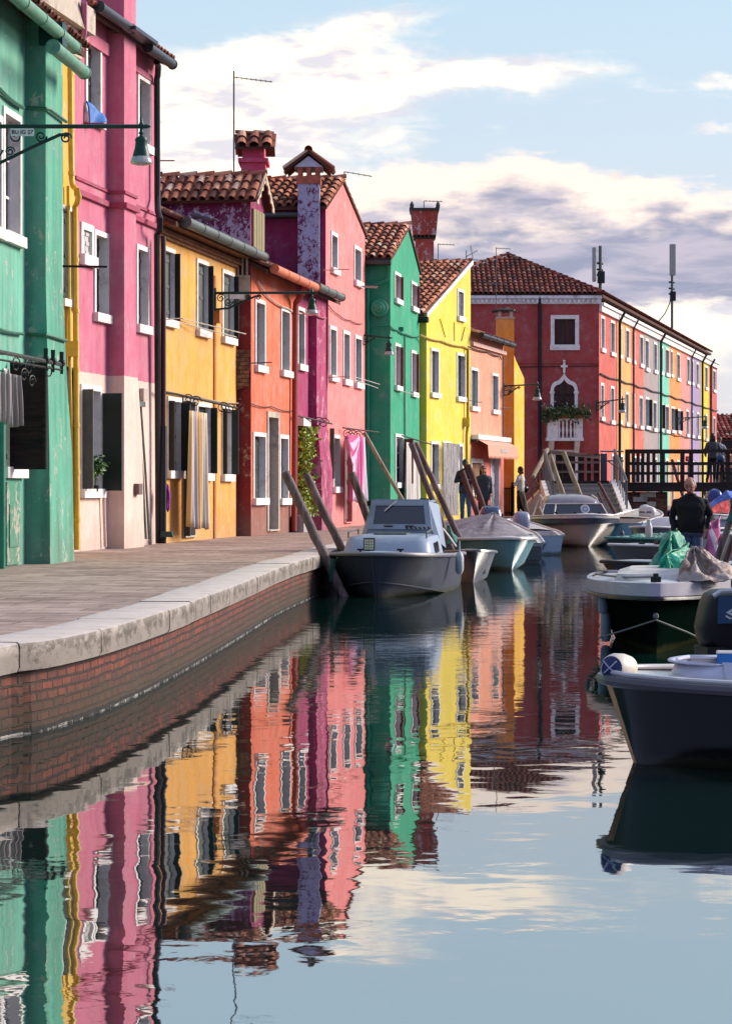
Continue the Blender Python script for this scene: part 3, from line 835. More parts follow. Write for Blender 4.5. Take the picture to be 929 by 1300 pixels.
# small green door panel with chipped paint under the window
mb = MB(); a0, a1 = f.s_at(6), f.s_at(23); f.bx(mb, a0, a1, .0, .035, QZ+.02, f.z_at(14, 612)); f.bx(mb, a0+.1, a1-.1, .035, .05, QZ+.25, f.z_at(14, 640))
H.part('green_panel', mb, plaster('green_flaking', lin(70, 150, 122), peel=lin(190, 178, 160), peel_amt=.18))
ze = 7.95
H.walls([(-.0, QZ), (f.L, QZ), (f.L, ze), (0, ze)], 9)
s0, s1, tt = breast_geo(f, 33, 58.5, 80)
mb = MB()
prof = [(QZ, .06, .42), (QZ+1.5, .05, .34), (3.1, .03, .10), (4.4, .0, 0), (ze-.02, 0, 0)]
pts = []
for z, et, es in prof: pts += [f.w(s0, -.05, z), f.w(s0, tt+et, z), f.w(s1+es, tt+et*1.2, z), f.w(s1+es, -.05, z)]
fc = []
for k in range(len(prof)-1):
    for j in range(4): fc.append((k*4+j, k*4+(j+1) % 4, k*4+4+(j+1) % 4, k*4+4+j))
fc.append((4*(len(prof)-1), 4*(len(prof)-1)+1, 4*(len(prof)-1)+2, 4*(len(prof)-1)+3)); mb.add(pts, fc)
H.part('pilaster', mb, plaster('green_plaster_streaky', lin(92, 170, 142), streak=.55, peel=lin(180, 190, 170), peel_amt=-.12))
H.roof_canal(0, f.L+.2, ze, .42, 9, ov=.35)
gg = simple('green_gutter_paint', lin(104, 160, 132), .5, .1, var=.25, dirt=lin(150, 140, 120), scale=14, dirt_amt=.7)
H.gutter(0, f.s_at(95, .45), .45, 7.66, .088, gg); H.gutter(f.s_at(68, .62), f.s_at(107, .62), .62, 7.28, .09, gg)
mb = MB(); f.bx(mb, s0-.1, s0+.2, .2, .52, 7.5, 7.8); H.part('gutter_box', mb, M_GIRON)
H.cable([(-30, 78), (0, 113), (30, 137)], .03, .05, simple('green_cable_paint', lin(50, 110, 86), .6))
H.cable([(-20, 408), (30, 424)], .022, .05, simple('green_cable_paint', lin(50, 110, 86), .6))
mb = MB()
for (ya, yb, yc) in ((137, 143, 155), (424, 426, 436)):
    mb.tube([f.w(s0-.02, .02, f.z_at(33, ya)), f.w(s0-.04, tt+.02, f.z_at(33, ya+2)), f.w(s0, tt+.05, f.z_at(33, ya+2)), f.w(s1, tt+.05, f.z_at(33, ya+3))], .024, 6)
H.part('cable', mb, simple('green_cable_paint', lin(50, 110, 86), .6), smooth=True)
H.tube('downpipe', [(2, 470, .12), (2, 724, .12)], .055, simple('green_pipe_paint', lin(20, 120, 92), .4))
# clothes rods with scroll ends and the cloth
def scroll(c, r, ax, ay, turns=1.6, thick=.012, n=26, sgn=1):
    return [c+ax*(r*(1-.8*k/n)*math.cos(sgn*turns*2*math.pi*k/n))+ay*(r*(1-.8*k/n)*math.sin(sgn*turns*2*math.pi*k/n)) for k in range(n)]
mb = MB(); r0 = P(-12, 444, 28.9); r1 = P(80, 463, 30.4); mb.tube([r0, r1], .028, 6); mb.tube([r0-Vector((0, 0, .1)), r1-Vector((0, 0, .07))], .014, 5)
mb.tube([f.w(4.2, 0, r0.z-.05), r0.lerp(r1, .25)], .022, 5)
dx = (r1-r0).normalized(); up = Vector((0, 0, 1))
for px, py, rr in ((20, 463, .10), (30, 476, .09), (36, 466, .11), (62, 470, .12), (40, 484, .08)):
    fr = (px+12)/92; c = r0.lerp(r1, fr); c.z = P(px, py, c.y).z; mb.tube(scroll(c, rr, dx, up), .010, 5)
for fr in (.76, .86, .985):
    c = r0.lerp(r1, fr); mb.tube([c-up*.12, c+up*.16], [.02, .03], 6); mb.sphere(c+up*.02, .05, 8, 6)
H.part('clothes_rail', mb, M_IRON, smooth=True)
cl = stripes('grey_cloth', [lin(176, 166, 160), lin(150, 140, 134), lin(188, 180, 174), lin(160, 150, 146)], 3)
cloth(P(-8, 470, 29.0), P(26, 477, 29.3), .62, cl, 5, .04, 'hanging_cloth', 'grey cloth hanging over the iron rail on the green house', flare=1.12, cat='cloth')

# ================================================================== H2 narrow yellow house
y2 = plaster('yellow_plaster_pale', lin(232, 186, 62), streak=.25)
H = House('yellow_house', 'narrow yellow house squeezed between the green house and the pink house, with yellow downpipe', (-5.23, 34.2), (-4.585, 38.1), y2)
f = H.f
H.win(77, 92.5, 262, 386, pane=M_SHUTB, d=.05, sw=.06); H.win(79, 93.5, 466, 638, pane=M_DARK, d=.1, sw=.04, sill=False, kind='glass', smat=M_IRON, name='door')
ze = 8.5
H.walls([(0, QZ), (f.L, QZ), (f.L, ze), (0, ze)], 9)
mb = MB()
for k, (t_, a, b) in enumerate(((.12, ze-.15, ze+.12), (.22, ze+.12, ze+.22), (.34, ze+.22, ze+.62), (.26, ze+.62, ze+.75))): f.bx(mb, -.02, f.L, -.1, t_, a, b)
H.part('cornice', mb, M_CREAM)
H.roof_canal(0, f.L, ze+.75, .42, 9, ov=.3)
yp = simple('yellow_pipe_paint', lin(236, 196, 78), .45, .05, var=.1, dirt=lin(150, 120, 60))
mb = MB(); tt = .13
q = [(89.5, 60, tt), (90, 150, tt), (91.5, 228, tt), (93, 236, tt+.04), (98, 241, tt+.15), (100.5, 250, tt+.16), (98, 258, tt+.1), (95.5, 262, tt), (96, 300, tt), (97.2, 480, tt), (98.5, 698, tt)]
mb.tube([f.pt(*p) for p in q], .046, 10)
for py in (95, 165, 220, 330, 395, 470, 540, 600, 660):
    c = f.pt(89.8+(1.5*(py-60)/170 if py < 235 else 6.4+2.2*(py-262)/436), py, tt); mb.tube([c-Vector((0, 0, .03)), c+Vector((0, 0, .03))], .056, 10)
H.part('downpipe', mb, yp, smooth=True)
H.tube('gas_pipe', [(87, 236, .06), (87.5, 300, .06), (89, 470, .06), (93, 640, .06), (93.5, 698, .06)], .028, yp)
mb = MB(); c = f.pt(92, 443, .12); mb.box(c, (.2, .16, .24)); H.part('junction_box', mb, yp)
mb = MB(); p = f.pt(80, 338, .05); q = f.pt(119, 338, 1.0); mb.tube([p, Vector((q.x, p.y+.1, p.z))], .02, 6); H.part('clothes_bar', mb, M_IRON)

# ================================================================== H3 pink house
p3 = plaster('pink_plaster', lin(214, 112, 140), low=lin(240, 208, 192), zsplit=3.46, streak=.2)
H = House('pink_house', 'tall deep pink house with cream ground storey and projecting chimney breast', (-4.585, 38.1), (-3.73, 43.2), p3)
f = H.f
H.win(108, 128, 50, 156, d=.2); H.win(174, 190.5, 97, 190, d=.2)
H.win(102, 118, 284, 334, pane=simple('white_shutter_paint', lin(200, 196, 192), .6), d=.03, sw=.11)
H.win(119, 138, 294, 406, d=.2); H.win(172.5, 188.5, 312, 420, d=.17)
o = H.win(102, 128, 489, 628, pane=M_DGLASS, d=.2, kind='glass', near=.17, leafmat=M_SHUTG)
s0_ = H.last[1]
mb = MB(); z1, z0 = f.z_at(126, 499), f.z_at(126, 623)
f.bx(mb, s0_-.02, s0_+.03, .035, .36, z0, z1); f.bx(mb, s0_-.032, s0_-.02, .05, .34, z0+.15, z0+.22); f.bx(mb, s0_-.032, s0_-.02, .05, .34, z1-.25, z1-.18)
mb.build('shutter', M_SHUTB, o)
ze = 9.28
H.walls([(0, QZ), (f.L, QZ), (f.L, ze), (0, ze)], 9)
s0, s1, tt = breast_geo(f, 137, 158, 173)
s1b = s1+.62
mb = MB(); f.bx(mb, s0, s1, -.05, tt, QZ-.1, ze+.02)
pf = [(QZ-.1, s1b), (2.4, s1b-.15), (3.9, s1+.002)]
v = []
for z, e in pf: v += [f.w(s1-.05, -.05, z), f.w(s1-.05, tt-.003, z), f.w(e, tt-.003-.03*(e-s1), z), f.w(e, -.05, z)]
mb.add(v, [(k*4+j, k*4+(j+1) % 4, k*4+4+(j+1) % 4, k*4+4+j) for k in range(2) for j in range(4)])
ch = H.part('chimney_breast', mb, p3)
mb = MB(); f.bx(mb, s0, s1, -.45, tt-.003, ze, ze+3.6); mb.build('chimney_stack', p3, H.root)
H.roof_canal(0, f.L-.15, ze, .42, 9, ov=.3)
H.gutter(0, s0-.02, .40, ze-.1, .085, simple('dark_gutter', lin(70, 76, 76), .35, .6))
H.gutter(s1+.35, f.s_at(219, .40), .40, ze-.2, .085, simple('dark_gutter', lin(70, 76, 76), .35, .6))
mb = MB(); f.bx(mb, s0-.3, s1+.4, .1, tt+.28, ze-.16, ze-.10); H.part('flashing', mb, simple('dark_gutter', lin(70, 76, 76), .35, .6))
mb = MB()
for zc, hh, pr in ((6.48, .05, .03), (6.24, .09, .06)):
    f.bx(mb, .0, s0, 0, pr, zc, zc+hh); f.bx(mb, s0-pr, s0, pr, tt+pr, zc-.01, zc+hh-.01); f.bx(mb, s0, s1+pr, tt+.001, tt+pr, zc-.01, zc+hh-.011); f.bx(mb, s1+pr+.001, f.L, 0, pr, zc-.03, zc+hh-.03)
H.part('string_course', mb, plaster('dark_pink_moulding', lin(178, 70, 100)))
mb = MB(); f.bx(mb, 0, s0-.01, 0, .05, ze-.55, ze-.35); f.bx(mb, s1+.01, f.L-.02, 0, .05, ze-.5, ze-.4); H.part('eaves_moulding', mb, p3)
H.tube('downpipe', [(107, 2, .42), (107, 40, .3), (105, 52, .2), (98, 55, .1), (96, 62, .05)], .05, simple('pink_pipe_paint', lin(196, 112, 160), .45))
mb = MB()
c = f.pt(180, 500, .06); f.bx(mb, *(lambda a: (a-.15, a+.15))(f.s_at(180)), 0, .08, c.z-.1, c.z+.1); H.part('meter_box', mb, M_CREAM)
mb = MB(); a = f.s_at(172.5, tt); f.bx(mb, a-.12, a+.12, tt-.01, tt+.09, f.z_at(172.5, 628, tt), f.z_at(172.5, 614, tt)); H.part('letter_box', mb, simple('brown_box_paint', lin(120, 96, 88), .5))
mb = MB()
for k in range(4):
    a = f.w(s1b+.08+.12*k, .06+.02*(k % 2), f.z_at(184, 514)); b = f.w(s1b+.3+.1*k, .1+.03*k, QZ+.12)
    mb.tube([a, a.lerp(b, .5)+Vector((.01, 0, 0)), b], .022, 5)
f.bx(mb, s1b+.0, s1b+.55, 0, .14, f.z_at(184, 518), f.z_at(184, 511)); H.part('cable_riser', mb, M_GREYM)
H.tube('drain_pipe', [(132, 624, .06), (132.5, 650, .06), (134, 694, .06)], .026, simple('cream_pipe_paint', lin(226, 198, 184), .6))
mb = MB(); p = f.pt(106, 156, .02); mb.tube([p, p+f.n*.36+f.u*.2], .012, 5); p = f.pt(196, 204, .02); mb.tube([p, p+Vector((.36, 0, .0))], .012, 5)
H.part('clothes_bar', mb, simple('red_bar', lin(150, 50, 60), .6))
# downpipes at the joint with the orange-yellow house
H.tube('downpipe', [(199, 78, .24), (201, 84, .2), (200.5, 96, .14), (199.5, 100, .12), (200, 250, .12), (200.5, 268, .2), (203.5, 278, .3), (203, 292, .26), (199.5, 298, .16), (200.5, 520, .12), (201.5, 690, .12)], .055, M_BLACK)
bp = P(118, 128, 39.2)
mb = MB()
def bag(mb, c, sx, sy, sz, seed):
    rnd = random.Random(seed); ph = [rnd.uniform(0, 6) for _ in range(6)]
    n, m_ = 14, 10; v = []; fc = []
    for j in range(m_+1):
        th = math.pi*j/m_
        for i in range(n):
            a = 2*math.pi*i/n; r = 1+.16*math.sin(3*a+ph[0]+th*2)+.12*math.sin(5*a+ph[1])+.1*math.sin(4*th+ph[2]+a)
            v.append(Vector(c)+Vector((sx*r*math.sin(th)*math.cos(a), sy*r*math.sin(th)*math.sin(a), sz*r*math.cos(th))))
    for j in range(m_):
        for i in range(n): fc.append((j*n+i, (j+1)*n+i, (j+1)*n+(i+1) % n, j*n+(i+1) % n))
    mb.add(v, fc)
p0 = f.pt(109.5, 128, .03); p1 = f.pt(131, 146, .22)
def fb(u, v):
    q = p0.lerp(p1, u); top = p0.z*(1-u)+(p1.z+.02)*u
    return Vector((q.x, q.y, top-(.40-.26*u)*v))+f.n*(.02*math.sin(u*6+v*3)+.05*v)
mb.grid(fb, 14, 8)
o = mb.build('blue_cloth', simple('blue_cloth', lin(16, 120, 214), .6, var=.2, scale=5), smooth='all', fix=False); recentre(o); o.modifiers.new('thickness', 'SOLIDIFY').thickness = .012
tag(o, 'bright blue cloth draped over the top window sill of the pink house', 'cloth')

# ================================================================== H4 orange-yellow house
y4 = plaster('ochre_plaster', lin(240, 172, 66), streak=.25, damp=.55)
H = House('ochre_house', 'golden ochre house with three upper windows and striped curtain at the door', (-3.73, 43.2), (-2.66, 49.6), y4)
f = H.f
for (a, b, c, d_) in ((205.5, 221.5, 314, 412), (249, 264, 330, 425), (281.5, 296.5, 343.5, 434)): H.win(a, b, c, d_, pane=M_SHUTG, d=.06, sw=.08, far=.10, leafmat=M_BLACK)
H.win(212, 229.5, 504, 604, pane=M_SHUTG, d=.08, near=.10, far=.17, leafmat=M_SHUTB)
H.win(231.5, 247.5, 506, 682, pane=M_DOOR, d=.12, sw=.06, sill=False, kind='door', smat=M_CREAM, name='door', near=.12, leafmat=M_SHUTG)
H.win(249, 267, 511, 607, pane=M_SHUTB, d=.08, far=.13, leafmat=M_SHUTB); H.win(281, 293.5, 514, 608, pane=M_CREAM, d=.08, far=.14, near=.08, leafmat=M_SHUTB)
ze = 6.52
H.walls([(0, QZ), (f.L, QZ), (f.L, ze), (0, ze)], 9, sidemat=simple('rough_masonry', lin(178, 140, 108), .9, var=.3, scale=3))
H.roof_canal(0, f.L+.1, ze, .47, 8, ov=.35, mat=TILE_D)
H.gutter(.3, f.L+.55, .46, ze-.14, .10, M_GREYM)
mb = MB(); f.bx(mb, 0, f.L, 0, .06, ze-.42, ze-.36); f.bx(mb, 0, f.L, 0, .11, ze-.36, ze-.27)
f.bx(mb, 0, f.L, 0, .3, ze-.22, ze-.14)
H.part('eaves_moulding', mb, wood('brown_eaves_wood', lin(160, 100, 56), axis=1))
mb = MB(); a = f.s_at(271.5); f.bx(mb, a-.05, a+.1, 0, .03, QZ, f.z_at(271.5, 350)); H.part('pilaster_strip', mb, plaster('ochre_plaster_dark', lin(196, 122, 42)))
mb = MB(); f.bx(mb, a-.1, a+.16, .03, .14, f.z_at(271, 410), f.z_at(271, 393)); H.part('junction_box', mb, simple('ochre_box', lin(190, 120, 50), .5))
H.tube('clothes_rod', [(201, 496, .1), (225, 500.5, .26), (301, 518, .45)], .022, M_IRON)
H.cable([(203, 495), (250, 503), (303, 512)], .014, .04, simple('pale_cable', lin(180, 160, 130), .6))
mb = MB()
for px in (238, 248, 283, 292):
    c = f.pt(px, 508+(px-238)*.21, .3); mb.tube(scroll(c, .12, f.n, Vector((0, 0, 1))), .011, 5)
    mb.tube([c, f.w(f.s_at(px), 0, c.z)], .011, 5)
H.part('rod_bracket', mb, M_IRON, smooth=True)
H.tube('downpipe', [(207.5, 300, .2), (207.5, 500, .2), (207.5, 545, .2)], .048, M_COPPER)
H.tube('lower_downpipe', [(207.5, 541, .2), (207, 690, .2)], .062, M_BLACK)
mb = MB()
for (x0, y0, x1, y1) in ((204, 406, 232, 404), (228, 409, 300, 428), (232, 405, 312, 424)):
    mb.tube([f.pt(x0, y0, .05), f.pt(x1, y1, .38)], .012, 5)
H.part('clothes_line', mb, M_CREAM)
st = stripes('striped_curtain', [lin(240, 196, 128), lin(214, 210, 214), lin(250, 220, 166), lin(180, 172, 178), lin(236, 180, 100), lin(240, 226, 200)], 2.2)
cloth(f.pt(241.5, 521, .34), f.pt(263, 525, .46), 2.15, st, 5, .05, 'door_curtain', 'striped ochre and grey curtain hung out in front of the golden ochre house door', 'curtains in front of the doors', flare=1.08)
# broom and dustpan by the pipe
a = f.pt(210, 545, .22); b = f.pt(209.5, 672, .22)
rt = empty('broom', b, 0, 'purple broom with a red stick leaning beside the black downpipe', 'broom')
mb = MB(); mb.tube([a, b], .014, 6); mb.build('stick', simple('red_stick', lin(176, 20, 50), .5), rt)
mb = MB(); bag(mb, f.pt(212.5, 632, .24), .06, .08, .2, 4); mb.build('bristles', simple('purple_bristles', lin(160, 30, 150), .8), rt)
a = f.pt(211.5, 677, .3); mb = MB(); mb.prism([(-.12, 0), (.12, 0), (.09, .1), (-.09, .1)], a-Vector((0, 0, .07)), (1, 0, 0), (0, 0, 1), (0, .2, 0))
o = mb.build('dustpan', simple('green_plastic', lin(44, 74, 66), .5)); recentre(o); tag(o, 'dark green dustpan on the ground below the purple broom', 'dustpan')

# ================================================================== H5 orange house (+ dormer)
o5 = plaster('orange_plaster', lin(238, 112, 70), low=lin(160, 96, 80), zsplit=1.26, streak=.22)
H = House('orange_house', 'orange house with terracotta gutter, dark red end wall and roof dormer', (-2.36, 49.7), (-1.58, 54.6), o5)
f = H.f; HO = H
H.win(323.3, 336, 380, 470, d=.18); H.win(356, 367.7, 391, 476, d=.18)
H.win(320.8, 337, 549, 638, d=.18); H.win(354.3, 365.6, 552, 638, d=.16)
H.win(338.6, 353.6, 523, 674, pane=simple('grey_door_paint', lin(150, 146, 156), .6), d=.25, sw=.12, sill=False, kind='door', smat=M_CREAM, name='door')
ze = 6.25
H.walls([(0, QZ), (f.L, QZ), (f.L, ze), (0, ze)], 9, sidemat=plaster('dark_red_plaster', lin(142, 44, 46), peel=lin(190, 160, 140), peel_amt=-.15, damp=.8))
H.roof_canal(0, f.L, ze, .50, 8, ov=.33, mat=TILE_D)
H.gutter(.15, f.L-.1, .46, ze-.14, .095, simple('terracotta_gutter', lin(226, 122, 84), .6, var=.2, dirt=lin(150, 90, 60)))
H.tube('downpipe', [(386, 366, .42), (384, 372, .3), (376, 384, .12), (375, 395, .1), (374.5, 500, .1), (373.5, 674, .1)], .07, simple('dark_red_pipe', lin(170, 60, 50), .5))
# stone corbel and brick patch on the end wall
sf = Fac((-3.0, 49.66), (-2.36, 49.66))
mb = MB(); sf.bx(mb, .36, .62, .0, .07, P(0, 375, 49.7).z, P(0, 354, 49.7).z); sf.bx(mb, .34, .62, 0, .12, P(0, 354, 49.7).z, P(0, 350, 49.7).z)
for k in range(3): sf.bx(mb, .36+.09*k, .40+.09*k, 0, .05, P(0, 350, 49.7).z, P(0, 328, 49.7).z)
sf.bx(mb, .40, .56, .0, .05, P(0, 382, 49.7).z, P(0, 375, 49.7).z); H.part('stone_corbel', mb, M_CREAM)
mb = MB(); z0, z1 = P(0, 496, 49.7).z, P(0, 444, 49.7).z
mb.add([sf.w(.30, .02, z0), sf.w(.60, .02, z0+.1), sf.w(.61, .02, z1), sf.w(.30, .02, z1)], [(0, 1, 2, 3)], [[(0, 0), (.3, .1), (.3, z1-z0), (0, z1-z0)]])
H.part('exposed_brick', mb, brickmat('rough_brick', c1=lin(176, 130, 100), c2=lin(140, 98, 76), bw=.22, bh=.085))
H.cable([(327, 356), (340, 376), (366, 392), (383, 398)], .02, .05, M_CREAM); H.cable([(318, 512), (345, 516), (372, 522)], .012)
mb = MB(); mb.tube([f.pt(316, 461, .03), f.pt(345, 460, .4)], .014, 5); H.part('clothes_bar', mb, M_IRON)
# dormer
pz = plaster('purple_plaster_peeling', lin(120, 26, 86), peel=lin(190, 184, 206), peel_amt=.55, peel_sc=2.0, peel_z=(6.6, 7.7), damp=0)
A = (-2.48, 52.0); df = Fac(A, (A[0]+.16*1.5, A[1]+1.5)); zc = 7.80; za = 8.32; ml = df.L/2
mb = MB()
mb.poly([df.w(0, 0, 6.2), df.w(0, 0, zc), df.w(0, -4.5, zc), df.w(0, -4.5, 6.2)])
dm = mb.build('dormer', pz, H.root)
mb = MB(); wall_poly(mb, df, [(0, 6.2), (df.L, 6.2), (df.L, zc), (ml, za), (0, zc)]); mb.poly([df.w(df.L, 0, 6.2), df.w(df.L, 0, zc), df.w(df.L, -4.5, zc), df.w(df.L, -4.5, 6.2)])
mb.poly([df.w(0, -4.5, 6.2), df.w(0, -4.5, zc), df.w(ml, -4.5, za), df.w(df.L, -4.5, zc), df.w(df.L, -4.5, 6.2)])
mb.build('dormer_front', plaster('magenta_plaster', lin(150, 38, 92), damp=0), dm)
mb = MB(); df.bx(mb, .12, df.L-.25, .0, .05, 6.35, 7.62)
for k in (1, 2, 3): df.bx(mb, .12+k*.28, .13+k*.28, .05, .058, 6.37, 7.6)
mb.build('shutter', M_OLIVE, dm)
mb = MB()
for (ae, sg) in ((0, -1), (df.L, 1)):
    sl = (za-zc)/ml; E0 = df.w(ae+sg*.14, .15, zc-sl*.14+.02); E1 = df.w(ae+sg*.14, -4.5, zc-sl*.14+.02); R0 = df.w(ml, .15, za+.02)
    mb.par(E0, E1-E0, R0-E0, (0, 0, .06))
    if sg < 0: tiles(mb, E1+Vector((0, 0, .06)), E0-E1, R0-E0, (E1-E0).length, (R0-E0).length)
    else: tiles(mb, E0+Vector((0, 0, .06)), E1-E0, R0-E0, (E1-E0).length, (R0-E0).length)
ridge_caps(mb, df.w(ml, .18, za+.12), df.w(ml, -4.5, za+.12), .1)
mb.build('dormer_roof', TILE, dm)
mb = MB()   # scalloped white barge boards
for (ae, sg) in ((0, -1), (df.L, 1)):
    a = df.w(ae+sg*.16, .16, zc-.14); b = df.w(ml, .16, za+.03); mb.par(a, b-a, df.n*.03, (0, 0, .12))
    for k in range(4): c = a.lerp(b, (k+.5)/4); mb.tube([c, c+df.n*.03], .07, 8)
mb.build('barge_board', simple('cream_board', lin(222, 200, 170), .6), dm)
for px, py in ((252, 279), (263, 282.5)):
    c = P(px, py, 49.6); rt_ = MB(); rt_.sphere(c+Vector((0, 0, .08)), (.13, .07, .065), 10, 7); rt_.sphere(c+Vector((-.09, 0, .16)), (.04, .035, .04), 8, 6); rt_.tube([c+Vector((-.06, 0, .1)), c+Vector((-.09, 0, .15))], .035, 6); rt_.tube([c+Vector((.1, 0, .07)), c+Vector((.24, 0, .03))], [.04, .015], 5)
    rt_.tube([c+Vector((0, 0, .05)), c+Vector((0, 0, -.05))], .01, 4)
    o = rt_.build('pigeon', simple('pigeon_feathers', lin(92, 96, 112), .8), smooth='all'); recentre(o)
    tag(o, 'grey pigeon perched on the golden ochre house roof before the peeling purple wall', 'bird', 'pigeons on the roof')

# ================================================================== H6 magenta and pink house
pk = plaster('salmon_pink_plaster', lin(250, 134, 130), streak=.14)
mg = plaster('magenta_plaster', lin(150, 38, 92), damp=0)
H = House('magenta_pink_house', 'pink gabled house with magenta side wall and tall peeling chimney breast', (-1.58, 54.6), (-.03, 64.3), pk)
f = H.f; am = f.s_at(413.5)
hl = []
Hm = H
# low magenta bay
H.win(377, 386.3, 390, 468, d=.12, pane=M_SHUT)
ze = 6.25; lowholes = H.holes; H.holes = []
mb = MB(); wall_poly(mb, f, [(0, QZ-.2), (am, QZ-.2), (am, ze), (0, ze)], lowholes); H.part('magenta_wall', mb, plaster('magenta_quay_plaster', lin(176, 52, 104), streak=.3, damp=.4))
# pink gable
for (a, b, c, d_, k) in ((419.6, 428, 295, 346, 0), (449, 458, 313, 362, 0), (417.7, 426.6, 414, 482, 0), (435, 443.6, 420, 487, 0), (449.7, 458.6, 426, 491, 0), (422.5, 431, 552, 623, 0)):
    H.win(a, b, c, d_, d=.15 if k == 0 else .05, sw=.09)
H.win(436.3, 446, 560, 664, pane=simple('brown_grey_door', lin(120, 84, 84), .6), d=.1, sw=.04, sill=False, kind='door', smat=pk, name='door')
a_ap = f.s_at(434.5); zL, zA, zR = 8.42, 9.33, 8.36
mb = MB(); wall_poly(mb, f, [(am, QZ-.2), (f.L, QZ-.2), (f.L, zR), (a_ap, zA), (am, zL)], H.holes); H.part('wall', mb, pk)
mb = MB(); D = 8
mb.poly([f.w(am, 0, 4), f.w(am, 0, zL), f.w(am, -D, zL), f.w(am, -D, 4)])
mb.poly([f.w(f.L, 0, QZ), f.w(f.L, 0, zR), f.w(f.L, -D, zR), f.w(f.L, -D, QZ)])
mb.poly([f.w(am, -D, QZ), f.w(f.L, -D, QZ), f.w(f.L, -D, zR), f.w(a_ap, -D, zA), f.w(am, -D, zL)])
H.part('side_wall', mb, mg)
H.roof_gable(am, f.L, zL, zA, zR, a_ap, D, ov=.15)
H.gutter(0, 0, 0, 0) if False else None
mb = MB(); a = f.w(am-.22, -.35, zL-.26); b = f.w(am-.22, -D, zL-.26); mb.tube([a, b], .085, 10); H.part('gutter', mb, simple('dark_gutter', lin(70, 76, 76), .35, .6), smooth=True)
# low roof over the magenta bay, carried on to the gable
mb = MB(); e0 = f.w(0, .33, ze-.165); e1 = f.w(am+.15, .33, ze-.165); r0 = f.w(0, -4, ze+2.0)
mb.par(e0-Vector((0, 0, .08)), e1-e0, r0-e0, (0, 0, .09)); tiles(mb, e0+Vector((0, 0, .02)), e1-e0, r0-e0, (e1-e0).length, (r0-e0).length)
H.part('low_roof', mb, TILE_D)
H.gutter(.1, f.s_at(433.5, .46), .46, ze-.1, .095, M_GREYM)
# chimney breast
s0, s1, tt = breast_geo(f, 392, 402, 414)
pm = plaster('magenta_breast_plaster', lin(176, 52, 104), peel=lin(216, 150, 168), peel_amt=.08, streak=.5)
mb = MB(); f.bx(mb, s0, s1, -.05, tt, 3.2, ze-.05)
v = []
for z, e in ((QZ-.1, .12), (2.0, .12), (3.2, .0)): v += [f.w(s0-.001, -.05, z), f.w(s0-.001, tt+e, z), f.w(s1+e*1.5, tt+e, z), f.w(s1+e*1.5, -.05, z)]
mb.add(v, [(k*4+j, k*4+(j+1) % 4, k*4+4+(j+1) % 4, k*4+4+j) for k in range(2) for j in range(4)])
H.part('chimney_breast', mb, pm)
pp = plaster('peeling_chimney_plaster', lin(112, 24, 84), peel=lin(186, 186, 214), peel_amt=.60, peel_sc=2.6, damp=0)
cl_, cr_ = P(378, 0, 58.0).x, P(405.5, 0, 58.0).x
zt = P(0, 233, 58).z; zb = 5.9
mb = MB(); mb.box(((cl_+cr_)/2, 58.0+.55, (zb+zt)/2), (cr_-cl_, 1.1, zt-zb)); chm = H.part('chimney', mb, pp)
mb = MB(); mb.box(((cl_+cr_)/2, 58.55, zt+.09), (cr_-cl_+.06, 1.16, .18)); 
for dx_ in (-.5, 0, .5):
    for dy_ in (-.5, .5): mb.box(((cl_+cr_)/2+dx_*(cr_-cl_-.1), 58.55+dy_*.98, zt+.29), (.1, .1, .22))
mb.build('brick_collar', simple('chimney_brick', lin(190, 108, 84), .85, var=.35, scale=9, bump=.4, dirt=lin(110, 80, 66)), chm)
mb = MB(); cx_ = (cl_+cr_)/2; wz = zt+.40
mb.prism([(-.34, 0), (.34, 0), (0, .26)], (cx_, 57.98, wz), (1, 0, 0), (0, 0, 1), (0, 1.14, 0)); mb.build('cap_gable', simple('pale_blue_render', lin(206, 214, 232), .8), chm)
mb = MB()
for sg in (-1, 1):
    a = Vector((cx_+sg*.52, 57.9, wz-.10)); r_ = Vector((cx_, 57.9, wz+.32)); mb.par(a, (0, 1.3, 0), r_-a, (0, 0, .05))
    if sg < 0: tiles(mb, a+Vector((0, 1.3, .05)), (0, -1.3, 0), r_-a, 1.3, (r_-a).length)
    else: tiles(mb, a+Vector((0, 0, .05)), (0, 1.3, 0), r_-a, 1.3, (r_-a).length)
ridge_caps(mb, (cx_, 57.88, wz+.40), (cx_, 59.2, wz+.40), .1)
mb.build('cap_roof', TILE, chm)
# pink chimney behind
Z2 = 60.5; xl, xr = P(306, 0, Z2).x, P(337, 0, Z2).x; zt = P(0, 206, Z2).z
mb = MB(); mb.box(((xl+xr)/2, Z2+.5, (zt+8)/2), (xr-xl, 1.0, zt-8)); c2 = H.part('rear_chimney', mb, plaster('pink_chimney', lin(226, 70, 112), damp=0))
mb = MB(); mb.box(((xl+xr)/2, Z2+.5, zt+.05), (xr-xl+.14, 1.14, .1)); mb.box(((xl+xr)/2, Z2+.5, zt+.24), (xr-xl-.06, .9, .3)); mb.build('collar', plaster('pink_chimney', lin(226, 70, 112), damp=0), c2)
mb = MB(); zt += .30
for sg in (1, -1):
    E = Vector((xl-.14, Z2+.5-sg*.72, zt)); Rg = Vector((xl-.14, Z2+.5, zt+.42)); W_ = xr-xl+.34
    mb.par(E, (W_, 0, 0), Rg-E, (0, 0, .05))
    if sg > 0: tiles(mb, E+Vector((0, 0, .06)), (1, 0, 0), Rg-E, W_, (Rg-E).length, pitch=.24)
    else: tiles(mb, E+Vector((W_, 0, .06)), (-1, 0, 0), Rg-E, W_, (Rg-E).length, pitch=.24)
ridge_caps(mb, (xl-.14, Z2+.5, zt+.5), (xr+.2, Z2+.5, zt+.5), .09)
mb.build('cap_roof', TILE, c2)
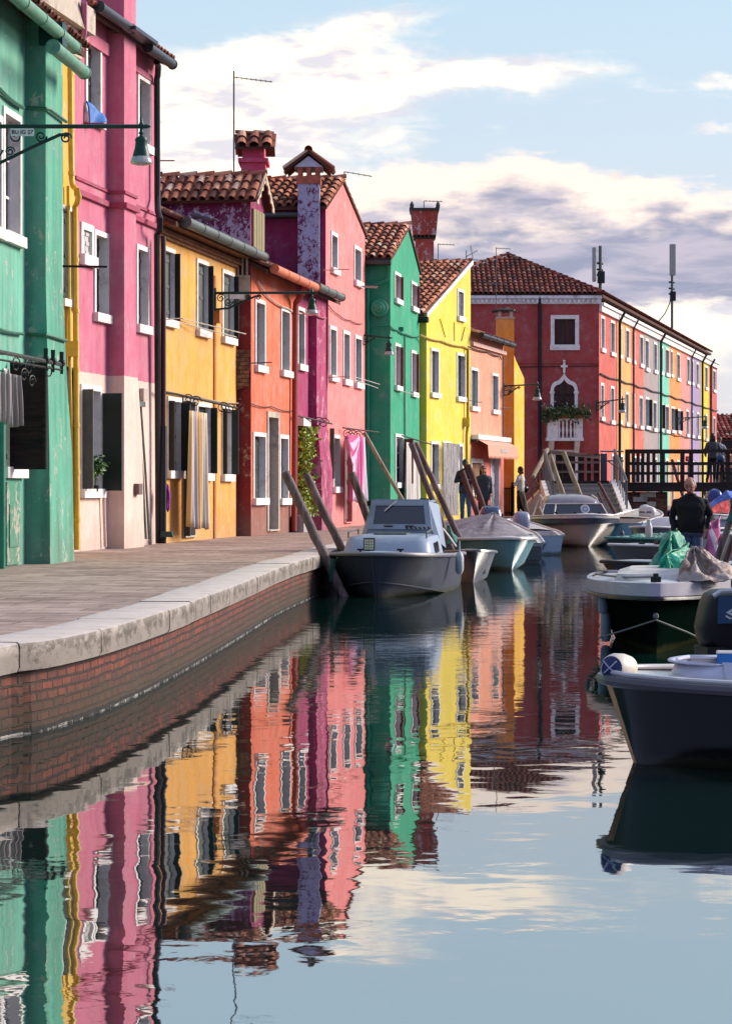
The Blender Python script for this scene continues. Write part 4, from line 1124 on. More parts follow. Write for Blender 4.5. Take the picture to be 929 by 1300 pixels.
H.tube('clothes_rod', [(374, 527, .1), (421, 538, .45)], .022, M_CABLE); H.tube('clothes_rod', [(435.5, 543, .1), (481, 549, .7)], .02, M_CABLE)
mb = MB()
for px, py in ((404, 536), (411, 537), (441, 551), (447, 552), (454, 553)):
    c = f.pt(px, py, .3); mb.tube(scroll(c, .13, f.n, Vector((0, 0, 1))), .012, 5)
H.part('rod_bracket', mb, M_CABLE, smooth=True)
mb = MB(); a = f.s_at(416.5); f.bx(mb, a, a+.04, .04, .15, f.z_at(419, 608), f.z_at(419, 544)); H.part('shutter', mb, simple('olive_grey_shutter', lin(84, 86, 70), .6))
mb = MB()
for p_, q_ in (((410, 343), (443, 342)), ((415, 479), (444, 478)), ((454, 363), (480, 364))): mb.tube([f.pt(*p_, .03), f.pt(*q_, .45)], .013, 5)
H.part('clothes_bar', mb, simple('rusty_bar', lin(130, 60, 60), .7))
mb = MB(); 
for p_, q_ in (((452, 479), (482, 488)), ((452, 483), (480, 493))): mb.tube([f.pt(*p_, .03), f.pt(*q_, .5)], .009, 4)
H.part('clothes_line', mb, M_WHITE)
H.cable([(384, 397), (400, 399), (414, 404)], .02, tt+.04, simple('pink_cable', lin(190, 90, 110), .6))
H.cable([(416, 386), (430, 400), (445, 407), (460, 411)], .012, .04); H.tube('downpipe', [(415, 378, .2), (415, 470, .05), (413.5, 500, .05), (413.5, 660, .05)], .035, simple('magenta_pipe', lin(150, 50, 86), .5))
mb = MB(); f.bx(mb, f.s_at(374.5), f.s_at(384), .0, .2, f.z_at(379, 541), f.z_at(379, 531)); H.part('vent_box', mb, M_WHITE)
ps = stripes('pink_white_cloth', [lin(232, 120, 176), lin(240, 214, 232), lin(222, 70, 140), lin(244, 226, 236)], 2.5)
cloth(f.pt(447.5, 552, .36), f.pt(462, 555, .42), 1.66, ps, 4, .06, 'door_curtain', 'pink and white striped sheet hanging straight down before the pink house door', 'curtains in front of the doors', flare=1.25)
# swag of the same cloth
mb = MB(); A_, B_ = f.pt(437, 551, .34), f.pt(452, 552, .40)
def sw(u, v):
    q = A_.lerp(B_, u); q.z -= (.12+.62*math.sin(math.pi*u))*v+.02; return q+f.n*(.05*math.sin(v*14+u*3)+.04)
mb.grid(sw, 20, 16, uvscale=(1, 1)); o = mb.build('cloth_swag', stripes('pink_swag', [lin(226, 80, 148), lin(240, 196, 222)], 2, 1), smooth='all', fix=False); recentre(o); tag(o, 'magenta pink cloth looped in a swag beside the striped pink sheet', 'cloth'); o.modifiers.new('thickness', 'SOLIDIFY').thickness = .01
# climbing vine in a planter
def leaf_mat(name, col, col2):
    m, t, b = newmat(name); r = t.n('ShaderNodeAttribute', attribute_name='rnd').outputs['Fac']
    t.set(b.inputs['Base Color'], t.mix(r, col, col2)); b.inputs['Roughness'].default_value = .6; b.inputs['Subsurface Weight'].default_value = 0
    return m
def leaves(mb, n, fn, size, rnd):
    for _ in range(n):
        c = Vector(fn()); a = Vector((rnd.gauss(0, 1), rnd.gauss(0, 1), rnd.gauss(0, .6))).normalized(); b = a.cross(Vector((rnd.gauss(0, 1), rnd.gauss(0, 1), rnd.gauss(0, 1)))).normalized()
        s_ = size*rnd.uniform(.6, 1.3); k = a.cross(b)*s_*.2
        mb.add([c-a*s_, c-a*s_*.2+b*s_*.55+k, c+a*s_, c-a*s_*.2-b*s_*.55+k], [(0, 1, 2), (0, 2, 3)], at=max(.01, rnd.random()))
rv = random.Random(3)
rt = empty('climbing_vine', f.pt(378, 672, .2), 0, 'yellow green vine climbing from a planter against the magenta wall', 'plant')
s_a, s_b = f.s_at(375.5), f.s_at(388)
def vf():
    z = rv.uniform(QZ+.35, f.z_at(380, 542)); k = .5+.5*math.sin(z*2.6); s_ = rv.uniform(s_a, s_a+(s_b-s_a)*(.55+.45*k)); return f.w(s_, abs(rv.gauss(0, .14))+.02, z)
mb = MB(); leaves(mb, 1500, vf, .06, rv); mb.build('foliage', leaf_mat('vine_leaf', lin(206, 214, 60), lin(96, 136, 50)), rt, fix=False)
mb = MB()
for k in range(3): mb.tube([f.w(s_a+.2+.1*k, .05, QZ+.3), f.w(s_a+.3, .08, 2), f.w(s_a+.2+.15*k, .05, 3.1)], .015, 5)
mb.build('stem', wood('vine_stem', lin(90, 70, 50)), rt)
mb = MB(); a = f.s_at(374, .1); f.bx(mb, a+.05, f.s_at(384.5, .1), .04, .3, QZ, QZ+.38); o = mb.build('planter', simple('pale_concrete', lin(176, 170, 168), .85), None); recentre(o); tag(o, 'pale concrete planter at the foot of the climbing vine', 'planter')

# ================================================================== H7 green gabled house
g7 = plaster('green_plaster', lin(40, 168, 124), streak=.22)
H = House('green_gabled_house', 'emerald green gabled house with brown red shutters in the middle of the row', (.65, 64.6), (1.55, 70.3), g7)
f = H.f
for (a, b, c, d_) in ((500.2, 508, 346, 384), (521.5, 528.6, 358, 394), (500.5, 507.7, 436, 494), (521.3, 527.8, 445, 502)):
    H.win(a, b, c, d_, pane=M_SHUTR, d=.08, sw=.08, far=.07, leafmat=M_SHUTR)
o = H.win(501, 511, 551, 617, pane=M_DARK, d=.12, kind='glass')
mb = MB(); a = H.last[1]; f.bx(mb, a-.04, a, .04, .30, f.z_at(510, 614), f.z_at(510, 557))
for zz in (.18, .8): z_ = f.z_at(510, 614)+(f.z_at(510, 557)-f.z_at(510, 614))*zz; f.bx(mb, a-.055, a-.04, .06, .28, z_, z_+.05)
mb.build('shutter', M_SHUTR, o)
H.win(514, 527, 560, 658, pane=M_SHUTB, d=.1, sill=False, sw=.05, kind='door', name='door', smat=simple('grey_door_frame', lin(120, 110, 110), .6))
zL, zA, zR = 7.75, 8.93, 7.9; ap = f.s_at(517.5)
H.walls([(0, QZ), (f.L, QZ), (f.L, zR), (ap, zA), (0, zL)], 8)
H.roof_gable(0, f.L, zL, zA, zR, ap, 8, ov=.16)
mb = MB(); mb.tube([f.w(-.2, .05, zL-.16), f.w(-.2, -8, zL-.16)], .085, 10); H.part('gutter', mb, simple('dark_gutter', lin(70, 76, 76), .35, .6), smooth=True)
sf = Fac((P(455, 0, 64.55).x, 64.55), (.65, 64.55)); gp = simple('green_pipe', lin(20, 140, 104), .45)
mb = MB(); mb.tube([sf.pt(494, 331, .08), sf.pt(493, 352, .08), sf.pt(488, 357, .08), sf.pt(466, 365, .08), sf.pt(465.5, 650, .08)], .06, 8); H.part('downpipe', mb, gp, smooth=True)
mb = MB(); mb.lathe([(0, .12), (.05, .12), (.07, .08), (.13, .08), (.15, .04), (.23, .03), (.24, 0)], sf.pt(481.5, 391, 0), 20, Matrix.Rotation(R(90), 3, 'X')); H.part('medallion', mb, g7, smooth=True)
mb = MB(); mb.tube([sf.pt(460, 412, .04), sf.pt(480, 414, .04), sf.pt(495, 414, .04)], .02, 5); H.part('cable', mb, gp)
H.cable([(495, 414), (505, 419), (515, 424), (532, 427)], .024, .05, gp); H.tube('conduit', [(513.5, 424, .03), (513.5, 553, .03)], .018, M_CABLE)
mb = MB(); mb.box(f.pt(509, 418, .06), (.12, .1, .12)); H.part('junction_box', mb, gp)
H.tube('clothes_rod', [(510, 553, .1), (547, 564, .7)], .02, M_CABLE)
mb = MB()
for p_, q_ in (((501, 494), (533, 503)), ((460, 364.5), (479, 365.5))): mb.tube([f.pt(*p_, .03), f.pt(*q_, .4)], .012, 5)
H.part('clothes_line', mb, M_CREAM)
wc_ = stripes('cream_white_cloth', [lin(226, 220, 212), lin(200, 192, 184), lin(232, 228, 222)], 3)
cloth(f.pt(515.5, 561, .2), f.pt(531, 566, .28), 1.9, wc_, 6, .045, 'door_curtain', 'cream white curtain in the door of the emerald green gabled house', 'curtains in front of the doors', flare=1.15)

# ================================================================== H8 yellow house
y8 = plaster('lemon_plaster', lin(250, 220, 60), streak=.1)
H = House('lemon_house', 'lemon yellow house with white edged sloping roof and rope curtain', (1.76, 70.4), (3.27, 75.7), y8)
f = H.f
for (a, b, c, d_) in ((580, 588.3, 367, 406), (546, 556.8, 442, 503), (579, 590, 448, 508), (546.2, 556.8, 560, 619), (581, 587, 563, 618)):
    H.win(a, b, c, d_, pane=M_SHUTG if c < 400 else M_SHUT, d=.05 if c < 400 else .17, sw=.09)
H.win(561, 572, 560, 651, pane=M_DOOR, d=.1, sill=False, sw=.05, kind='door', name='door')
zL, zR = 6.72, 8.62
H.walls([(0, QZ), (f.L, QZ), (f.L, zR), (0, zL)], 7)
mb = MB(); ov = .35; sl = (zR-zL)/f.L; E0 = f.w(-ov, .02, zL-sl*ov); E1 = f.w(-ov, -8, zL-sl*ov); R0 = f.w(f.L+.02, .02, zR)
mb.par(E0-Vector((0, 0, .04)), E1-E0, R0-E0, (0, 0, .08)); tiles(mb, E1+Vector((0, 0, .04)), E0-E1, R0-E0, (E1-E0).length, (R0-E0).length)

ridge_caps(mb, R0+Vector((0, 0, .05)), f.w(f.L, -8, zR+.05)); H.part('roof', mb, TILE)
mb = MB(); a = f.w(-.25, .05, zL-.2); b = f.w(f.L, .05, zR-.06); mb.par(a, b-a, f.n*.04, (0, 0, .13)); H.part('barge_board', mb, M_WHITE)
mb = MB(); mb.tube([f.w(-ov-.02, .15, zL-.28), f.w(-ov-.02, -7, zL-.28)], .09, 10); H.part('gutter', mb, M_BLACK, smooth=True)
mb = MB()
for (x0, y0, x1, y1) in ((558.5, 405, 565, 428), (576.4, 409, 576.6, 433), (590, 415, 585.5, 433)): mb.tube([f.pt(x0, y0, .03), f.pt(x1, y1, .03)], .013, 5)
H.part('tie_bar', mb, M_CABLE)
H.cable([(533, 425), (560, 433), (588, 440), (597, 443)], .026, .05, simple('ochre_cable', lin(190, 150, 40), .6)); mb = MB(); mb.box(f.pt(591, 536, .07), (.22, .2, .28)); H.part('junction_box', mb, simple('yellow_box', lin(226, 190, 50), .5))
H.tube('downpipe', [(593.5, 443, .1), (593.5, 540, .1), (592, 553, .1), (592.5, 640, .1)], .045, simple('ochre_cable', lin(190, 150, 40), .6))
# rope curtain: strands
rt = None; mb = MB(); rnd = random.Random(5)
for k in range(20):
    a = f.pt(563, 562, .16).lerp(f.pt(582, 564, .26), k/19); q = []
    for j in range(9):
        v_ = j/8; q.append(a+Vector((0, 0, -2.15*v_))+(f.n*.0+f.u*.6)*(-.22*math.sin(v_*2.2))*(.4+.02*k)+Vector((rnd.gauss(0, .008), rnd.gauss(0, .02), 0)))
    mb.tube(q, .022, 5)
o = mb.build('rope_curtain', simple('white_rope', lin(226, 220, 214), .9, var=.25, scale=30), smooth=True); recentre(o); tag(o, 'white rope curtain blowing from the door of the lemon yellow house', 'curtain', 'curtains in front of the doors')

# ================================================================== H9 salmon house
s9 = plaster('peach_plaster', lin(248, 158, 122), low=lin(240, 122, 112), zsplit=3.2, streak=.2)
H = House('peach_house', 'low peach house with scalloped awning over a lilac door', (3.27, 75.7), (4.63, 81.4), s9)
f = H.f
for (a, b, c, d_) in ((596.8, 606.3, 467, 520), (623.6, 632, 474, 524)): H.win(a, b, c, d_, d=.15, pane=M_SHUT, leafmat=M_SHUT)
H.win(597, 612, 582, 628, pane=wood('light_panel_wood', lin(176, 130, 90)), d=.06, sw=.14)
H.win(622, 633, 576, 656, pane=simple('lilac_door_paint', lin(196, 184, 206), .6), d=.2, sill=False, kind='door', name='door')
ze = 6.45
H.walls([(0, QZ), (f.L, QZ), (f.L, ze), (0, ze)], 7)
H.roof_canal(0, f.L, ze, .34, 7, ov=.3, mat=TILE_D); H.gutter(-.05, f.L+.05, .36, ze-.1, .075, M_BLACK)
mb = MB(); f.bx(mb, 0, f.L, 0, .1, ze-.42, ze-.30); H.part('eaves_moulding', mb, simple('pale_pink_trim', lin(238, 190, 176), .7))
H.cable([(594, 440), (620, 447), (634, 452), (636, 456)], .022, .05); H.tube('downpipe', [(638, 452, .06), (638, 556, .06)], .03, M_GREYM)
mb = MB()
for p_, q_ in (((593, 508), (611, 511)), ((636, 518), (650, 518))): mb.tube([f.pt(*p_, .03), f.pt(*q_, .3)], .014, 5)
H.part('clothes_bar', mb, M_IRON)
a0, a1 = .25, f.L-.15; zt = f.z_at(600, 553)
rt = empty('awning', f.w(a0, 0, zt-.7), 0, 'peach scalloped awning with white lettering over the peach house shopfront', 'awning')
mb = MB(); f.bx(mb, a0-.2, a1+.25, .0, .24, zt-.12, zt+.03); aw = mb.build('cassette', M_WHITE, rt)
mb = MB(); f.bx(mb, a0-.25, a1+.3, .02, .20, zt-.2, zt-.125); mb.build('roller', M_BLACK, rt)
mb = MB(); N_ = 48
pt_, zt2, zb2 = .50, zt-.30, zt-.62
top = [f.w(a0+(a1-a0)*k/N_, .2, zt-.14) for k in range(N_+1)]; mid = [f.w(a0+(a1-a0)*k/N_, pt_, zt2) for k in range(N_+1)]
bot = [f.w(a0+(a1-a0)*k/N_, pt_+.02, zb2-(.11 if k % 2 else 0)) for k in range(N_+1)]
v = top+mid+bot; n1 = N_+1
mb.add(v, [(k, k+1, n1+k+1, n1+k) for k in range(N_)]+[(n1+k, n1+k+1, 2*n1+k+1, 2*n1+k) for k in range(N_)])
o = mb.build('fabric', stripes('peach_canvas', [lin(250, 176, 146), lin(240, 158, 130)], 5), rt, fix=False); o.modifiers.new('thickness', 'SOLIDIFY').thickness = .008
def text_mesh(name, body, size, mat, parent, M, ext=.004, sx=1.0):
    cu = bpy.data.curves.new(name, 'FONT'); cu.body = body; cu.size = size; cu.extrude = ext; cu.align_x = 'CENTER'; cu.align_y = 'CENTER'
    to = bpy.data.objects.new(name+'_tmp', cu); COL.objects.link(to)
    me = bpy.data.meshes.new_from_object(to.evaluated_get(bpy.context.evaluated_depsgraph_get()))
    bpy.data.objects.remove(to); bpy.data.curves.remove(cu)
    me.transform(M @ Matrix.Diagonal((sx, 1, 1, 1))); me.transform(WM[parent].inverted())
    me.materials.clear(); me.materials.append(mat)
    o = bpy.data.objects.new(name, me); COL.objects.link(o); o.parent = parent; WM[o] = WM[parent]; return o
def frame_M(o, x, y):
    x = Vector(x).normalized(); y = Vector(y).normalized(); z = x.cross(y); m = Matrix.Identity(4)
    for i in range(3): m[i][0], m[i][1], m[i][2], m[i][3] = x[i], y[i], z[i], o[i]
    return m
# faint script strokes on the valance (not readable in the photograph)
mb = MB(); k0 = f.w((a0+a1)*.5-.55, pt_+.035, (zt2+zb2)/2)
for j in range(7):
    b_ = k0+f.u*(.17*j); mb.tube([b_+Vector((0, 0, -.06)), b_+f.u*.05+Vector((0, 0, .07)), b_+f.u*.09+Vector((0, 0, -.03)), b_+f.u*.14+Vector((0, 0, .05))], .014, 4)
mb.build('lettering', M_WHITE, rt)

# ================================================================== H10 orange chimney house
o10 = plaster('amber_plaster', lin(255, 190, 0), streak=.06, damp=.2)
H = House('amber_house', 'bright amber house behind the peach house with a tall capped chimney', (4.98, 82.2), (5.45, 84.0), o10, cat='house')
f = H.f
xl, xr = P(631, 0, 82.0).x, P(652.5, 0, 82.0).x
mb = MB(); zt = P(0, 404, 82).z; mb.box(((xl+xr)/2, 82.5, (zt+QZ-.2)/2+.0), (xr-xl, .9, zt-QZ+.2)); cm = H.part('chimney', mb, plaster('orange_chimney_plaster', lin(255, 160, 0), streak=.06, damp=.2))
# wide sloping foot towards the canal side
zz = P(0, 478, 83).z; zz2 = P(0, 452, 82.5).z; xb = 5.0
fr = Vector((xr-.02, 82.06, 0)); e = Vector((5.50, 84.2, 0)); e2 = Vector((5.25, 83.3, 0))
mb = MB(); L_ = (e-fr).length; uu = (e-fr).normalized()
mb.prism([(0, QZ-.2), (L_, QZ-.2), (L_, zz), (.35, P(0, 455, 82).z), (0, P(0, 448, 82).z)], fr, uu, (0, 0, 1), Vector((-1.6, .35, 0))); H.part('wall', mb, o10)
mb = MB(); mb.box((3.55, 87.6, (QZ-.2+5.0)/2), (2.0, 5.8, 5.2)); H.part('rear_wall', mb, o10)
mb = MB(); mb.par((2.5, 84.4, 5.0), (2.1, 0, 0), (0, 3.2, 1.0), (0, 0, .08)); mb.par((2.5, 90.6, 5.0), (2.1, 0, 0), (0, -3.2, 1.0), (0, 0, .08)); tiles(mb, (2.5, 84.4, 5.08), (1, 0, 0), (0, 3.2, 1.0), 2.1, 3.35); H.part('roof', mb, TILE_D)
zt_ = zt; mb = MB(); cc = ((xl+xr)/2, 82.5)
for dx_ in (-.2, .2):
    for dy_ in (-.3, 0, .3): mb.box((cc[0]+dx_, cc[1]+dy_, zt_+.14), (.09, .09, .28))
mb.box((cc[0], cc[1], zt_+.02), (.62, .95, .06)); mb.build('vent_posts', M_CREAM, cm)
mb = MB(); mb.lathe([(.0, .36), (.12, .36), (.2, .3), (.42, .26), (.44, .20), (.3, .22), (0, .24)], (cc[0], cc[1], zt_+.05), 14)
for k in range(12):
    a = k*math.pi/6; mb.tube([(cc[0]+.2*math.cos(a), cc[1]+.2*math.sin(a), zt_+.33), (cc[0]+.46*math.cos(a), cc[1]+.46*math.sin(a), zt_+.26)], .035, 5)
mb.build('cap', simple('dark_cap_tile', lin(70, 52, 48), .8), cm)

# ================================================================== big flared chimney behind the lemon house
Z3 = 80.0
cxx = P(541, 0, Z3).x
rt = empty('flared_chimney', (cxx, Z3, 7.0), 0, 'tall flared brick red chimney with weathered plaster rising behind the lemon yellow roof', 'chimney')
w_ = lambda px: px/F*Z3
zz = lambda py: P(0, py, Z3).z
ccp = plaster('weathered_red_plaster', lin(176, 70, 58), peel=lin(190, 176, 184), peel_amt=.10, damp=0)
mb = MB()
def frust(mb, c, z0, z1, a0, b0, a1, b1):
    v = [Vector((c[0]+sx*a, c[1]+sy*b, z)) for (z, a, b) in ((z0, a0, b0), (z1, a1, b1)) for sx, sy in ((-1, -1), (1, -1), (1, 1), (-1, 1))]
    mb.add(v, [(3, 2, 1, 0), (4, 5, 6, 7), (0, 1, 5, 4), (1, 2, 6, 5), (2, 3, 7, 6), (3, 0, 4, 7)])
C = (cxx-.05, Z3+.5)
frust(mb, C, 6.5, zz(303), w_(11.5), .42, w_(11.5), .42); mb.build('stack', ccp, rt)
mb = MB(); frust(mb, C, zz(298), zz(268), w_(14.5), .52, w_(17), .62); mb.build('flared_head', ccp, rt)
mb = MB(); frust(mb, C, zz(303), zz(301), w_(12), .44, w_(14), .5)
for k in range(5):
    for sy in (-.42, .42): mb.box((C[0]+(k-2)*.13, C[1]+sy, zz(299.5)), (.06, .1, .1))
for k in range(5):
    for sx in (-w_(13), w_(13)): mb.box((C[0]+sx, C[1]+(k-2)*.17, zz(299.5)), (.06, .08, .1))
frust(mb, C, zz(268), zz(264.5), w_(18), .66, w_(18.5), .68)
for sx in (-1, 1):
    for sy in (-1, 1): mb.tube([(C[0]+sx*w_(16.5), C[1]+sy*.58, zz(264.5)), (C[0]+sx*w_(16.5), C[1]+sy*.58, zz(260)), (C[0]+sx*w_(16.5), C[1]+sy*.58, zz(256))], [.07, .08, .02], 6)
mb.build('crest', simple('mossy_lead', lin(52, 62, 58), .7), rt)
antenna(538, 255, 268, Z3, [(538, 255, 561, 256)], label='small aerial on top of the flared brick red chimney')
antenna(556, 309, 330, Z3+1, [(556, 310, 577, 311)], label='low aerial beside the foot of the flared chimney')
# potted plants on the pink house's window sill
f3 = Fac((-4.585, 38.1), (-3.73, 43.2)); rv = random.Random(21)
for i, (px, py, rr, hh, lb) in enumerate(((113.5, 624, .055, .12, 'small lime green plant in a white cup on the pink house window sill'), (121.5, 624, .06, .10, 'taller leafy green plant in a dark pot on the pink house window sill'))):
    b_ = f3.pt(px, py, .06); rt = empty('potted_plant', b_, 0, lb, 'plant', 'potted plants on the window sill')
    mb = MB(); mb.lathe([(0, 0), (rr*.7, 0), (rr, hh), (rr*.85, hh), (rr*.8, hh*.8), (0, hh*.8)], b_, 12); mb.build('pot', M_WHITE if i == 0 else M_BLACK, rt, smooth=True)
    mb = MB(); r_ = .08 if i == 0 else .14; top = .10 if i == 0 else .30
    leaves(mb, 90 if i == 0 else 240, lambda: b_+Vector((rv.gauss(0, r_*.5), rv.gauss(0, r_*.5), hh+top+rv.gauss(0, r_*.55))), .035 if i == 0 else .05, rv)
    mb.build('foliage', leaf_mat('lime_leaf', lin(150, 190, 40), lin(110, 150, 30)) if i == 0 else leaf_mat('pot_leaf', lin(96, 140, 60), lin(40, 80, 44)), rt, fix=False)
    mb = MB(); mb.tube([b_+Vector((0, 0, hh*.8)), b_+Vector((0, 0, hh+top))], .008, 5); mb.build('stem', M_DOOR, rt)
# ================================================================== H11 red corner palace
r11 = plaster('brick_red_plaster', lin(182, 72, 68), streak=.12, damp=.3)  # same paint as the canal side; front's shade put into this darker red
A, B = (.9, 100.0), (9.63, 100.0)
H = House('red_corner_house', 'large dark red corner house with Gothic window, balcony and hipped tile roof', A, B, r11, group='houses beyond the bridge')
f = H.f; D = 9.0
ze = 9.15
# side facade (towards the canal)
ux = Vector((.243, 1, 0)).normalized()
SA = Vector((9.63, 100, 0))
def side_at(px):
    g = Fac((9.63, 100), (9.63+ux.x*60, 100+ux.y*60)); return g
SF = Fac((9.63, 100), (9.63+ux.x*60, 100+ux.y*60))
H.win(698.5, 734.5, 400, 443, pane=wood('brown_shutter_wood', lin(84, 54, 50), rough=.7), d=.08, sw=.16)
H.win(700, 733, 571, 640, pane=M_DARK, d=.12, sw=.2, sill=False, name='door', kind='door')
W0 = f.L
holes = H.holes
mb = MB(); wall_poly(mb, f, [(0, QZ-.2), (W0, QZ-.2), (W0, ze), (0, ze)], holes)
mb.poly([f.w(0, 0, QZ), f.w(0, 0, ze), f.w(0, -12, ze), f.w(0, -12, QZ)])
H.part('wall', mb, r11)
# Gothic ogee window: outline, raised stone frame and wooden leaf
Zg = 100.0; kx = Zg/F
cxg = P(715.5, 0, Zg).x-A[0]; zb = P(0, 531, Zg).z; zs = P(0, 496, Zg).z; zt = P(0, 473, Zg).z
def ogee(hw, sp, ap, n=10):
    """half outline from the spring up to the apex, mirrored"""
    pts = []
    for k in range(n+1):
        q = k/n
        if q < .55:
            a = q/.55*math.pi*.5; x = hw*(.55+.45*math.cos(a)); z = sp+(ap-sp)*.52*math.sin(a)
        else:
            a = (q-.55)/.45; x = hw*.55*(1-a)**1.35+.0; z = sp+(ap-sp)*(.52+.48*a**1.25)
        pts.append((x, z))
    return pts
hw = 17.3*kx; hw2 = 13.2*kx
outr = ogee(hw, zs, zt); inn = ogee(hw2, zs+.0, zt-.28)
mb = MB()
N_ = len(outr)
for sg in (1, -1):
    o_ = [(cxg+sg*x, z) for x, z in [(hw, zb)]+outr]; i_ = [(cxg+sg*x, z) for x, z in [(hw2, zb)]+inn]
    for k in range(N_):
        q = [o_[k], o_[k+1], i_[k+1], i_[k]]
        a = [f.w(x, .10, z) for x, z in q]; b = [f.w(x, .0, z) for x, z in q]
        mb.add(a+b, [(0, 1, 2, 3), (7, 6, 5, 4), (0, 4, 5, 1), (1, 5, 6, 2), (2, 6, 7, 3), (3, 7, 4, 0)])
cz = zt; mb.box(f.w(cxg, .06, cz+.2), (.09, .09, .42)); mb.box(f.w(cxg, .06, cz+.26), (.28, .08, .09)); mb.sphere(f.w(cxg, .06, cz+.47), .06, 8, 6)
for sg in (-1, 1): f.bx(mb, cxg+sg*(hw+hw2)/2-.10, cxg+sg*(hw+hw2)/2+.10, .0, .12, zs-.12, zs-.03)
go = MB()
pl = [(cxg-hw2, zb)]+[(cxg+hw2, zb)]+[(cxg+x, z) for x, z in inn]+[(cxg-x, z) for x, z in reversed(inn[:-1])]
go.prism(pl, f.w(0, .02, 0), f.u, (0, 0, 1), f.n*.03)
gw = H.part('gothic_window', go, wood('brown_shutter_wood', lin(84, 54, 50), rough=.7)); mb.build('frame', M_WHITE, gw)
mb = MB(); f.bx(mb, cxg-.01, cxg+.01, .05, .062, zb, zt-.5)
for z_ in (zs-.2, zb+.5): f.bx(mb, cxg-hw2+.05, cxg-.08, .05, .065, z_, z_+.05); f.bx(mb, cxg+.08, cxg+hw2-.05, .05, .065, z_, z_+.05)
mb.build('strap_hinge', M_IRON, gw)
# balcony
zt_, zf = P(0, 532, Zg).z, P(0, 556, Zg).z
xa, xb = P(693, 0, Zg).x-A[0], P(737, 0, Zg).x-A[0]
mb = MB(); f.bx(mb, xa-.04, xb+.04, 0, .85, zf-.13, zf); bal = H.part('balcony', mb, M_WHITE)
mb = MB(); f.bx(mb, xa, xb, .72, .84, zt_-.08, zt_)
f.bx(mb, xa, xa+.42, .73, .83, zf, zt_-.08); f.bx(mb, xb-.28, xb, .73, .83, zf, zt_-.08)
f.bx(mb, xa, xa+.1, .1, .73, zf, zt_); f.bx(mb, xb-.1, xb, .1, .73, zf, zt_); mb.build('parapet', M_WHITE, bal)
mb = MB()
for k in range(5):
    x_ = xa+.42+(xb-xa-.70)*(k+.3)/4.6; mb.lathe([(.03, 0), (.05, .05), (.035, .12), (.06, .3), (.035, .5), (.05, .62), (.035, zt_-.08-zf)], f.w(x_, .78, zf), 8)
mb.build('baluster', M_WHITE, bal, smooth=True)
mb = MB()
for x_ in (P(698.5, 0, Zg).x-A[0], P(731, 0, Zg).x-A[0]):
    mb = MB(); mb.prism([(0, 0), (.75, 0), (.55, -.22), (.25, -.42), (.12, -.75), (0, -.8)], f.w(x_-.1, 0, zf-.13), f.n, (0, 0, 1), f.u*.2); mb.build('bracket', M_WHITE, bal)
rv = random.Random(8)
for i, (p0, p1) in enumerate(((686, 702), (704, 722), (722, 747))):
    x0, x1 = P(p0, 0, Zg).x-A[0], P(p1, 0, Zg).x-A[0]
    rt = empty('flower_box', f.w((x0+x1)/2, .85, zt_), 0, ['trailing green plant at the end of the balcony by the drainpipe', 'green plant in terracotta box in front of the Gothic window', 'broad bushy green plant at the corner side of the balcony'][i], 'plant', 'plants on the balcony')
    mb = MB(); f.bx(mb, max(x0+.1, xa+.02), min(x1-.1, xb-.02), .70, .92, zt_+.004, zt_+.17); mb.build('box', simple('terracotta', lin(170, 92, 68), .8), rt)
    mb = MB(); leaves(mb, 420, lambda: f.w(rv.uniform(x0, x1), .85+rv.gauss(0, .13), zt_+.22+rv.gauss(0, .15)+(.08 if i == 2 else 0)-.1*abs(rv.gauss(0, 1))*(i != 1)), .07, rv)
    mb.build('foliage', leaf_mat('balcony_leaf', lin(96, 116, 50), lin(34, 66, 34)), rt, fix=False)
# cornice band
mb = MB(); zc = P(0, 386, Zg).z; f.bx(mb, 0, W0+.08, 0, .10, zc, zc+.22); f.bx(mb, 0, W0+.10, .0, .2, zc+.22, zc+.34)
for k in range(46): f.bx(mb, k*.19+.05, k*.19+.13, .10, .17, zc+.04, zc+.20)
H.part('cornice', mb, simple('pale_grey_cornice', lin(244, 244, 244), .85, var=.2, scale=5, dirt=lin(120, 120, 120), dirt_amt=.7))
mb = MB(); z_ = P(0, 461, Zg).z; f.bx(mb, 0, W0, 0, .05, z_, z_+.06); H.part('string_course', mb, r11)
# hipped roof
zr = 11.55; er = P(0, 374, Zg).z; hw = 4.75
ov = .14; ap = Vector((SA.x-4.35, 100+4.7, zr)) + Vector((.243*1.0, 0, 0)); ap = Vector((6.12, 104.4, zr))
c0 = Vector((.9-.35, 100-ov, er)); c1 = Vector((9.63+ov, 100-ov, er)); farl = 46.0
c2 = c1+ux*farl; c3 = c0+ux*farl; ar = ap+ux*farl
mb = MB()
mb.poly([c0, c1, ap]); mb.poly([c1, c2, ar, ap]); mb.poly([c2, c3, ar]); mb.poly([c3, c0, ap, ar])
for a_, b_ in ((c0, c1), (c1, c2), (c2, c3), (c3, c0)): mb.poly([a_, b_, b_-Vector((0, 0, .12)), a_-Vector((0, 0, .12))])
mb.poly([p-Vector((0, 0, .12)) for p in (c0, c1, c2, c3)])
apx = ap.x-c0.x; Lf = (c1-c0).x; V = (ap-Vector((ap.x, c0.y, er))); Lv = V.length
tiles(mb, c0+Vector((0, 0, .03)), (1, 0, 0), V, Lf, Lv, inside=lambda u, v: v/Lv < (u/apx if u < apx else (Lf-u)/(Lf-apx)))
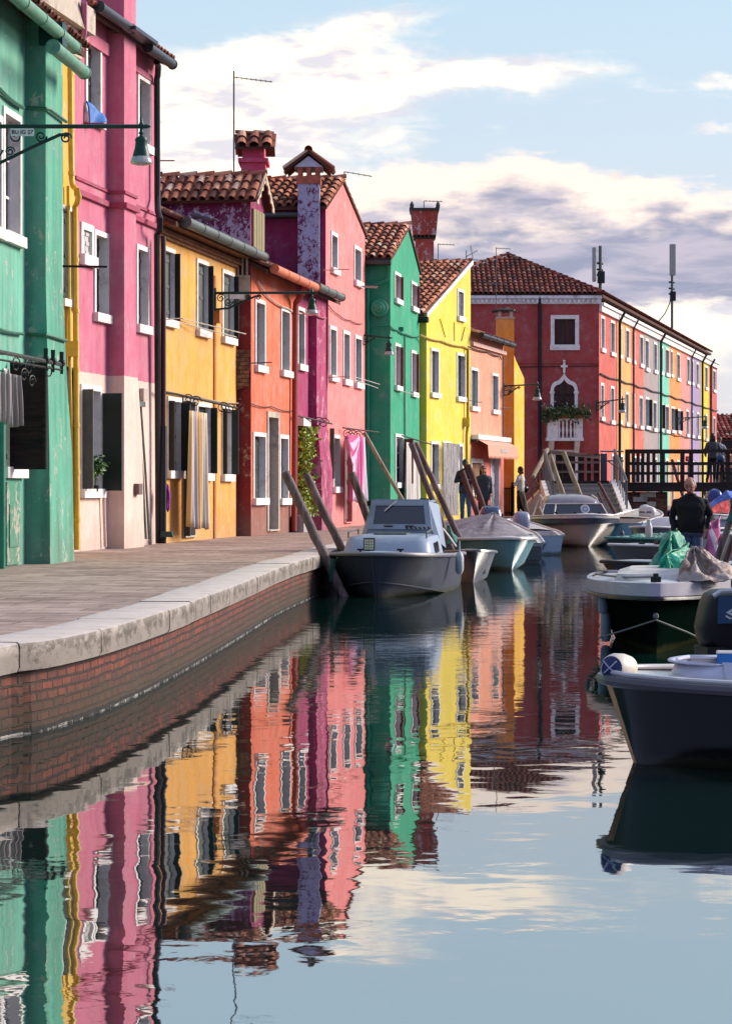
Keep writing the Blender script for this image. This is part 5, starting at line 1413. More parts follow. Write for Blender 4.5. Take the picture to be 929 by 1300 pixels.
# canal slope tiles
nn_ = Vector((ux.y, -ux.x, 0)); d_ = (c1-ap).dot(nn_); Vc = Vector((0, 0, zr-er))-nn_*d_; s_ap = (ap-c1).dot(ux)
tiles(mb, c1+Vector((0, 0, .03)), ux, Vc, farl, Vc.length, inside=lambda u, v: u > s_ap*v/Vc.length, course=.5, pitch=.25)
ridge_caps(mb, c0+Vector((0, 0, .08)), ap+Vector((0, 0, .06)), .12); ridge_caps(mb, c1+Vector((0, 0, .08)), ap+Vector((0, 0, .06)), .12); ridge_caps(mb, ap+Vector((0, 0, .06)), ar+Vector((0, 0, .06)), .12)
H.part('roof', mb, rooftile('red_clay_roof_tiles', c1=lin(176, 96, 76), c2=lin(112, 58, 48), c4=lin(160, 120, 100)))
mb = MB(); x_ = P(684.5, 0, Zg).x; mb.tube([(x_, 99.86, P(0, 377, Zg).z), (x_, 99.86, QZ)], .07, 8); H.part('downpipe', mb, M_BLACK, smooth=True)
mb = MB(); mb.tube([f.w(.9, .05, P(0, 463, Zg).z-.05), f.w(4, .05, P(0, 463, Zg).z-.12), f.w(W0, .05, P(0, 463, Zg).z-.05)], .02, 5); H.part('cable', mb, M_CABLE)
mb = MB(); mb.tube([(P(373+373, 0, 99.7).x, 99.7, P(0, 521, 99.7).z), (P(750, 0, 99.7).x, 99.7, P(0, 517, 99.7).z)], .03, 5); H.part('iron_hook', mb, M_IRON)

# side facades: one house per colour
cols = [('brick_red_side', None, 759.8, 783.2, lin(214, 94, 78)), ('honey', 'honey', 783.2, 801, lin(246, 176, 92)), ('coral', 'coral', 801, 816.7, lin(226, 108, 84)), ('grey', 'grey', 816.7, 835.8, lin(176, 160, 158)),
        ('turquoise', 'turquoise', 835.8, 849, lin(118, 212, 184)), ('tangerine', 'tangerine', 849, 863.2, lin(250, 148, 56)), ('rose', 'rose', 863.2, 875.3, lin(244, 142, 128)),
        ('lavender', 'lavender', 875.3, 888.8, lin(172, 150, 190)), ('sunflower', 'sunflower yellow', 888.8, 899.6, lin(240, 208, 20)), ('rust', 'rust red', 899.6, 909.3, lin(208, 88, 76))]
wins_u = [(761.8, 766.7, 400, 447), (774, 779.5, 406, 452), (785.5, 788, 413, 455), (793.2, 798, 416, 459), (802, 804.8, 420, 462), (811, 815.6, 424.5, 466.5), (818, 822.6, 429, 471.5), (828.7, 833, 433.5, 474), (837, 840.5, 438, 476), (843.7, 848.4, 441, 478), (850, 853, 443, 479), (858, 862.2, 447, 484), (871, 874.5, 453, 488), (876, 879, 455, 489), (882.8, 886, 459, 492), (894, 897.4, 463.5, 495.5), (904, 907.5, 468, 498.5)]
wins_m = [(761.4, 765.7, 485, 534), (774, 778.7, 489, 538.5), (785, 787.5, 493, 538), (793, 797, 496.6, 541), (801.8, 804.8, 498, 543), (810.6, 815, 501.6, 545), (818.2, 823, 503, 545), (828, 832.5, 508, 548), (837.2, 840, 510, 548), (843.6, 848.4, 513, 550), (851, 856, 515, 550), (859, 862.6, 518, 550.5), (870, 873.5, 519, 555), (876, 879, 520, 556), (883.5, 886.5, 522.5, 557), (894.5, 897, 525, 560), (904.4, 907, 528, 562)]
dark_m = {818.2, 828, 837.2, 843.6, 851, 859}
M_PALE = simple('pale_blue_shutter', lin(150, 158, 176), .6)
for k, (nm, cn, x0, x1, col) in enumerate(cols):
    s0, s1 = SF.s_at(x0), SF.s_at(x1); a, b = SF.w(s0, 0, 0), SF.w(s1, 0, 0)
    m_ = plaster(nm+'_plaster', col, streak=.16)
    if k == 0:
        Hs = H; H.f = Fac((a.x, a.y), (b.x, b.y)); H.holes = []; H.mat = m_  # canal side wears the lighter, lit copy of the front's red
    else:
        Hs = House(nm+'_house', '%s house in the terrace beyond the bridge, %s' % (cn, ['', 'next to the red corner house', 'between the honey and grey houses', 'between the coral and turquoise houses', 'between grey and tangerine houses', 'between the turquoise and rose houses', 'between the tangerine and lavender houses', 'between rose and yellow houses', 'between lavender and rust red houses', 'last at the far end'][k]), (a.x, a.y), (b.x, b.y), m_, group='houses beyond the bridge')
    g = Hs.f
    for (u0, u1, yt, yb) in wins_u+wins_m:
        c = (u0+u1)/2
        if not (x0 < c < x1): continue
        u0_, u1_ = max(u0, x0+.4), min(u1, x1-.4)
        dk = u0 in dark_m or (843 < u0 < 849)
        Hs.win(u0_, u1_, yt+1, yb-1, pane=M_SHUTB if dk else (M_SHUT if k < 4 else M_SHUTG), d=.10, sw=.11, far=.15 if u0 in (818.2, 837.2, 851, 859) else None, leafmat=M_SHUTB)
    # ground storey openings (mostly hidden by the bridge)
    n_d = 2
    for j in range(n_d):
        sa = g.L*(j+.5)/n_d-.45; Hs.holes.append((sa, sa+.9, QZ+.05 if j == 0 else QZ+.9, QZ+2.3))
        mb = MB(); g.bx(mb, sa, sa+.9, -.16, -.12, Hs.holes[-1][2], QZ+2.3); o = Hs.part('door' if j == 0 else 'window', mb, M_SHUT if j else M_DOOR)
        mb = MB(); g.bx(mb, sa-.1, sa, -.1, .03, Hs.holes[-1][2], QZ+2.3); g.bx(mb, sa+.9, sa+1.0, -.1, .03, Hs.holes[-1][2], QZ+2.3); g.bx(mb, sa-.1, sa+1.0, -.1, .032, QZ+2.3, QZ+2.4); mb.build('frame', M_WHITE, o)
    mb = MB(); zt_ = 9.1; wall_poly(mb, g, [(0, QZ-.2), (g.L, QZ-.2), (g.L, zt_), (0, zt_)], Hs.holes)
    Hs.part('canal_wall' if k == 0 else 'wall', mb, m_)
    if k:
        mb = MB()
        for q in ([g.w(0, 0, QZ), g.w(0, 0, zt_), g.w(0, -8, zt_), g.w(0, -8, QZ)], [g.w(g.L, 0, QZ), g.w(g.L, 0, zt_), g.w(g.L, -8, zt_), g.w(g.L, -8, QZ)], [g.w(0, -8, QZ), g.w(0, -8, zt_), g.w(g.L, -8, zt_), g.w(g.L, -8, QZ)]): mb.poly(q)
        Hs.part('side_wall', mb, m_)
    mb = MB(); g.bx(mb, -.001 if k else .12, g.L, 0, .12, zt_-.25, zt_); g.bx(mb, 0 if k else .12, g.L, 0, .2, zt_, zt_+.12)
    Hs.part('eaves_cornice', mb, M_WHITE)
    # cables at two heights
    for (zq, r_) in ((SF.z_at(820, 494), .035), (SF.z_at(820, 546), .025)): mb = MB(); mb.tube([g.w(0, .06, zq+.03), g.w(g.L/2, .06, zq-.04), g.w(g.L, .06, zq+.02)], r_, 5); Hs.part('cable', mb, M_CABLE)
    if k in (0, 1, 3, 6, 7, 8):
        mb = MB(); xx = g.L-.12; mb.tube([g.w(xx, .35, zt_+.1), g.w(xx, .12, zt_-.35), g.w(xx, .12, QZ+.1)], .065 if k in (0, 3, 7, 8) else .045, 7); Hs.part('downpipe', mb, M_BLACK if k != 1 else M_COPPER, smooth=True)

# low tiled house far right beyond the terrace
rt = empty('tiled_outbuilding', (26, 158, QZ), 0, 'low building with red tile roof and dark eaves beyond the rust red house', 'house', 'houses beyond the bridge')
mb = MB(); mb.box((31.0, 162, QZ+1.8), (17, 8, 3.6)); mb.build('wall', plaster('pale_orange_plaster', lin(244, 190, 150)), rt)
mb = MB(); ze = P(0, 560, 158).z
mb.par((21, 157.2, ze), (20, 0, 0), (0, 5, 1.75), (0, 0, .1)); mb.par((21, 167, ze), (20, 0, 0), (0, -4.8, 1.75), (0, 0, .1)); tiles(mb, (21, 157.2, ze+.1), (1, 0, 0), (0, 5, 1.75), 20, 5.3, pitch=.3, course=.5)
mb.build('roof', rooftile('bright_red_tiles', c1=lin(196, 90, 72), c2=lin(150, 66, 56)), rt)
mb = MB(); mb.box((31, 157.7, ze-.25), (19, .9, .5)); mb.build('fascia', M_BLACK, rt)
for k in range(8): mb = MB(); mb.box((23.5+k*2.0, 157.9, QZ+1.1), (.8, .12, 2.2)); mb.build('shutter', M_SHUT, rt)
# row of pale houses at the end of the canal beyond
for i, (x0, wd, hh, cc_, nm) in enumerate(((33.5, 7, 5.6, lin(230, 150, 90), 'apricot'), (40.5, 7, 5.2, lin(120, 180, 160), 'sea green'), (47.5, 8, 6, lin(226, 120, 110), 'rose pink'))):
    rt = empty('distant_house', (x0, 172, QZ), 0, '%s house far beyond the bridge past the tiled low building' % nm, 'house', 'houses beyond the bridge')
    mb = MB(); mb.box((x0+wd/2, 176, QZ+hh/2), (wd-.02, 8, hh)); mb.build('wall', plaster('distant_%d' % i, cc_), rt)
    mb = MB(); mb.prism([(-.2, 0), (8.2, 0), (4, 1.8)], (x0, 172, QZ+hh+.003), (0, 1, 0), (0, 0, 1), (wd-.02, 0, 0)); mb.build('roof', TILE_D, rt)
    for k in range(3):
        mb = MB(); mb.box((x0+wd*(k+.5)/3, 171.96, QZ+hh*.7), (.8, .1, 1.3)); mb.build('window', M_SHUT, rt)
        mb = MB(); mb.box((x0+wd*(k+.5)/3, 171.96, QZ+1.3), (.8, .1, 1.4)); mb.build('window', M_SHUT, rt)

# ------------------------------------------------------------------ aerials and mobile masts
antenna(297, 90, 232, 60, [(297, 98, 346, 104)], 'tall thin aerial pole standing beside the pink tiled chimney', r=.022, elems=8)
antenna(437, 218, 262, 62, [(437, 218, 472, 224)], 'slim aerial with a slanting boom above the pink gable')
antenna(591.5, 318, 345, 84, [(591, 326, 606, 318), (591, 329, 618, 331), (597, 312, 600, 328)], 'bristly aerial cluster behind the lemon yellow roof')
antenna(629.5, 314, 440, 90, [(629.5, 315, 648, 316), (616, 360, 642, 360)], 'tall aerial rising before the red corner house roof')
def mast(px, ytop, ybot, Z, panels, label, cable=False):
    rt = empty('phone_mast', P(px, ybot, Z), 0, label, 'antenna mast', 'mobile phone masts on the terrace roof')
    mb = MB(); mb.tube([P(px, ybot, Z), P(px, ytop, Z)], .07, 8); mb.build('pole', M_GREYM, rt, smooth=True)
    for (x0, y0, x1, y1) in panels:
        a, b = P(x0, y0, Z), P(x1, y1, Z); mb = MB(); mb.box(((a.x+b.x)/2, Z-.1, (a.z+b.z)/2), (abs(b.x-a.x), .16, abs(a.z-b.z))); o = mb.build('panel', simple('grey_radome', lin(176, 180, 170), .5), rt)
        md = o.modifiers.new('b', 'BEVEL'); md.width = .04; md.segments = 2
    mb = MB(); y = (ytop+ybot)/2
    for dy in (-8, 0, 7): mb.tube([P(px-4, y+dy, Z-.06), P(px+3, y+dy+1, Z+.05)], .05, 6)
    mb.box(P(px+1, y+10, Z), (.3, .25, .5)); mb.build('bracket', M_BLACK, rt)
    if cable: mb = MB(); mb.tube([P(px-1, 372, Z), P(px-3, 385, Z), P(px-9, 398, Z), P(px-17, 408, Z)], .03, 5); mb.build('cable', M_CABLE, rt)
mast(761.5, 312, 372, 104, [(751, 314, 756, 358)], 'phone mast with a pale panel at the corner of the red house roof')
mast(852.5, 312, 420, 130, [(849, 310, 857, 350)], 'taller phone mast over the grey and turquoise houses with trailing cable', True)

# ------------------------------------------------------------------ street lamps on wall brackets
def street_lamp(base, tip, drop_r, label, plate=None, sc=1.0, bs=.66, bd=.64):
    """base: wall end of the arm, tip: outer end (world); lamp hangs from the tip"""
    base = Vector(base); tip = Vector(tip); L = (tip-base).length; d = (tip-base).normalized(); up = Vector((0, 0, 1))
    rt = empty('street_lamp', base-up*.5, 0, label, 'street lamp', 'bracket street lamps on the facades')
    mb = MB(); mb.tube([base, tip], .026*sc, 8); mb.tube([tip, tip+d*.05], [.03*sc, .01], 6)
    mb.tube([base+up*.1, base-up*.55*sc*bd], .03*sc, 6)
    mb.build('arm', M_GIRON, rt, smooth=True)
    mb = MB()
    c = [base-up*.5*sc*bd, base-up*.47*sc*bd+d*.2*L*bs, base-up*.27*sc*bd+d*.42*L*bs, base-up*.10*sc*bd+d*.62*L*bs, base-up*.10*sc*bd+d*.68*L*bs]
    mb.tube(c, .022*sc, 6)
    for (fr, dz, rr, sg) in ((.09, -.16, .11, 1), (.2, -.28, .10, -1), (.34, -.12, .09, 1), (.5, -.12, .07, -1), (.66, -.14, .07, 1), (.3, -.3, .06, 1)):
        mb.tube(scroll(base+d*L*fr*bs+up*dz*sc*(bd if bd < 1 else 1), rr*sc*(.8 if bd < 1 else 1), d, up, sgn=sg), .012*sc, 5)
    mb.build('scroll_bracket', M_GIRON, rt, smooth=True)
    if plate:
        s_ = d.cross(up); c_ = base+d*L*plate[1]-up*.075*sc
        mb = MB(); mb.par(c_-d*.14*sc-up*.045*sc+s_*.03, d*.28*sc, s_*.012, up*.09*sc); pl = mb.build('number_plate', M_WHITE, rt)
        if plate[0]: text_mesh('lettering', plate[0], .068*sc, M_IRON, rt, frame_M(c_+s_*.046, d, up)).parent = pl
    k = drop_r/.135
    mb = MB(); c_ = tip-d*.06
    mb.lathe([(0, .1), (.012, .1), (.02, .05), (.035, .02), (.02, -.02), (.02, -.06), (.035, -.08), (.02, -.1), (.03, -.12), (.07, -.14), (.078, -.17), (.07, -.19), (.08, -.26), (.1, -.33), (.105, -.37), (.10, -.37), (0, -.36)], (0, 0, 0), 18)
    mb.v = [tuple(c_+Vector(v)*k) for v in mb.v]; mb.build('lamp_housing', M_GIRON, rt, smooth=True)
    mb = MB(); mb.lathe([(.105, -.365), (.12, -.39), (.134, -.43), (.132, -.445), (.11, -.452), (.06, -.465), (0, -.468)], (0, 0, 0), 18)
    mb.v = [tuple(c_+Vector(v)*k) for v in mb.v]; mb.build('glass_bowl', M_BOWL, rt, smooth=True)
    return rt
def bowl():
    m, t, b = newmat('lamp_glass'); b.inputs['Base Color'].default_value = lin(214, 214, 216); b.inputs['Roughness'].default_value = .12
    b.inputs['Transmission Weight'].default_value = .35; b.inputs['Specular IOR Level'].default_value = .8; return m
M_BOWL = bowl()
street_lamp(P(-46, 160.5, 29.0), P(186, 160.5, 29.0), .135, 'large green lamp on a scrolled iron arm over the pink house, nearest of the lamps', ('BU IG 27', .325), bs=.85, bd=1.0)
b2 = P(273, 372, 47.4); street_lamp(b2, P(400, 371.5, 47.4), .125, 'green lamp on scrolled arm fixed to the golden ochre house', ('', .22))
b3 = P(459, 425, 64.2); street_lamp(b3, P(496, 429, 63.6), .135, 'green lamp against the emerald green gabled house', sc=.8)
street_lamp(P(639, 490, 81.2), P(683.5, 488, 80.4), .155, 'green lamp on a scrolled arm reaching from the amber wall towards the drainpipe')
street_lamp(P(756.5, 511, 99.8), P(791.5, 506.5, 99.4), .165, 'green lamp at the corner of the big red house')
street_lamp(P(857, 531, 122), P(896, 529, 122), .18, 'dark lamp above the bridge before the lavender and yellow houses')

# ------------------------------------------------------------------ bridge
BZ = 80.0
M_DWOOD = wood('dark_bridge_wood', lin(58, 44, 44), lin(22, 16, 18), axis=0, rough=.7)
M_LWOOD = wood('weathered_rail_wood', lin(176, 158, 138), lin(110, 92, 78), axis=0)
M_RAIL = simple('grey_painted_steel', lin(92, 92, 104), .5, .3)
rt = empty('footbridge', (8.9, BZ, 0), 0, 'wooden footbridge with stone steps crossing the canal behind the moored boats', 'bridge')
dz = CZ+.10
xl, xr = P(697, 0, 78.5).x, P(775, 0, 78.5).x
# steps rising away from the viewer
steps = MB(); n = 7; y0, y1 = 74.8, 78.6
for k in range(n):
    ya = y0+(y1-y0)*k/n; z1 = QZ+(dz-.08-QZ)*(k+1)/n
    steps.box(((xl+xr)/2, (ya+y1)/2+.01*k, (QZ+z1)/2-.0), (xr-xl, y1-ya, z1-QZ))
    steps.box(((xl+xr)/2, ya+.02, z1+.012), (xr-xl, .10, .03))
steps.build('steps', stone_mat('step_stone', lin(176, 172, 172), False), rt)
mb = MB()
for sx, w_ in ((xl-.14, .26), (xr+.14, .3)):
    mb.prism([(y0-.2, QZ), (y1+.3, QZ), (y1+.3, dz+.05), (y1-.1, dz+.05), (y0-.2, QZ+.22)], (sx-w_/2, 0, 0), (0, 1, 0), (0, 0, 1), (w_, 0, 0))
mb.build('stringer', M_WHITE, rt)
mb = MB()   # side brick wall of the right flank and abutment
xa, xb = xr+.3, P(842, 0, 80).x
mb.add([(xa, 75.5, -1), (xa, 79.6, -1), (xa, 79.6, dz-.2), (xa, 78.4, dz-.2), (xa, 75.5, QZ+.1)], [(0, 1, 2, 3, 4)], [[(0, -1), (4.1, -1), (4.1, 1.5), (2.9, 1.5), (0, .7)]])
mb.add([(xa, 79.0, -1), (xb, 79.0, -1), (xb, 79.0, dz-.32), (xa, 79.0, dz-.32)], [(0, 1, 2, 3)], [[(0, -1), (xb-xa, -1), (xb-xa, 1.4), (0, 1.4)]])
mb.add([(xb, 79.0, -1), (xb, 81.5, -1), (xb, 81.5, dz-.32), (xb, 79.0, dz-.32)], [(0, 1, 2, 3)], [[(0, -1), (2.5, -1), (2.5, 1.4), (0, 1.4)]])
mb.add([(5.6, 78.6, dz-.34), (xb, 78.99, dz-.34), (xb, 81.5, dz-.34), (5.6, 81.5, dz-.34)], [(0, 1, 2, 3)], [[(0, 0), (4, 0), (4, 2), (0, 2)]])
mb.build('abutment', brickmat('abutment_brick', c1=lin(164, 96, 76), c2=lin(110, 70, 60)), rt)
mb = MB()
for (px, py, w_) in ((812, 634, 18), (826, 640, 12), (822, 628, 20)): c = P(px, py, 78.97); mb.box((c.x, 78.97, c.z), (w_/F*79, .06, .16))
mb.build('stone_block', M_CREAM, rt)
mb = MB(); X1 = 15.2
mb.box(((5.8+X1)/2, 80.3, dz-.04), (X1-5.8, 2.9, .07)); mb.build('deck', M_DWOOD, rt)
mb = MB(); x780 = P(776, 0, 78.9).x
mb.box(((x780+X1)/2, 78.85, dz-.16), (X1-x780, .18, .30)); mb.box(((x780+X1)/2, 81.75, dz-.16), (X1-x780, .18, .30)); mb.box(((xl+xr)/2, 78.72, dz-.02), (xr-xl-.1, .14, .14)); mb.build('beam', M_DWOOD, rt)
# near railing of the span
zr = lambda py, Z: P(0, py, Z).z
def railing(mb, a, b, z0, z1, posts, mids, pw=.13, rw=.10):
    a = Vector(a); b = Vector(b); d = b-a
    for fr in posts:
        c = a+d*fr; mb.box((c.x, c.y, (z0+z1)/2+.02), (pw, pw, z1-z0+.06))
    L = d.length; ang = math.atan2(d.y, d.x); m = a.lerp(b, .5)
    mb.box((m.x, m.y, z1), (L, rw+.06, .10), ang)
    for q in mids: mb.box((m.x, m.y-.0, z0+(z1-z0)*q), (L, rw*.8, .08), ang)
mb = MB(); zt = dz+1.02
railing(mb, (P(795, 0, 78.8).x, 78.8, 0), (X1, 78.8, 0), dz-.1, zt, [.002, .175, .27, .49, .72, .998], [.35, .64])
mb.build('railing', M_DWOOD, rt)
mb = MB(); railing(mb, (P(795, 0, 81.8).x, 81.8, 0), (X1, 81.8, 0), dz-.1, zt, [.002, .34, .66, .998], [.35, .64]); mb.build('railing', M_DWOOD, rt)
# close set balusters on the left part of the near railing
mb = MB()
for px in (797, 803, 809, 815, 822, 829): c = P(px, 0, 78.78); mb.box((c.x, 78.7, (dz+zt)/2), (.10, .08, zt-dz))
mb.build('paling', M_DWOOD, rt)
# back railing over the landing, pale weathered wood
mb = MB(); xA, xB = P(694, 0, 81.8).x, P(761, 0, 81.8).x
L = xB-xA
mb.par((xA, 81.8, zr(571, 81.8)), (L, 0, -.18), (0, .16, 0), (0, 0, -.13)); mb.build('top_rail', M_LWOOD, rt)
mb = MB()
for k in range(7): mb.box((xA+.1+(L-.2)*k/6, 81.9, (dz+zr(576, 81.8))/2), (.13 if k % 2 else .2, .1, zr(576, 81.8)-dz)); 
mb.build('paling', M_DWOOD, rt)
mb = MB()
for py in (587, 599): mb.box(((xA+xB)/2, 81.83, zr(py, 81.8)), (L, .08, .08))
mb.build('mid_rail', M_LWOOD, rt)
mb = MB(); mb.tube([(xA, 81.7, zr(571, 81.7)), (P(676, 0, 77).x, 77.0, zr(606, 77))], .075, 8); mb.build('handrail', M_LWOOD, rt)
mb = MB(); a = Vector((xr+.14, 75.0, QZ+1.15)); b = Vector((xr+.14, 78.7, dz+1.04))
mb.tube([a, b], .05, 8)
for k in range(9):
    p = a.lerp(b, k/8); mb.tube([p, (p.x, p.y, p.z-.95)], .03 if k in (0, 8) else .018, 6)
a2 = Vector((xl-.14, 75.0, QZ+1.15)); b2 = Vector((xl-.14, 78.7, dz+1.04)); mb.tube([a2, b2], .05, 8)
for k in range(9):
    p = a2.lerp(b2, k/8); mb.tube([p, (p.x, p.y, p.z-.95)], .03 if k in (0, 8) else .018, 6)
mb.build('step_railing', M_RAIL, rt, smooth=True)
# side ramp with its tube railing on the left
mb = MB(); ax, bx_ = P(655, 0, 86).x, P(697, 0, 84).x
mb.prism([(0, QZ-.1), (bx_-ax, QZ-.1), (bx_-ax, dz-.05), (0, QZ+.05)], (ax, 85.0, 0), (1, 0, 0), (0, 0, 1), (0, 1.5, 0)); mb.build('ramp', simple('lilac_concrete', lin(170, 160, 178), .8), rt)
mb = MB(); za0, za1 = QZ+1.0, dz+1.0
for fr in (1.0, .66, .33): mb.tube([(ax, 85, QZ+.05+.95*fr), (bx_, 85, dz-.05+.95*fr)], .025, 6)
for k in range(5):
    x_ = ax+(bx_-ax)*k/4; zb_ = QZ+.05+(dz-.1-QZ)*k/4; mb.tube([(x_, 85, zb_), (x_, 85, zb_+.95)], .03, 6)
    if k < 4: mb.tube([(x_, 85, zb_+.95), (x_+(bx_-ax)/4, 85, zb_+.3)], .016, 5)
mb.build('ramp_railing', M_RAIL, rt, smooth=True)
# steel gate-like railing at the top right of the landing
mb = MB(); x0_, x1_ = P(762, 0, 82).x, P(792, 0, 82).x
for py in (573, 585): mb.tube([(x0_, 82.2, zr(py, 82)), (x1_, 82.2, zr(py, 82))], .025, 5)
mb.tube([(x0_, 82.2, zr(578, 82)), (x1_, 82.2, zr(600, 82))], .02, 5); mb.box((x0_+.12, 82.2, (dz+zr(576, 82))/2), (.22, .06, 1.0)); mb.build('end_railing', M_RAIL, rt)
# iron fence by the amber house
fo = empty('iron_fence', P(638, 655, 82.6), 0, 'short black iron fence beside the amber wall behind the standing woman', 'fence')
mb = MB(); xa_, xb_ = P(638.5, 0, 82.4).x, P(650, 0, 82.4).x
for zq in (QZ+.12, QZ+.95): mb.tube([(xa_, 82.0, zq), (xb_, 82.0, zq)], .02, 5)
for k in range(6): x_ = xa_+(xb_-xa_)*k/5; mb.tube([(x_, 82.0, QZ), (x_, 82.0, QZ+.95)], .015, 5)
mb.build('railing', M_IRON, fo)
mb = MB(); mb.lathe([(.09, 0), (.09, .08), (.05, .12), (.05, .95), (.08, 1.0), (.05, 1.05), (.07, 1.12), (.0, 1.18)], (xb_, 82.0, QZ), 10); mb.build('bollard_post', M_IRON, fo, smooth=True)
# sign on the far railing
o = MB(); c = P(873.5, 582.5, 84); o.box(c, (8/F*84, .04, 6.5/F*84)); o = o.build('notice_board', simple('red_sign_paint', lin(226, 60, 60), .5)); recentre(o); tag(o, 'small red notice board with a white mark beyond the bridge railing', 'sign')
mb = MB(); mb.tube([c+Vector((-.04, -.03, .03)), c+Vector((0, -.03, -.03)), c+Vector((.05, -.03, .03))], .012, 4); m_ = mb.build('mark', M_WHITE, o)
mb = MB(); mb.tube([c-Vector((0, -.05, .06)), (c.x, c.y+.05, 0.0)], .03, 6); mb.build('post', M_RAIL, o)
# ================================================================== boats
class Hull:
    def __init__(s, L, B, hb, hm, hs, draft=.22, p=2.2, t0=.45, stern=.88, rake=.45, chine=.86, zc=.02, zcb=.26, blunt=.02, n=36, q=1.5):
        s.L = L; s.n = n; s.rows = []; s.ts = [1-(1-i/n)**1.55 for i in range(n+1)]
        for i in range(n+1):
            t_ = s.ts[i]; y = t_*L
            b = B/2*(stern+(1-stern)*math.sin(min(1, t_/.4)*math.pi/2))
            if t_ > t0: b *= max(.004, (1-((t_-t0)/(1-t0))**p))**(1/q)
            h = hm+(hb-hm)*max(0, (t_-.4)/.6)**1.6+(hs-hm)*max(0, (.4-t_)/.4)**1.5
            g = max(0, (t_-.5)/.5)**1.6
            zk = -draft; zch = zc+zcb*g; bc = b*chine*(1-.35*g)
            pts = [(0, zk), (bc*.55, zk+(zch-zk)*.42), (bc, zch), (bc+(b-bc)*.42, zch+(h-zch)*.4), (bc+(b-bc)*.8, zch+(h-zch)*.78), (b, h)]
            row = []
            for (x, z) in pts:
                f_ = (z-zk)/(h-zk); row.append(Vector((x, y-rake*g*(1-f_), z)))
            s.rows.append(row)
        s.m = 6
    def idx(s, t_): return s.n*(1-(1-min(1, max(0, t_)))**(1/1.55))
    def hull(s, mb, k0=0, k1=5):
        for sg in (1, -1):
            v = [Vector((sg*p.x, p.y, p.z)) for r in s.rows for p in r[k0:k1+1]]; m = k1-k0+1; f = []
            for i in range(s.n):
                for j in range(m-1): f.append((i*m+j, i*m+j+1, (i+1)*m+j+1, (i+1)*m+j))
            mb.add(v, f)
        r = s.rows[0]; mb.poly([p for p in r]+[Vector((-p.x, p.y, p.z)) for p in reversed(r[1:])])
        r = s.rows[-1]
        for j in range(5): mb.poly([r[j], r[j+1], Vector((-r[j+1].x, r[j+1].y, r[j+1].z)), Vector((-r[j].x, r[j].y, r[j].z))])
    def sheer(s, dz=0, out=0, t0=0, t1=1):
        """closed-at-bow line of gunwale points: port stern -> bow -> starboard stern"""
        a = [r[-1] for i, r in enumerate(s.rows) if t0 <= s.ts[i] <= t1]
        R_ = [Vector((p.x+out, p.y+(out if i >= len(a)-2 else 0), p.z+dz)) for i, p in enumerate(a)]
        return [Vector((-p.x, p.y, p.z)) for p in R_]+[p for p in reversed(R_)]
    def band(s, mb, z0, z1, out=.02):
        a = s.sheer(z0, out*.2); b = s.sheer(z0+.02, out); c = s.sheer(z1-.01, out); d = s.sheer(z1, -.03); n = len(a)
        for P_, Q_ in ((a, b), (b, c), (c, d)):
            mb.add(P_+Q_, [(i, i+1, n+i+1, n+i) for i in range(n-1)])
        y = a[0].y-.02; mb.box((0, y+.01, (a[0].z+d[0].z)/2), (2*abs(b[0].x), .05, z1-z0))
    def rail(s, mb, r=.03, dz=0, out=.01): mb.tube(s.sheer(dz, out), r, 8)
    def inner(s, t_, w, dz=0):
        i = s.idx(t_); k = int(i); q = s.rows[k][-1].lerp(s.rows[min(s.n, k+1)][-1], i-k)
        return Vector((max(.01, q.x-w), q.y, q.z+dz))
    def side_deck(s, mb, w=.13, td=.62, dz=-.01):
        k1 = int(s.idx(td))
        for sg in (1, -1):
            a = []; b = []
            for k in range(k1+1):
                q = s.rows[k][-1]; a.append(Vector((sg*q.x, q.y, q.z+dz))); b.append(Vector((sg*max(.01, q.x-w), q.y, q.z+dz+.012)))
            n = len(a); mb.add(a+b, [(i, i+1, n+i+1, n+i) for i in range(n-1)])
        q = s.rows[0][-1]; mb.box((0, q.y+.12, q.z+dz-.005), (2*q.x-.04, .24, .03))
    def foredeck(s, mb, td=.62, dz=-.01, camber=.06, t1=1.0):
        k0 = int(s.idx(td)); k1 = int(round(s.idx(t1))); M_ = 8; v = []; f = []
        for k in range(k0, k1+1):
            q = s.rows[k][-1]
            for j in range(M_+1):
                u = -1+2*j/M_; v.append(Vector((q.x*u, q.y, q.z+dz+camber*(1-u*u)*min(1, q.x*2.5))))
        for k in range(k1-k0):
            for j in range(M_): f.append((k*(M_+1)+j, k*(M_+1)+j+1, (k+1)*(M_+1)+j+1, (k+1)*(M_+1)+j))
        mb.add(v, f)
    def well(s, mb, w=.13, td=.62, floor=.12):
        k1 = int(s.idx(td)); a = []; b = []
        for k in range(0, k1+1):
            q = s.rows[k][-1]; y = q.y+(.24 if k == 0 else 0); x = max(.01, q.x-w)
            a.append(Vector((x, y, q.z))); b.append(Vector((x*.9, y, floor)))
        A_ = a+[Vector((-p.x, p.y, p.z)) for p in reversed(a)]; B_ = b+[Vector((-p.x, p.y, p.z)) for p in reversed(b)]; n = len(A_)
        mb.add(A_+B_, [(i, (i+1) % n, n+(i+1) % n, n+i) for i in range(n)]); 
        m = len(b)
        mb.add(B_, [(i, i+1, n-2-i, n-1-i) for i in range(m-1)])

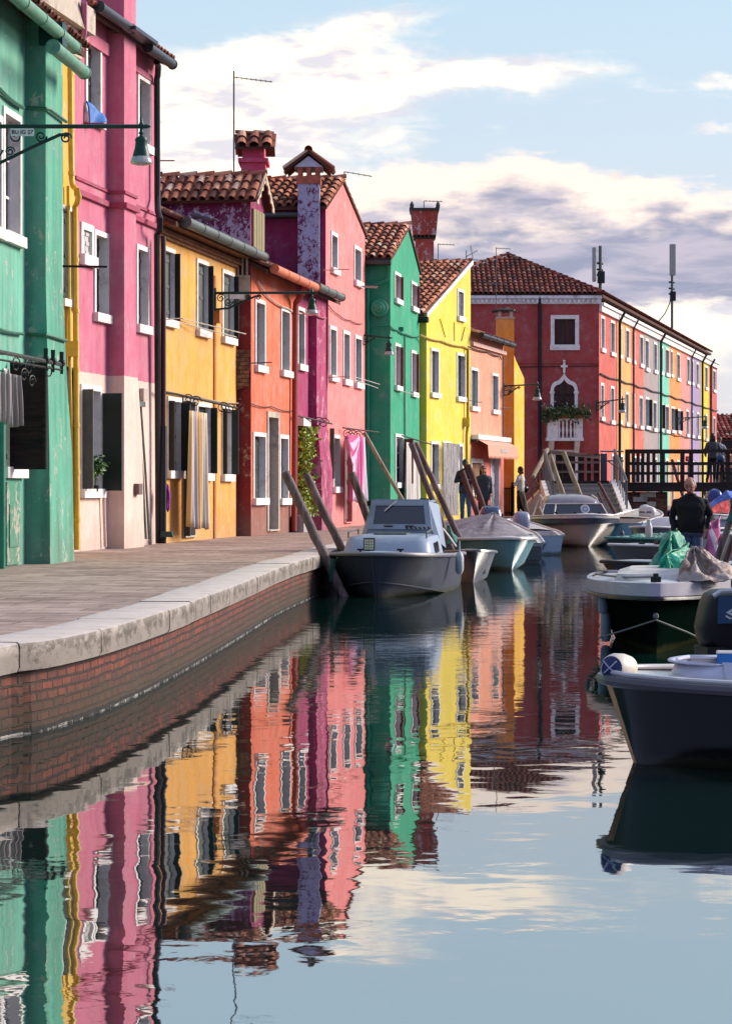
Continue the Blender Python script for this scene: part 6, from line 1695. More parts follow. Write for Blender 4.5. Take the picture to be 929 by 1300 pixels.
def boat_root(name, bow, dirv, L, label, cat='boat', group='boats moored along the canal'):
    d = Vector((dirv[0], dirv[1], 0)).normalized(); st = Vector((bow[0], bow[1], 0))-d*L
    return empty(name, st, math.atan2(-d.x, d.y), label, cat, group)
def gel(name, col, rough=.25, dirt=None, **k): return simple(name, col, rough, var=.06, scale=3, bump=.04, spec=k.pop('spec', .4), dirt=dirt, slime=True, **k)
W_GEL = gel('white_gelcoat', lin(222, 218, 214), dirt=lin(170, 160, 146), dirt_amt=.5)
def basic_boat(name, bow, dirv, L, B, hb, hm, hs, label, hullm, deckm, railm, td=.6, wellm=None, w=.13, floor=.14, band=None, bandm=None, rail=.028, **kw):
    rt = boat_root(name, bow, dirv, L, label); h = Hull(L, B, hb, hm, hs, **kw)
    mb = MB(); h.hull(mb); mb.build('hull', hullm, rt, smooth=True, local=True)
    mb = MB(); h.side_deck(mb, w, td); h.foredeck(mb, td); mb.build('deck', deckm, rt, smooth=True, local=True)
    mb = MB(); h.well(mb, w, td, floor); mb.build('cockpit', wellm or deckm, rt, local=True)
    mb = MB()
    if band: h.band(mb, *band)
    if rail: h.rail(mb, rail, out=.015)
    mb.build('rub_rail', bandm or railm, rt, smooth=True, local=True)
    return rt, h
def outboard(parent, pos, mat, sc=1.0, tilt=0.0, rz=0.0, stripe=None, lower=True):
    """cowl, mid section and bracket of an outboard motor; local boat coordinates"""
    M = Matrix.Translation(Vector(pos)) @ Matrix.Rotation(rz, 4, 'Z') @ Matrix.Rotation(tilt, 4, 'X') @ Matrix.Scale(sc, 4)
    prof = [(-.02, .11, .16), (.03, .16, .25), (.12, .185, .29), (.26, .19, .30), (.36, .175, .27), (.42, .14, .21), (.445, .07, .11), (.45, .0, .0)]
    mb = MB(); n = 18; v = []; f = []
    for (z, rx, ry) in prof:
        for k in range(n):
            a = 2*math.pi*k/n; c_, s_ = math.cos(a), math.sin(a); e = .62
            v.append(M @ Vector((rx*math.copysign(abs(c_)**e, c_), ry*math.copysign(abs(s_)**e, s_)-.05*z, z+.04*(s_))))
    for j in range(len(prof)-1):
        for k in range(n): f.append((j*n+k, j*n+(k+1) % n, (j+1)*n+(k+1) % n, (j+1)*n+k))
    mb.add(v, f); o = mb.build('outboard_motor', mat, parent, smooth=True, local=True)
    mb = MB(); mb.tube([M @ Vector((0, 0, 0)), M @ Vector((0, .02, -.3)), M @ Vector((0, .0, -.62))], [.10*sc, .085*sc, .06*sc], 8)
    mb.box(M @ Vector((0, .17, -.1)), (.24*sc, .16*sc, .3*sc)); mb.tube([M @ Vector((0, .1, .02)), M @ Vector((.05, .55, .06))], .025*sc, 6)
    mb.build('bracket', M_BLACK, o, smooth=True, local=True)
    if stripe:
        mb = MB()
        for sx in (-1, 1):
            mb.par(M @ Vector((sx*.186, -.2, .2)), (M @ Vector((sx*.186, .2, .2)))-(M @ Vector((sx*.186, -.2, .2))), (M @ Vector((0, 0, .06)))-(M @ Vector((0, 0, 0))), Vector((sx*.012*sc, 0, 0)))
        mb.build('stripe', stripe, o, local=True)
    return o
def crumple(o, strength, size, sub=0):
    if sub: s_ = o.modifiers.new('sub', 'SUBSURF'); s_.levels = sub; s_.render_levels = sub
    for k, (st, sz) in enumerate(((strength, size), (strength*.4, size*.35))):
        tx = bpy.data.textures.new('folds', 'MARBLE' if k == 0 else 'CLOUDS'); tx.noise_scale = sz
        if k == 0: tx.marble_type = 'SHARP'; tx.turbulence = 9
        d = o.modifiers.new('folds', 'DISPLACE'); d.texture = tx; d.strength = st; d.mid_level = .5; d.texture_coords = 'LOCAL'
def tent(name, foot, apex, mat, label, cat, rows=12, sag=.35, fold=.02, nf=7, group=None, seed=1, per=6, skirt=0.0, cr=.045):
    """fabric hung from an apex line over a closed foot outline (world coordinates)"""
    rnd = random.Random(seed); ph = [rnd.uniform(0, 6.28) for _ in range(4)]
    pts = []
    foot = [Vector(p) for p in foot]; n0 = len(foot)
    for i in range(n0):
        a, b = foot[i], foot[(i+1) % n0]
        for k in range(per): pts.append(a.lerp(b, k/per))
    n = len(pts); ap = [Vector(a) for a in (apex if isinstance(apex[0], (Vector, tuple, list)) else [apex])]
    def near(p):
        if len(ap) == 1: return ap[0]
        a, b = ap[0], ap[1]; d = b-a; t_ = max(0, min(1, (p-a).dot(d)/d.dot(d))); return a+d*t_
    v = []; f = []
    for j in range(rows+1):
        u = j/rows
        for i, p in enumerate(pts):
            q = p.lerp(near(p), u); q = Vector(q)
            top = near(p).z; q.z = p.z+(top-p.z)*(u*(1-sag)+sag*u*u)
            a = 2*math.pi*i/n; c = math.sin(nf*a+ph[0]+u*1.5)+.6*math.sin((nf*2+1)*a+ph[1])+.5*math.sin(3*a+ph[2]+u*6)
            k = fold*c*math.sin(math.pi*min(1, .12+.88*(1-u)))
            q.z += k*.8; o_ = (p-near(p)); o_.z = 0
            if o_.length > 1e-6: q += o_.normalized()*k
            v.append(q)
    for j in range(rows):
        for i in range(n): f.append((j*n+i, j*n+(i+1) % n, (j+1)*n+(i+1) % n, (j+1)*n+i))
    mb = MB(); mb.add(v, f); o = mb.build(name, mat, smooth='all'); recentre(o); tag(o, label, cat, group)
    crumple(o, cr, .22, 2); md = o.modifiers.new('thickness', 'SOLIDIFY'); md.thickness = .008
    return o
def fabric(name, col, col2=None, rough=.75, sc=2.0):
    m, t, b = newmat(name); co = t.n('ShaderNodeTexCoord').outputs['Object']
    n = t.noise(co, sc, 6, .65, .6); n2 = t.noise(co, sc*7, 5, .6, .4)
    t.set(b.inputs['Base Color'], t.mix(t.sstep(n, .42, .66), col, col2 or tuple(c*.6 for c in col[:3])+(1,))); b.inputs['Roughness'].default_value = rough
    t.set(b.inputs['Normal'], t.bump(t.m('ADD', n, t.m('MULTIPLY', n2, .35)), .9, .05)); return m

# ---------------------------------------------------------------- grey work boat
gh = gel('grey_hull_paint', lin(70, 74, 86), .5, spec=.08, dirt=lin(70, 68, 66), dirt_amt=.7); bc = gel('faded_blue_paint', lin(158, 174, 194), .4, dirt=lin(120, 128, 138), dirt_amt=.8)
rt, h = basic_boat('cabin_boat', (.13, 35.4), (-.13, -.99), 5.4, 1.86, .64, .56, .5, 'grey hulled boat with pale blue cabin and work lamp, moored between two leaning poles', gh, bc, gel('grey_rail', lin(126, 124, 130), .4), td=.55, p=3.2, t0=.52, rake=.25, chine=.93, zc=-.02, zcb=.24, wellm=gh, q=1.9, rail=.032)
def loft(mb, rings, closed=True):
    n = len(rings[0]); v = [p for r in rings for p in r]; f = []
    for j in range(len(rings)-1):
        for k in range(n if closed else n-1): f.append((j*n+k, j*n+(k+1) % n, (j+1)*n+(k+1) % n, (j+1)*n+k))
    mb.add(v, f)
def rr_ring(cx, cy, z, wx, wy, r=.12, n=4):
    out = []
    for (sx, sy, a0) in ((1, 1, 0), (-1, 1, 90), (-1, -1, 180), (1, -1, 270)):
        for k in range(n+1):
            a = R(a0+90*k/n); out.append(Vector((cx+sx*(wx-r)+r*math.cos(a), cy+sy*(wy-r)+r*math.sin(a), z)))
    return out
mb = MB()
for sg in (1, -1):
    for kk, r_ in ((2, .016), (1, .010)): mb.tube([Vector((sg*(q[kk].x+.004), q[kk].y, q[kk].z)) for q in h.rows[4:]], r_, 5)
mb.tube([h.rows[-1][k]+Vector((0, .012, 0)) for k in range(6)], .018, 6)
mb.build('spray_rail', gh, rt, smooth=True, local=True)
mb = MB()
for sg in (1, -1): mb.tube([(sg*.60, 3.9, .84), (sg*.60, 3.9, .93), (sg*.58, 2.9, .96), (sg*.58, 2.9, .88)], .012, 6)
mb.box((0, 3.3, .895), (.5, .5, .03)); mb.build('grab_rail', M_GREYM, rt, smooth=True, local=True)
# trunk cabin on the foredeck: sides lean in, front slopes
mb = MB(); y0, y1 = 2.0, 4.15
loft(mb, [rr_ring(0, (y0+y1)/2, .50, .70, (y1-y0)/2, .2), rr_ring(0, (y0+y1)/2-.04, .76, .65, (y1-y0)/2-.10, .2), rr_ring(0, (y0+y1)/2-.08, .86, .61, (y1-y0)/2-.20, .2), rr_ring(0, (y0+y1)/2-.10, .885, .46, (y1-y0)/2-.4, .2)])
r_ = rr_ring(0, (y0+y1)/2-.10, .885, .46, (y1-y0)/2-.4, .2); mb.poly(r_); cb = mb.build('cabin', bc, rt, smooth=True, local=True)
mb = MB()
for sx in (-1, 1):
    a = Vector((sx*.69, 3.4, .60)); mb.par(a, (0, -.5, .02), (-sx*.03, 0, .16), (sx*.012, 0, 0))
mb.build('side_window', M_DGLASS, cb, local=True)
# wheelhouse windscreen
wsy = 2.35; mb = MB()
def wl(x, q, z): return Vector((x, wsy-.22*(z-.95)+q, z))
fr = [(-.52, .95), (.52, .95), (.46, 1.40), (-.46, 1.40)]; gi = [(-.42, 1.03), (.42, 1.03), (.38, 1.325), (-.38, 1.325)]
for k in range(4):
    a, b = fr[k], fr[(k+1) % 4]; c, d_ = gi[(k+1) % 4], gi[k]
    v = [wl(p[0], 0, p[1]) for p in (a, b, c, d_)]+[wl(p[0], -.06, p[1]) for p in (a, b, c, d_)]
    mb.add(v, [(0, 1, 2, 3), (7, 6, 5, 4), (0, 4, 5, 1), (2, 6, 7, 3), (1, 5, 6, 2), (3, 7, 4, 0)])
ws = mb.build('windscreen_frame', bc, rt, local=True)
mb = MB(); mb.prism([(x, (z-1.03)) for x, z in gi], wl(0, -.03, 1.03), (1, 0, 0), Vector((0, -.215, 1)), (0, -.012, 0)); mb.build('glass', M_DGLASS, ws, local=True)
mb = MB()
for sx in (-1, 1):
    q = [wl(sx*.50, -.06, .95), wl(sx*.45, -.06, 1.40), Vector((sx*.52, wsy-1.1, 1.34)), Vector((sx*.62, wsy-1.3, .62)), Vector((sx*.66, wsy-.1, .72))]
    mb.add(q+[p-Vector((sx*.04, 0, 0)) for p in q], [(0, 1, 2, 3, 4), (9, 8, 7, 6, 5)]+[(i, (i+1) % 5, 5+(i+1) % 5, 5+i) for i in range(5)])
mb.par(wl(-.50, -.05, .80), (1.0, 0, 0), (0, -.03, 0), wl(0, 0, .95)-wl(0, 0, .80)); mb.par(wl(-.46, -.03, 1.395), (.92, 0, 0), (0, -1.0, -.02), (0, 0, .03)); mb.build('wheelhouse', bc, rt, local=True)
mb = MB(); mb.tube([wl(.05, .03, 1.40), wl(.24, .03, 1.24)], .010, 5); mb.build('wiper', M_WHITE, ws, local=True)
mb = MB()
for sx in (-1, 1): mb.tube([wl(sx*.24, .05, 1.0), wl(sx*.10, .05, 1.0)], .012, 5)
for k in range(6): mb.tube([wl(-.5+.07*k, .12, .96), wl(-.47+.07*k, .12, .99)], .018, 5)
mb.box((-.40, wsy-.3, 1.425), (.2, .1, .03)); mb.box((.5, wsy-.15, 1.36), (.06, .08, .08)); mb.build('fittings', M_IRON, rt, local=True)
mb = MB(); mb.box((.20, 4.5, .76), (.17, .06, .19), M=Matrix.Rotation(R(8), 4, 'X')); lp = mb.build('work_lamp', M_BLACK, rt, local=True)
mb = MB()
for i in range(4):
    for j in range(4): mb.box((.20+(i-1.5)*.036, 4.535, .76+(j-1.5)*.040), (.029, .012, .033))
mb.build('lens', simple('led_lens', lin(214, 214, 180), .2, spec=.8), lp, local=True)
mb = MB(); mb.tube([(.20, 4.5, .68), (.20, 4.48, .58)], .03, 6); mb.box((.20, 4.5, .62), (.14, .08, .04)); mb.build('bracket', M_IRON, lp, local=True)
mb = MB()
for sx in (-1, 1): mb.tube([(sx*.3, 4.75, .62), (sx*.3, 4.75, .69)], .02, 6); mb.tube([(sx*.3-.05, 4.75, .69), (sx*.3+.05, 4.75, .69)], .015, 6)
mb.build('cleat', M_IRON, rt, local=True)

for i, (a, b, sg) in enumerate(((P(424, 714, 35.9), P(428, 708, 35.6), .02), (P(437, 702, 39.0), P(452, 708, 36.5), .08))):
    mb = MB(); mb.tube([a.lerp(b, k/8)-Vector((0, 0, sg*math.sin(math.pi*k/8))) for k in range(9)], .013, 6)
    if i == 0: mb.tube([a+Vector((.0, -.08, .05)), a+Vector((-.03, -.08, -.1)), a+Vector((-.06, -.08, -.28))], [.05, .04, .015], 6)
    o = mb.build('mooring_rope', [simple('dark_green_rope', lin(30, 90, 76), .8), simple('grey_rope', lin(130, 132, 126), .9)][i], smooth=True); recentre(o)
    tag(o, ['green rope and rag tied round the tallest leaning pole at the kerb', 'grey rope from the second leaning pole to the cabin boat bow'][i], 'rope')
# ---------------------------------------------------------------- small aluminium dinghy behind it
al = simple('dull_aluminium', lin(128, 126, 124), .35, .6, var=.2, dirt=lin(80, 78, 74))
rt, h = basic_boat('aluminium_dinghy', (1.86, 40.6), (.16, -.98), 4.0, 1.25, .55, .46, .42, 'small dull aluminium dinghy between the grey cabin boat and the teal covered boat', al, al, al, td=.86, p=2.6, wellm=al, rail=.025)
mb = MB()
for y in (1.0, 2.2): mb.box((0, y, .34), (1.02, .24, .03))
mb.build('seat', simple('dinghy_seat', lin(150, 146, 140), .6), rt, local=True)
mb = MB()
for k in range(3): mb.tube([(.50, 3.3-.08*k, .50), (.60+.02*k, 3.3-.08*k, .48), (.61+.02*k, 3.28-.08*k, .25), (.60, 3.26-.08*k, .05)], .014, 6)
mb.build('mooring_hose', simple('pale_blue_rope', lin(176, 190, 196), .8), rt, smooth=True, local=True)

# ---------------------------------------------------------------- teal boat under a grey cover
tl = gel('teal_hull_paint', lin(104, 156, 158), .22, dirt=lin(150, 160, 150), dirt_amt=.3)
rt, h = basic_boat('covered_boat', (2.86, 46.8), (.32, -.95), 5.6, 2.1, .62, .55, .5, 'pale teal boat with white rail under a peaked grey tarpaulin', tl, W_GEL, W_GEL, td=.6, p=3.0, t0=.45, rake=.22, zcb=.2, chine=.92, zc=0, rail=.035, q=1.8)
m_ = WM[rt]; ft = [m_ @ (p+Vector((0, 0, .03))) for p in h.sheer(0, -.05, 0, .97)[::3]]
tent('boat_cover', ft, (P(600, 655, 50.5), P(627, 651, 49.0)), fabric('grey_tarpaulin', lin(158, 150, 154), lin(120, 110, 112), sc=1.2), 'peaked grey tarpaulin stretched over the pale teal boat', 'boat cover', sag=.15, fold=.02, seed=2, cr=.010)
tent('tarpaulin', [P(566, 692, 44.5), P(579, 690, 44.0), P(580, 683, 45.5), P(569, 678, 46)], (P(568, 668, 45.5), P(572, 674, 45)), fabric('teal_tarpaulin', lin(20, 120, 108)), 'dark teal tarpaulin bunched behind the grey cabin boat', 'tarpaulin', fold=.012, seed=5)
mb = MB(); mb.tube([P(562, 671, 44), P(570, 681, 43), P(579, 694, 42)], .015, 5); o = mb.build('rope', M_WHITE, smooth=True); recentre(o); tag(o, 'white mooring rope slanting down in front of the pale teal boat', 'rope')

# ---------------------------------------------------------------- white runabout, skiff
bt = gel('blue_white_gel', lin(196, 204, 214), dirt=lin(150, 150, 150))
def sternfirst(name, cx_, Z, dirv, L, B, hb, hm, hs, label, hullm, deckm, **k):
    d = Vector((dirv[0], dirv[1], 0)).normalized(); X = (cx_-CX)/F*Z; bow = Vector((X, Z, 0))+d*L
    return basic_boat(name, (bow.x, bow.y), dirv, L, B, hb, hm, hs, label, hullm, deckm, W_GEL, **k)
rt, h = sternfirst('runabout', 658, 51.5, (-.10, .99), 4.6, 1.22, .95, .62, .42, 'white runabout with inclined white deck and dark transom behind the grey tarpaulin', gel('slate_transom', lin(150, 158, 166)), W_GEL, td=.25, p=2.4, rake=.3, floor=.25)
mb = MB(); mb.par((-.48, -.03, .05), (.96, 0, 0), (0, -.02, 0), (0, 0, .30)); mb.build('transom', gel('dark_slate', lin(70, 82, 88)), rt, local=True)
outboard(rt, (-.52, .5, .66), gel('steel_blue_cowl', lin(58, 74, 104), .2, coat=.5), 1.25, R(-20), 0, simple('dark_vent', lin(20, 26, 40), .5))
rt, h = sternfirst('skiff', 686, 57.5, (-.12, .99), 3.9, 1.25, .78, .56, .46, 'small pale blue and white skiff with a round mark on the transom', gel('pale_blue_gel', lin(168, 194, 212), dirt=lin(120, 130, 130)), W_GEL, td=.3, p=2.4, rake=.3)
mb = MB(); mb.tube([Vector((.05+.055*math.cos(a), -.03, .27+.055*math.sin(a))) for a in [k*math.pi/5 for k in range(10)]], .014, 5, closed=True); mb.tube([(.06, -.03, .21), (.04, -.03, .13), (0, -.03, .12)], .014, 5)
mb.build('transom_mark', M_BLACK, rt, local=True)
outboard(rt, (-.38, .4, .58), gel('pale_grey_cowl', lin(150, 160, 180), .25), 1.0, R(-15))

# ---------------------------------------------------------------- larger motorboat with windscreen
wh = gel('warm_white_hull', lin(208, 196, 184), .25, dirt=lin(170, 150, 130))
rt, h = basic_boat('motorboat', (5.98, 64.6), (.10, -.99), 5.8, 2.28, .86, .78, .7, 'white motorboat with dark stripe, tinted windscreen and round badge below the steps', wh, W_GEL, W_GEL, td=.5, p=3.2, t0=.5, rake=.5, zcb=.30, zc=.0, chine=.92, q=1.9, band=(-.10, .02, .03))
mb = MB(); h.band(mb, -.24, -.105, .022); mb.build('stripe', gel('dark_blue_stripe', lin(46, 56, 72)), rt, smooth=True, local=True)
mb = MB(); y_ = 3.3
fr = [(-.88, .80), (.88, .80), (.74, 1.14), (-.74, 1.14)]
def wq(x, z, q=0): return Vector((x, y_+(1.0-abs(x)**2*.25)*.35-(z-.8)*.75+q, z))
def strip(mb, f0, f1, z0, z1, n=10, q=0):
    v = [wq(f0*(-1+2*k/n), z0, q) for k in range(n+1)]+[wq(f1*(-1+2*k/n), z1, q) for k in range(n+1)]
    mb.add(v, [(k, k+1, n+2+k, n+1+k) for k in range(n)])
strip(mb, .90, .78, .84, 1.13); wsn = mb.build('windscreen', M_DGLASS, rt, smooth=True, local=True)
mb = MB()
for f0, z0 in ((.93, .82), (.79, 1.14)): mb.tube([wq(f0*(-1+.2*k), z0, .02) for k in range(11)], .022, 6)
for fx in (-1, .62, 1): mb.tube([wq(.93*fx, .82, .02), wq(.79*fx, 1.14, .02)], .02, 6)
mb.build('frame', W_GEL, wsn, smooth=True, local=True)
mb = MB(); N_ = 10; v = []
for j, (yy, zz, wx) in enumerate(((y_+.08, 1.14, .78), (y_-.3, 1.34, .72), (y_-.8, 1.40, .72), (y_-1.7, 1.36, .72))):
    for k in range(N_+1): u = -1+2*k/N_; v.append(Vector((wx*u, yy-(.1*u*u if j == 0 else 0), zz-.10*u*u*abs(u))))
mb.add(v, [(j*(N_+1)+k, j*(N_+1)+k+1, (j+1)*(N_+1)+k+1, (j+1)*(N_+1)+k) for j in range(3) for k in range(N_)])
sft = mb.build('soft_top', simple('glossy_clear_vinyl', lin(150, 140, 146), .12, spec=.8), rt, smooth='all', local=True, fix=False); sft.modifiers.new('t', 'SOLIDIFY').thickness = .012
mb = MB()
for sx in (-1, 1):
    mb.tube([(sx*.9, y_-.05, .8), (sx*.76, y_-.5, 1.3), (sx*.74, y_-1.0, 1.37), (sx*.8, y_-1.8, .8)], .022, 6)
mb.build('canopy_frame', W_GEL, rt, smooth=True, local=True)
mb = MB(); mb.lathe([(0, 0), (.13, 0), (.13, .02), (0, .02)], wq(-.30, .99, .03), 16, Matrix.Rotation(R(-68), 3, 'X')); bd = mb.build('badge', W_GEL, wsn, local=True)
mb = MB(); mb.lathe([(.04, 0), (.085, 0), (.085, .006), (.04, .006)], wq(-.30, .99, .055), 16, Matrix.Rotation(R(-68), 3, 'X')); bd = mb.build('badge_ring', gel('badge_blue', lin(120, 150, 190)), wsn, local=True)
mb = MB()
for x_, y2 in ((-.5, 4.6), (.2, 4.75), (.62, 4.2), (-.1, 5.2)): mb.sphere((x_, y2, .9), (.06, .05, .035), 8, 5)
mb.build('deck_fitting', M_IRON, rt, local=True)

# ---------------------------------------------------------------- right hand cluster of boats
rt, h = sternfirst('blue_white_boat', 785, 66.0, (.30, .95), 4.2, 1.45, .98, .74, .62, 'turquoise and white boat with lettered side strip and striped outboard motor', gel('light_blue_gel', lin(120, 182, 206), dirt=lin(180, 186, 180)), gel('cream_deck', lin(226, 208, 190)), td=.3, p=2.3, rake=.3)
mb = MB()
for k in range(9): mb.tube([(.72-.0*k, .6+.22*k, .73+.01*k), (.73, .68+.22*k, .76+.01*k)], .014, 4)
mb.build('lettering', M_BLACK, rt, local=True)
outboard(rt, (.42, 1.9, .70), W_GEL, .85, R(0), R(80), gel('grey_blue_stripe', lin(84, 96, 120)))
rt, h = basic_boat('dark_boat', (6.45, 56.5), (-.45, -.9), 5.0, 1.8, .68, .6, .55, 'dark slate boat with a small white cuddy behind the man in black', gel('slate_hull', lin(62, 76, 88)), gel('slate_hull2', lin(90, 104, 116)), W_GEL, td=.6, p=2.4)
mb = MB(); loft(mb, [rr_ring(0, 2.6, .55, .6, .7, .2), rr_ring(0, 2.5, .85, .45, .5, .15), rr_ring(0, 2.5, .88, .3, .3, .15)]); mb.poly(rr_ring(0, 2.5, .88, .3, .3, .15)); mb.build('cuddy', W_GEL, rt, smooth=True, local=True)
mb = MB(); mb.lathe([(0, 0), (.06, 0), (.07, .05), (.07, .2), (.04, .28), (.04, .34), (0, .34)], P(823, 682, 47), 10); o = mb.build('fuel_can', W_GEL, smooth=True); recentre(o); tag(o, 'small white canister standing on a boat left of the man in black', 'canister')
gn = gel('bright_green_paint', lin(20, 150, 92), .35)
rt, h = basic_boat('green_boat', (7.9, 73.0), (-.97, -.2), 5.5, 1.6, .62, .6, .62, 'bright green rowing boat lying broadside under the brick abutment', gn, gn, gn, td=.85, p=2.0, band=(-.14, .02, .03))
gt = fabric('sea_green_tarpaulin', lin(30, 130, 110), lin(170, 200, 180), sc=2.5)
rt, h = basic_boat('flat_skiff', (5.05, 50.2), (-.96, -.28), 4.2, 1.3, .42, .36, .34, 'low grey flat skiff with white rail beside the turquoise and white boat', gel('grey_green_hull', lin(120, 122, 118)), gel('grey_deck', lin(150, 150, 156)), W_GEL, td=.5)
mb = MB(); mb.box((-.2, 3.2, .46), (.18, .1, .09)); mb.box((-.28, 3.6, .44), (.10, .1, .06)); mb.build('cleat', M_BLACK, rt, local=True)
rt, h = basic_boat('green_covered_skiff', (5.35, 54.0), (-.97, -.22), 4.6, 1.35, .48, .42, .42, 'low dark green skiff half covered by a pale green sheet', gel('dark_green_hull', lin(24, 60, 52)), gel('green_deck', lin(60, 130, 112)), gel('green_deck', lin(60, 130, 112)), td=.9)
m_ = WM[rt]; ft = [m_ @ (p+Vector((0, 0, .02))) for p in h.sheer(0, -.02, 0, .97)[::4]]
tent('boat_cover', ft, (m_ @ Vector((0, 1.2, .60)), m_ @ Vector((0, 3.4, .56))), gt, 'crumpled pale green sheet over the low dark green skiff', 'boat cover', fold=.03, seed=8)
# cabin cruisers with coloured covers at the right edge
rt, h = basic_boat('cruiser', (7.9, 60.5), (-.55, -.83), 6.0, 2.2, .95, .8, .75, 'white cruiser under blue and red covers below the footbridge', gel('white_blue_hull', lin(196, 208, 224)), W_GEL, W_GEL, td=.5, p=2.6, band=(-.12, .02, .03))
m_ = WM[rt]
tent('boat_cover', [m_ @ Vector(p) for p in ((-.9, 1.5, .8), (.9, 1.5, .8), (.9, 4.0, .85), (-.9, 4.0, .85))], (m_ @ Vector((0, 1.9, 1.55)), m_ @ Vector((0, 3.4, 1.5))), fabric('blue_cover', lin(60, 104, 190), lin(120, 150, 210)), 'blue canvas cover on the white cruiser below the footbridge', 'boat cover', fold=.02, sag=.1, seed=3)
tent('boat_cover', [m_ @ Vector(p) for p in ((-.95, 4.05, .9), (.2, 4.05, .9), (.1, 5.4, .95), (-.5, 5.4, .95))], (m_ @ Vector((-.45, 4.2, 1.30)), m_ @ Vector((-.3, 5.1, 1.05))), fabric('red_cover', lin(206, 40, 44), lin(150, 30, 40)), 'red cover sloping down in front of the blue canvas cover', 'boat cover', fold=.015, sag=.1, seed=4)
outboard(rt, (.75, 2.6, 1.02), gel('navy_cowl', lin(40, 60, 130), .2), 1.1, R(0), R(40), W_GEL)
rt, h = basic_boat('white_boat', (6.15, 47.5), (-.80, -.6), 5.0, 1.8, .72, .62, .6, 'cream decked white boat to the right of the man in black', W_GEL, gel('cream_deck', lin(226, 208, 190)), W_GEL, td=.45, p=2.4)
mb = MB(); mb.tube([(.3, 3.0, .66), (.3, 3.0, 1.05), (-.5, 3.2, 1.05), (-.5, 3.2, .66)], .03, 6); mb.build('rail', W_GEL, rt, smooth=True, local=True)
# boat the man stands in
rt, h = basic_boat('black_boat', (3.55, 36.4), (-.99, -.08), 5.6, 1.7, .50, .44, .44, 'black boat with white rail in which the man in black stands', gel('black_hull', lin(26, 28, 32), .2), gel('grey_deck', lin(150, 150, 156)), M_BLACK, td=.3, p=2.2, floor=.10)
mb = MB()
for y in (1.6, 3.2): mb.box((0, y, .34), (1.4, .25, .04))
mb.build('seat', simple('boat_bench', lin(150, 150, 150), .6), rt, local=True)
# boats beyond the bridge
bc_ = [(lin(30, 90, 170), 'blue'), (lin(196, 60, 50), 'red'), (lin(214, 210, 200), 'white'), (lin(90, 54, 40), 'brown')]
for i, (x_, y_, dx, dy) in enumerate(((12.0, 92, -.2, -.98), (14.6, 96, -.2, -.98), (13.9, 104, -.25, -.97), (17.0, 110, -.25, -.97))):
    basic_boat('moored_boat', (x_, y_), (dx, dy), 5.0, 1.7, .75, .6, .6, '%s painted boat moored beyond the footbridge' % bc_[i][1], gel('far_hull_%d' % i, bc_[i][0]), W_GEL, W_GEL, td=.6)

# ---------------------------------------------------------------- B2: dark green boat, bow on
dg = gel('dark_green_gel', lin(12, 28, 22), .6, spec=.0)
hw = gel('grey_white_strake', lin(196, 190, 198), .3, dirt=lin(150, 140, 140))
rt, h = basic_boat('dark_green_boat', (2.80, 23.4), (-.13, -.99), 5.6, 1.5, .68, .64, .6, 'dark green boat with thick white strake, bow on, loaded with green and brown tarpaulins', dg, W_GEL, hw, td=.35, p=2.2, t0=.45, rake=.42, chine=.62, zc=.0, zcb=.20, band=(-.125, .03, .025), bandm=hw, rail=0, q=1.5)
B2 = rt; m2 = WM[rt]
mb = MB(); h.rail(mb, .020, dz=-.13, out=.03); mb.build('fender_strip', M_BLACK, rt, smooth=True, local=True)
mb = MB()
for sg in (-1, 1):
    q = [Vector((sg*abs(p.x), p.y, p.z)) for p in [h.rows[k][4].lerp(h.rows[k][5], .12) for k in range(14, 36)]]; mb.tube([p+Vector((sg*.012, .012, -.02)) for p in q], .012, 5)
mb.build('pin_stripe', gel('olive_stripe', lin(120, 112, 76)), rt, smooth=True, local=True)
mb = MB(); mb.box((0, 5.42, .725), (.10, .14, .07)); mb.tube([(0, 5.42, .74), (0, 5.42, .79)], .03, 6); mb.build('bow_cleat', M_BLACK, rt, local=True)
mb = MB(); top = Vector((0, 5.50, .34))
mb.tube([top, (-.30, 5.10, .20), (-.52, 4.55, .06)], .010, 5); mb.tube([top, (.30, 5.12, .22), (.6, 4.6, .10)], .010, 5); mb.sphere(top+Vector((0, .02, .04)), .03, 8, 6)
mb.build('mooring_line', simple('grey_rope', lin(130, 132, 126), .9), rt, smooth=True, local=True)
# raised cream foredeck cover
mb = MB(); loft(mb, [rr_ring(-.08, 4.1, .64, .52, .85, .22), rr_ring(-.08, 4.05, .76, .48, .80, .2), rr_ring(-.08, 4.0, .80, .36, .66, .18)]); mb.poly(rr_ring(-.08, 4.0, .80, .36, .66, .18))
mb.build('foredeck_cover', simple('cream_cushion', lin(226, 216, 204), .6), rt, smooth=True, local=True)
mb = MB()
for x_, y2 in ((-.62, 4.0), (-.64, 3.7), (-.58, 4.3), (-.66, 3.3)): mb.tube([(x_, y2, .68), (x_, y2, .74)], .02, 6); mb.tube([(x_-.03, y2, .74), (x_+.03, y2, .74)], .014, 5)
mb.build('deck_fitting', M_IRON, rt, local=True)
Zt = 25.6
grt = fabric('green_tarpaulin', lin(0, 150, 112), lin(0, 110, 92), rough=.5)
tent('tarpaulin', [P(824, 733, 25.6), P(850, 735, 25.2), P(880, 730, 25.4), P(886, 706, 27.2), P(846, 706, 27.4), P(823, 714, 26.8)], (P(851, 675, 26.4), P(857, 676, 26.6)), grt, 'tall dark green tarpaulin peak heaped on the dark green boat', 'tarpaulin', fold=.035, sag=.25, seed=11, nf=5, group=None)
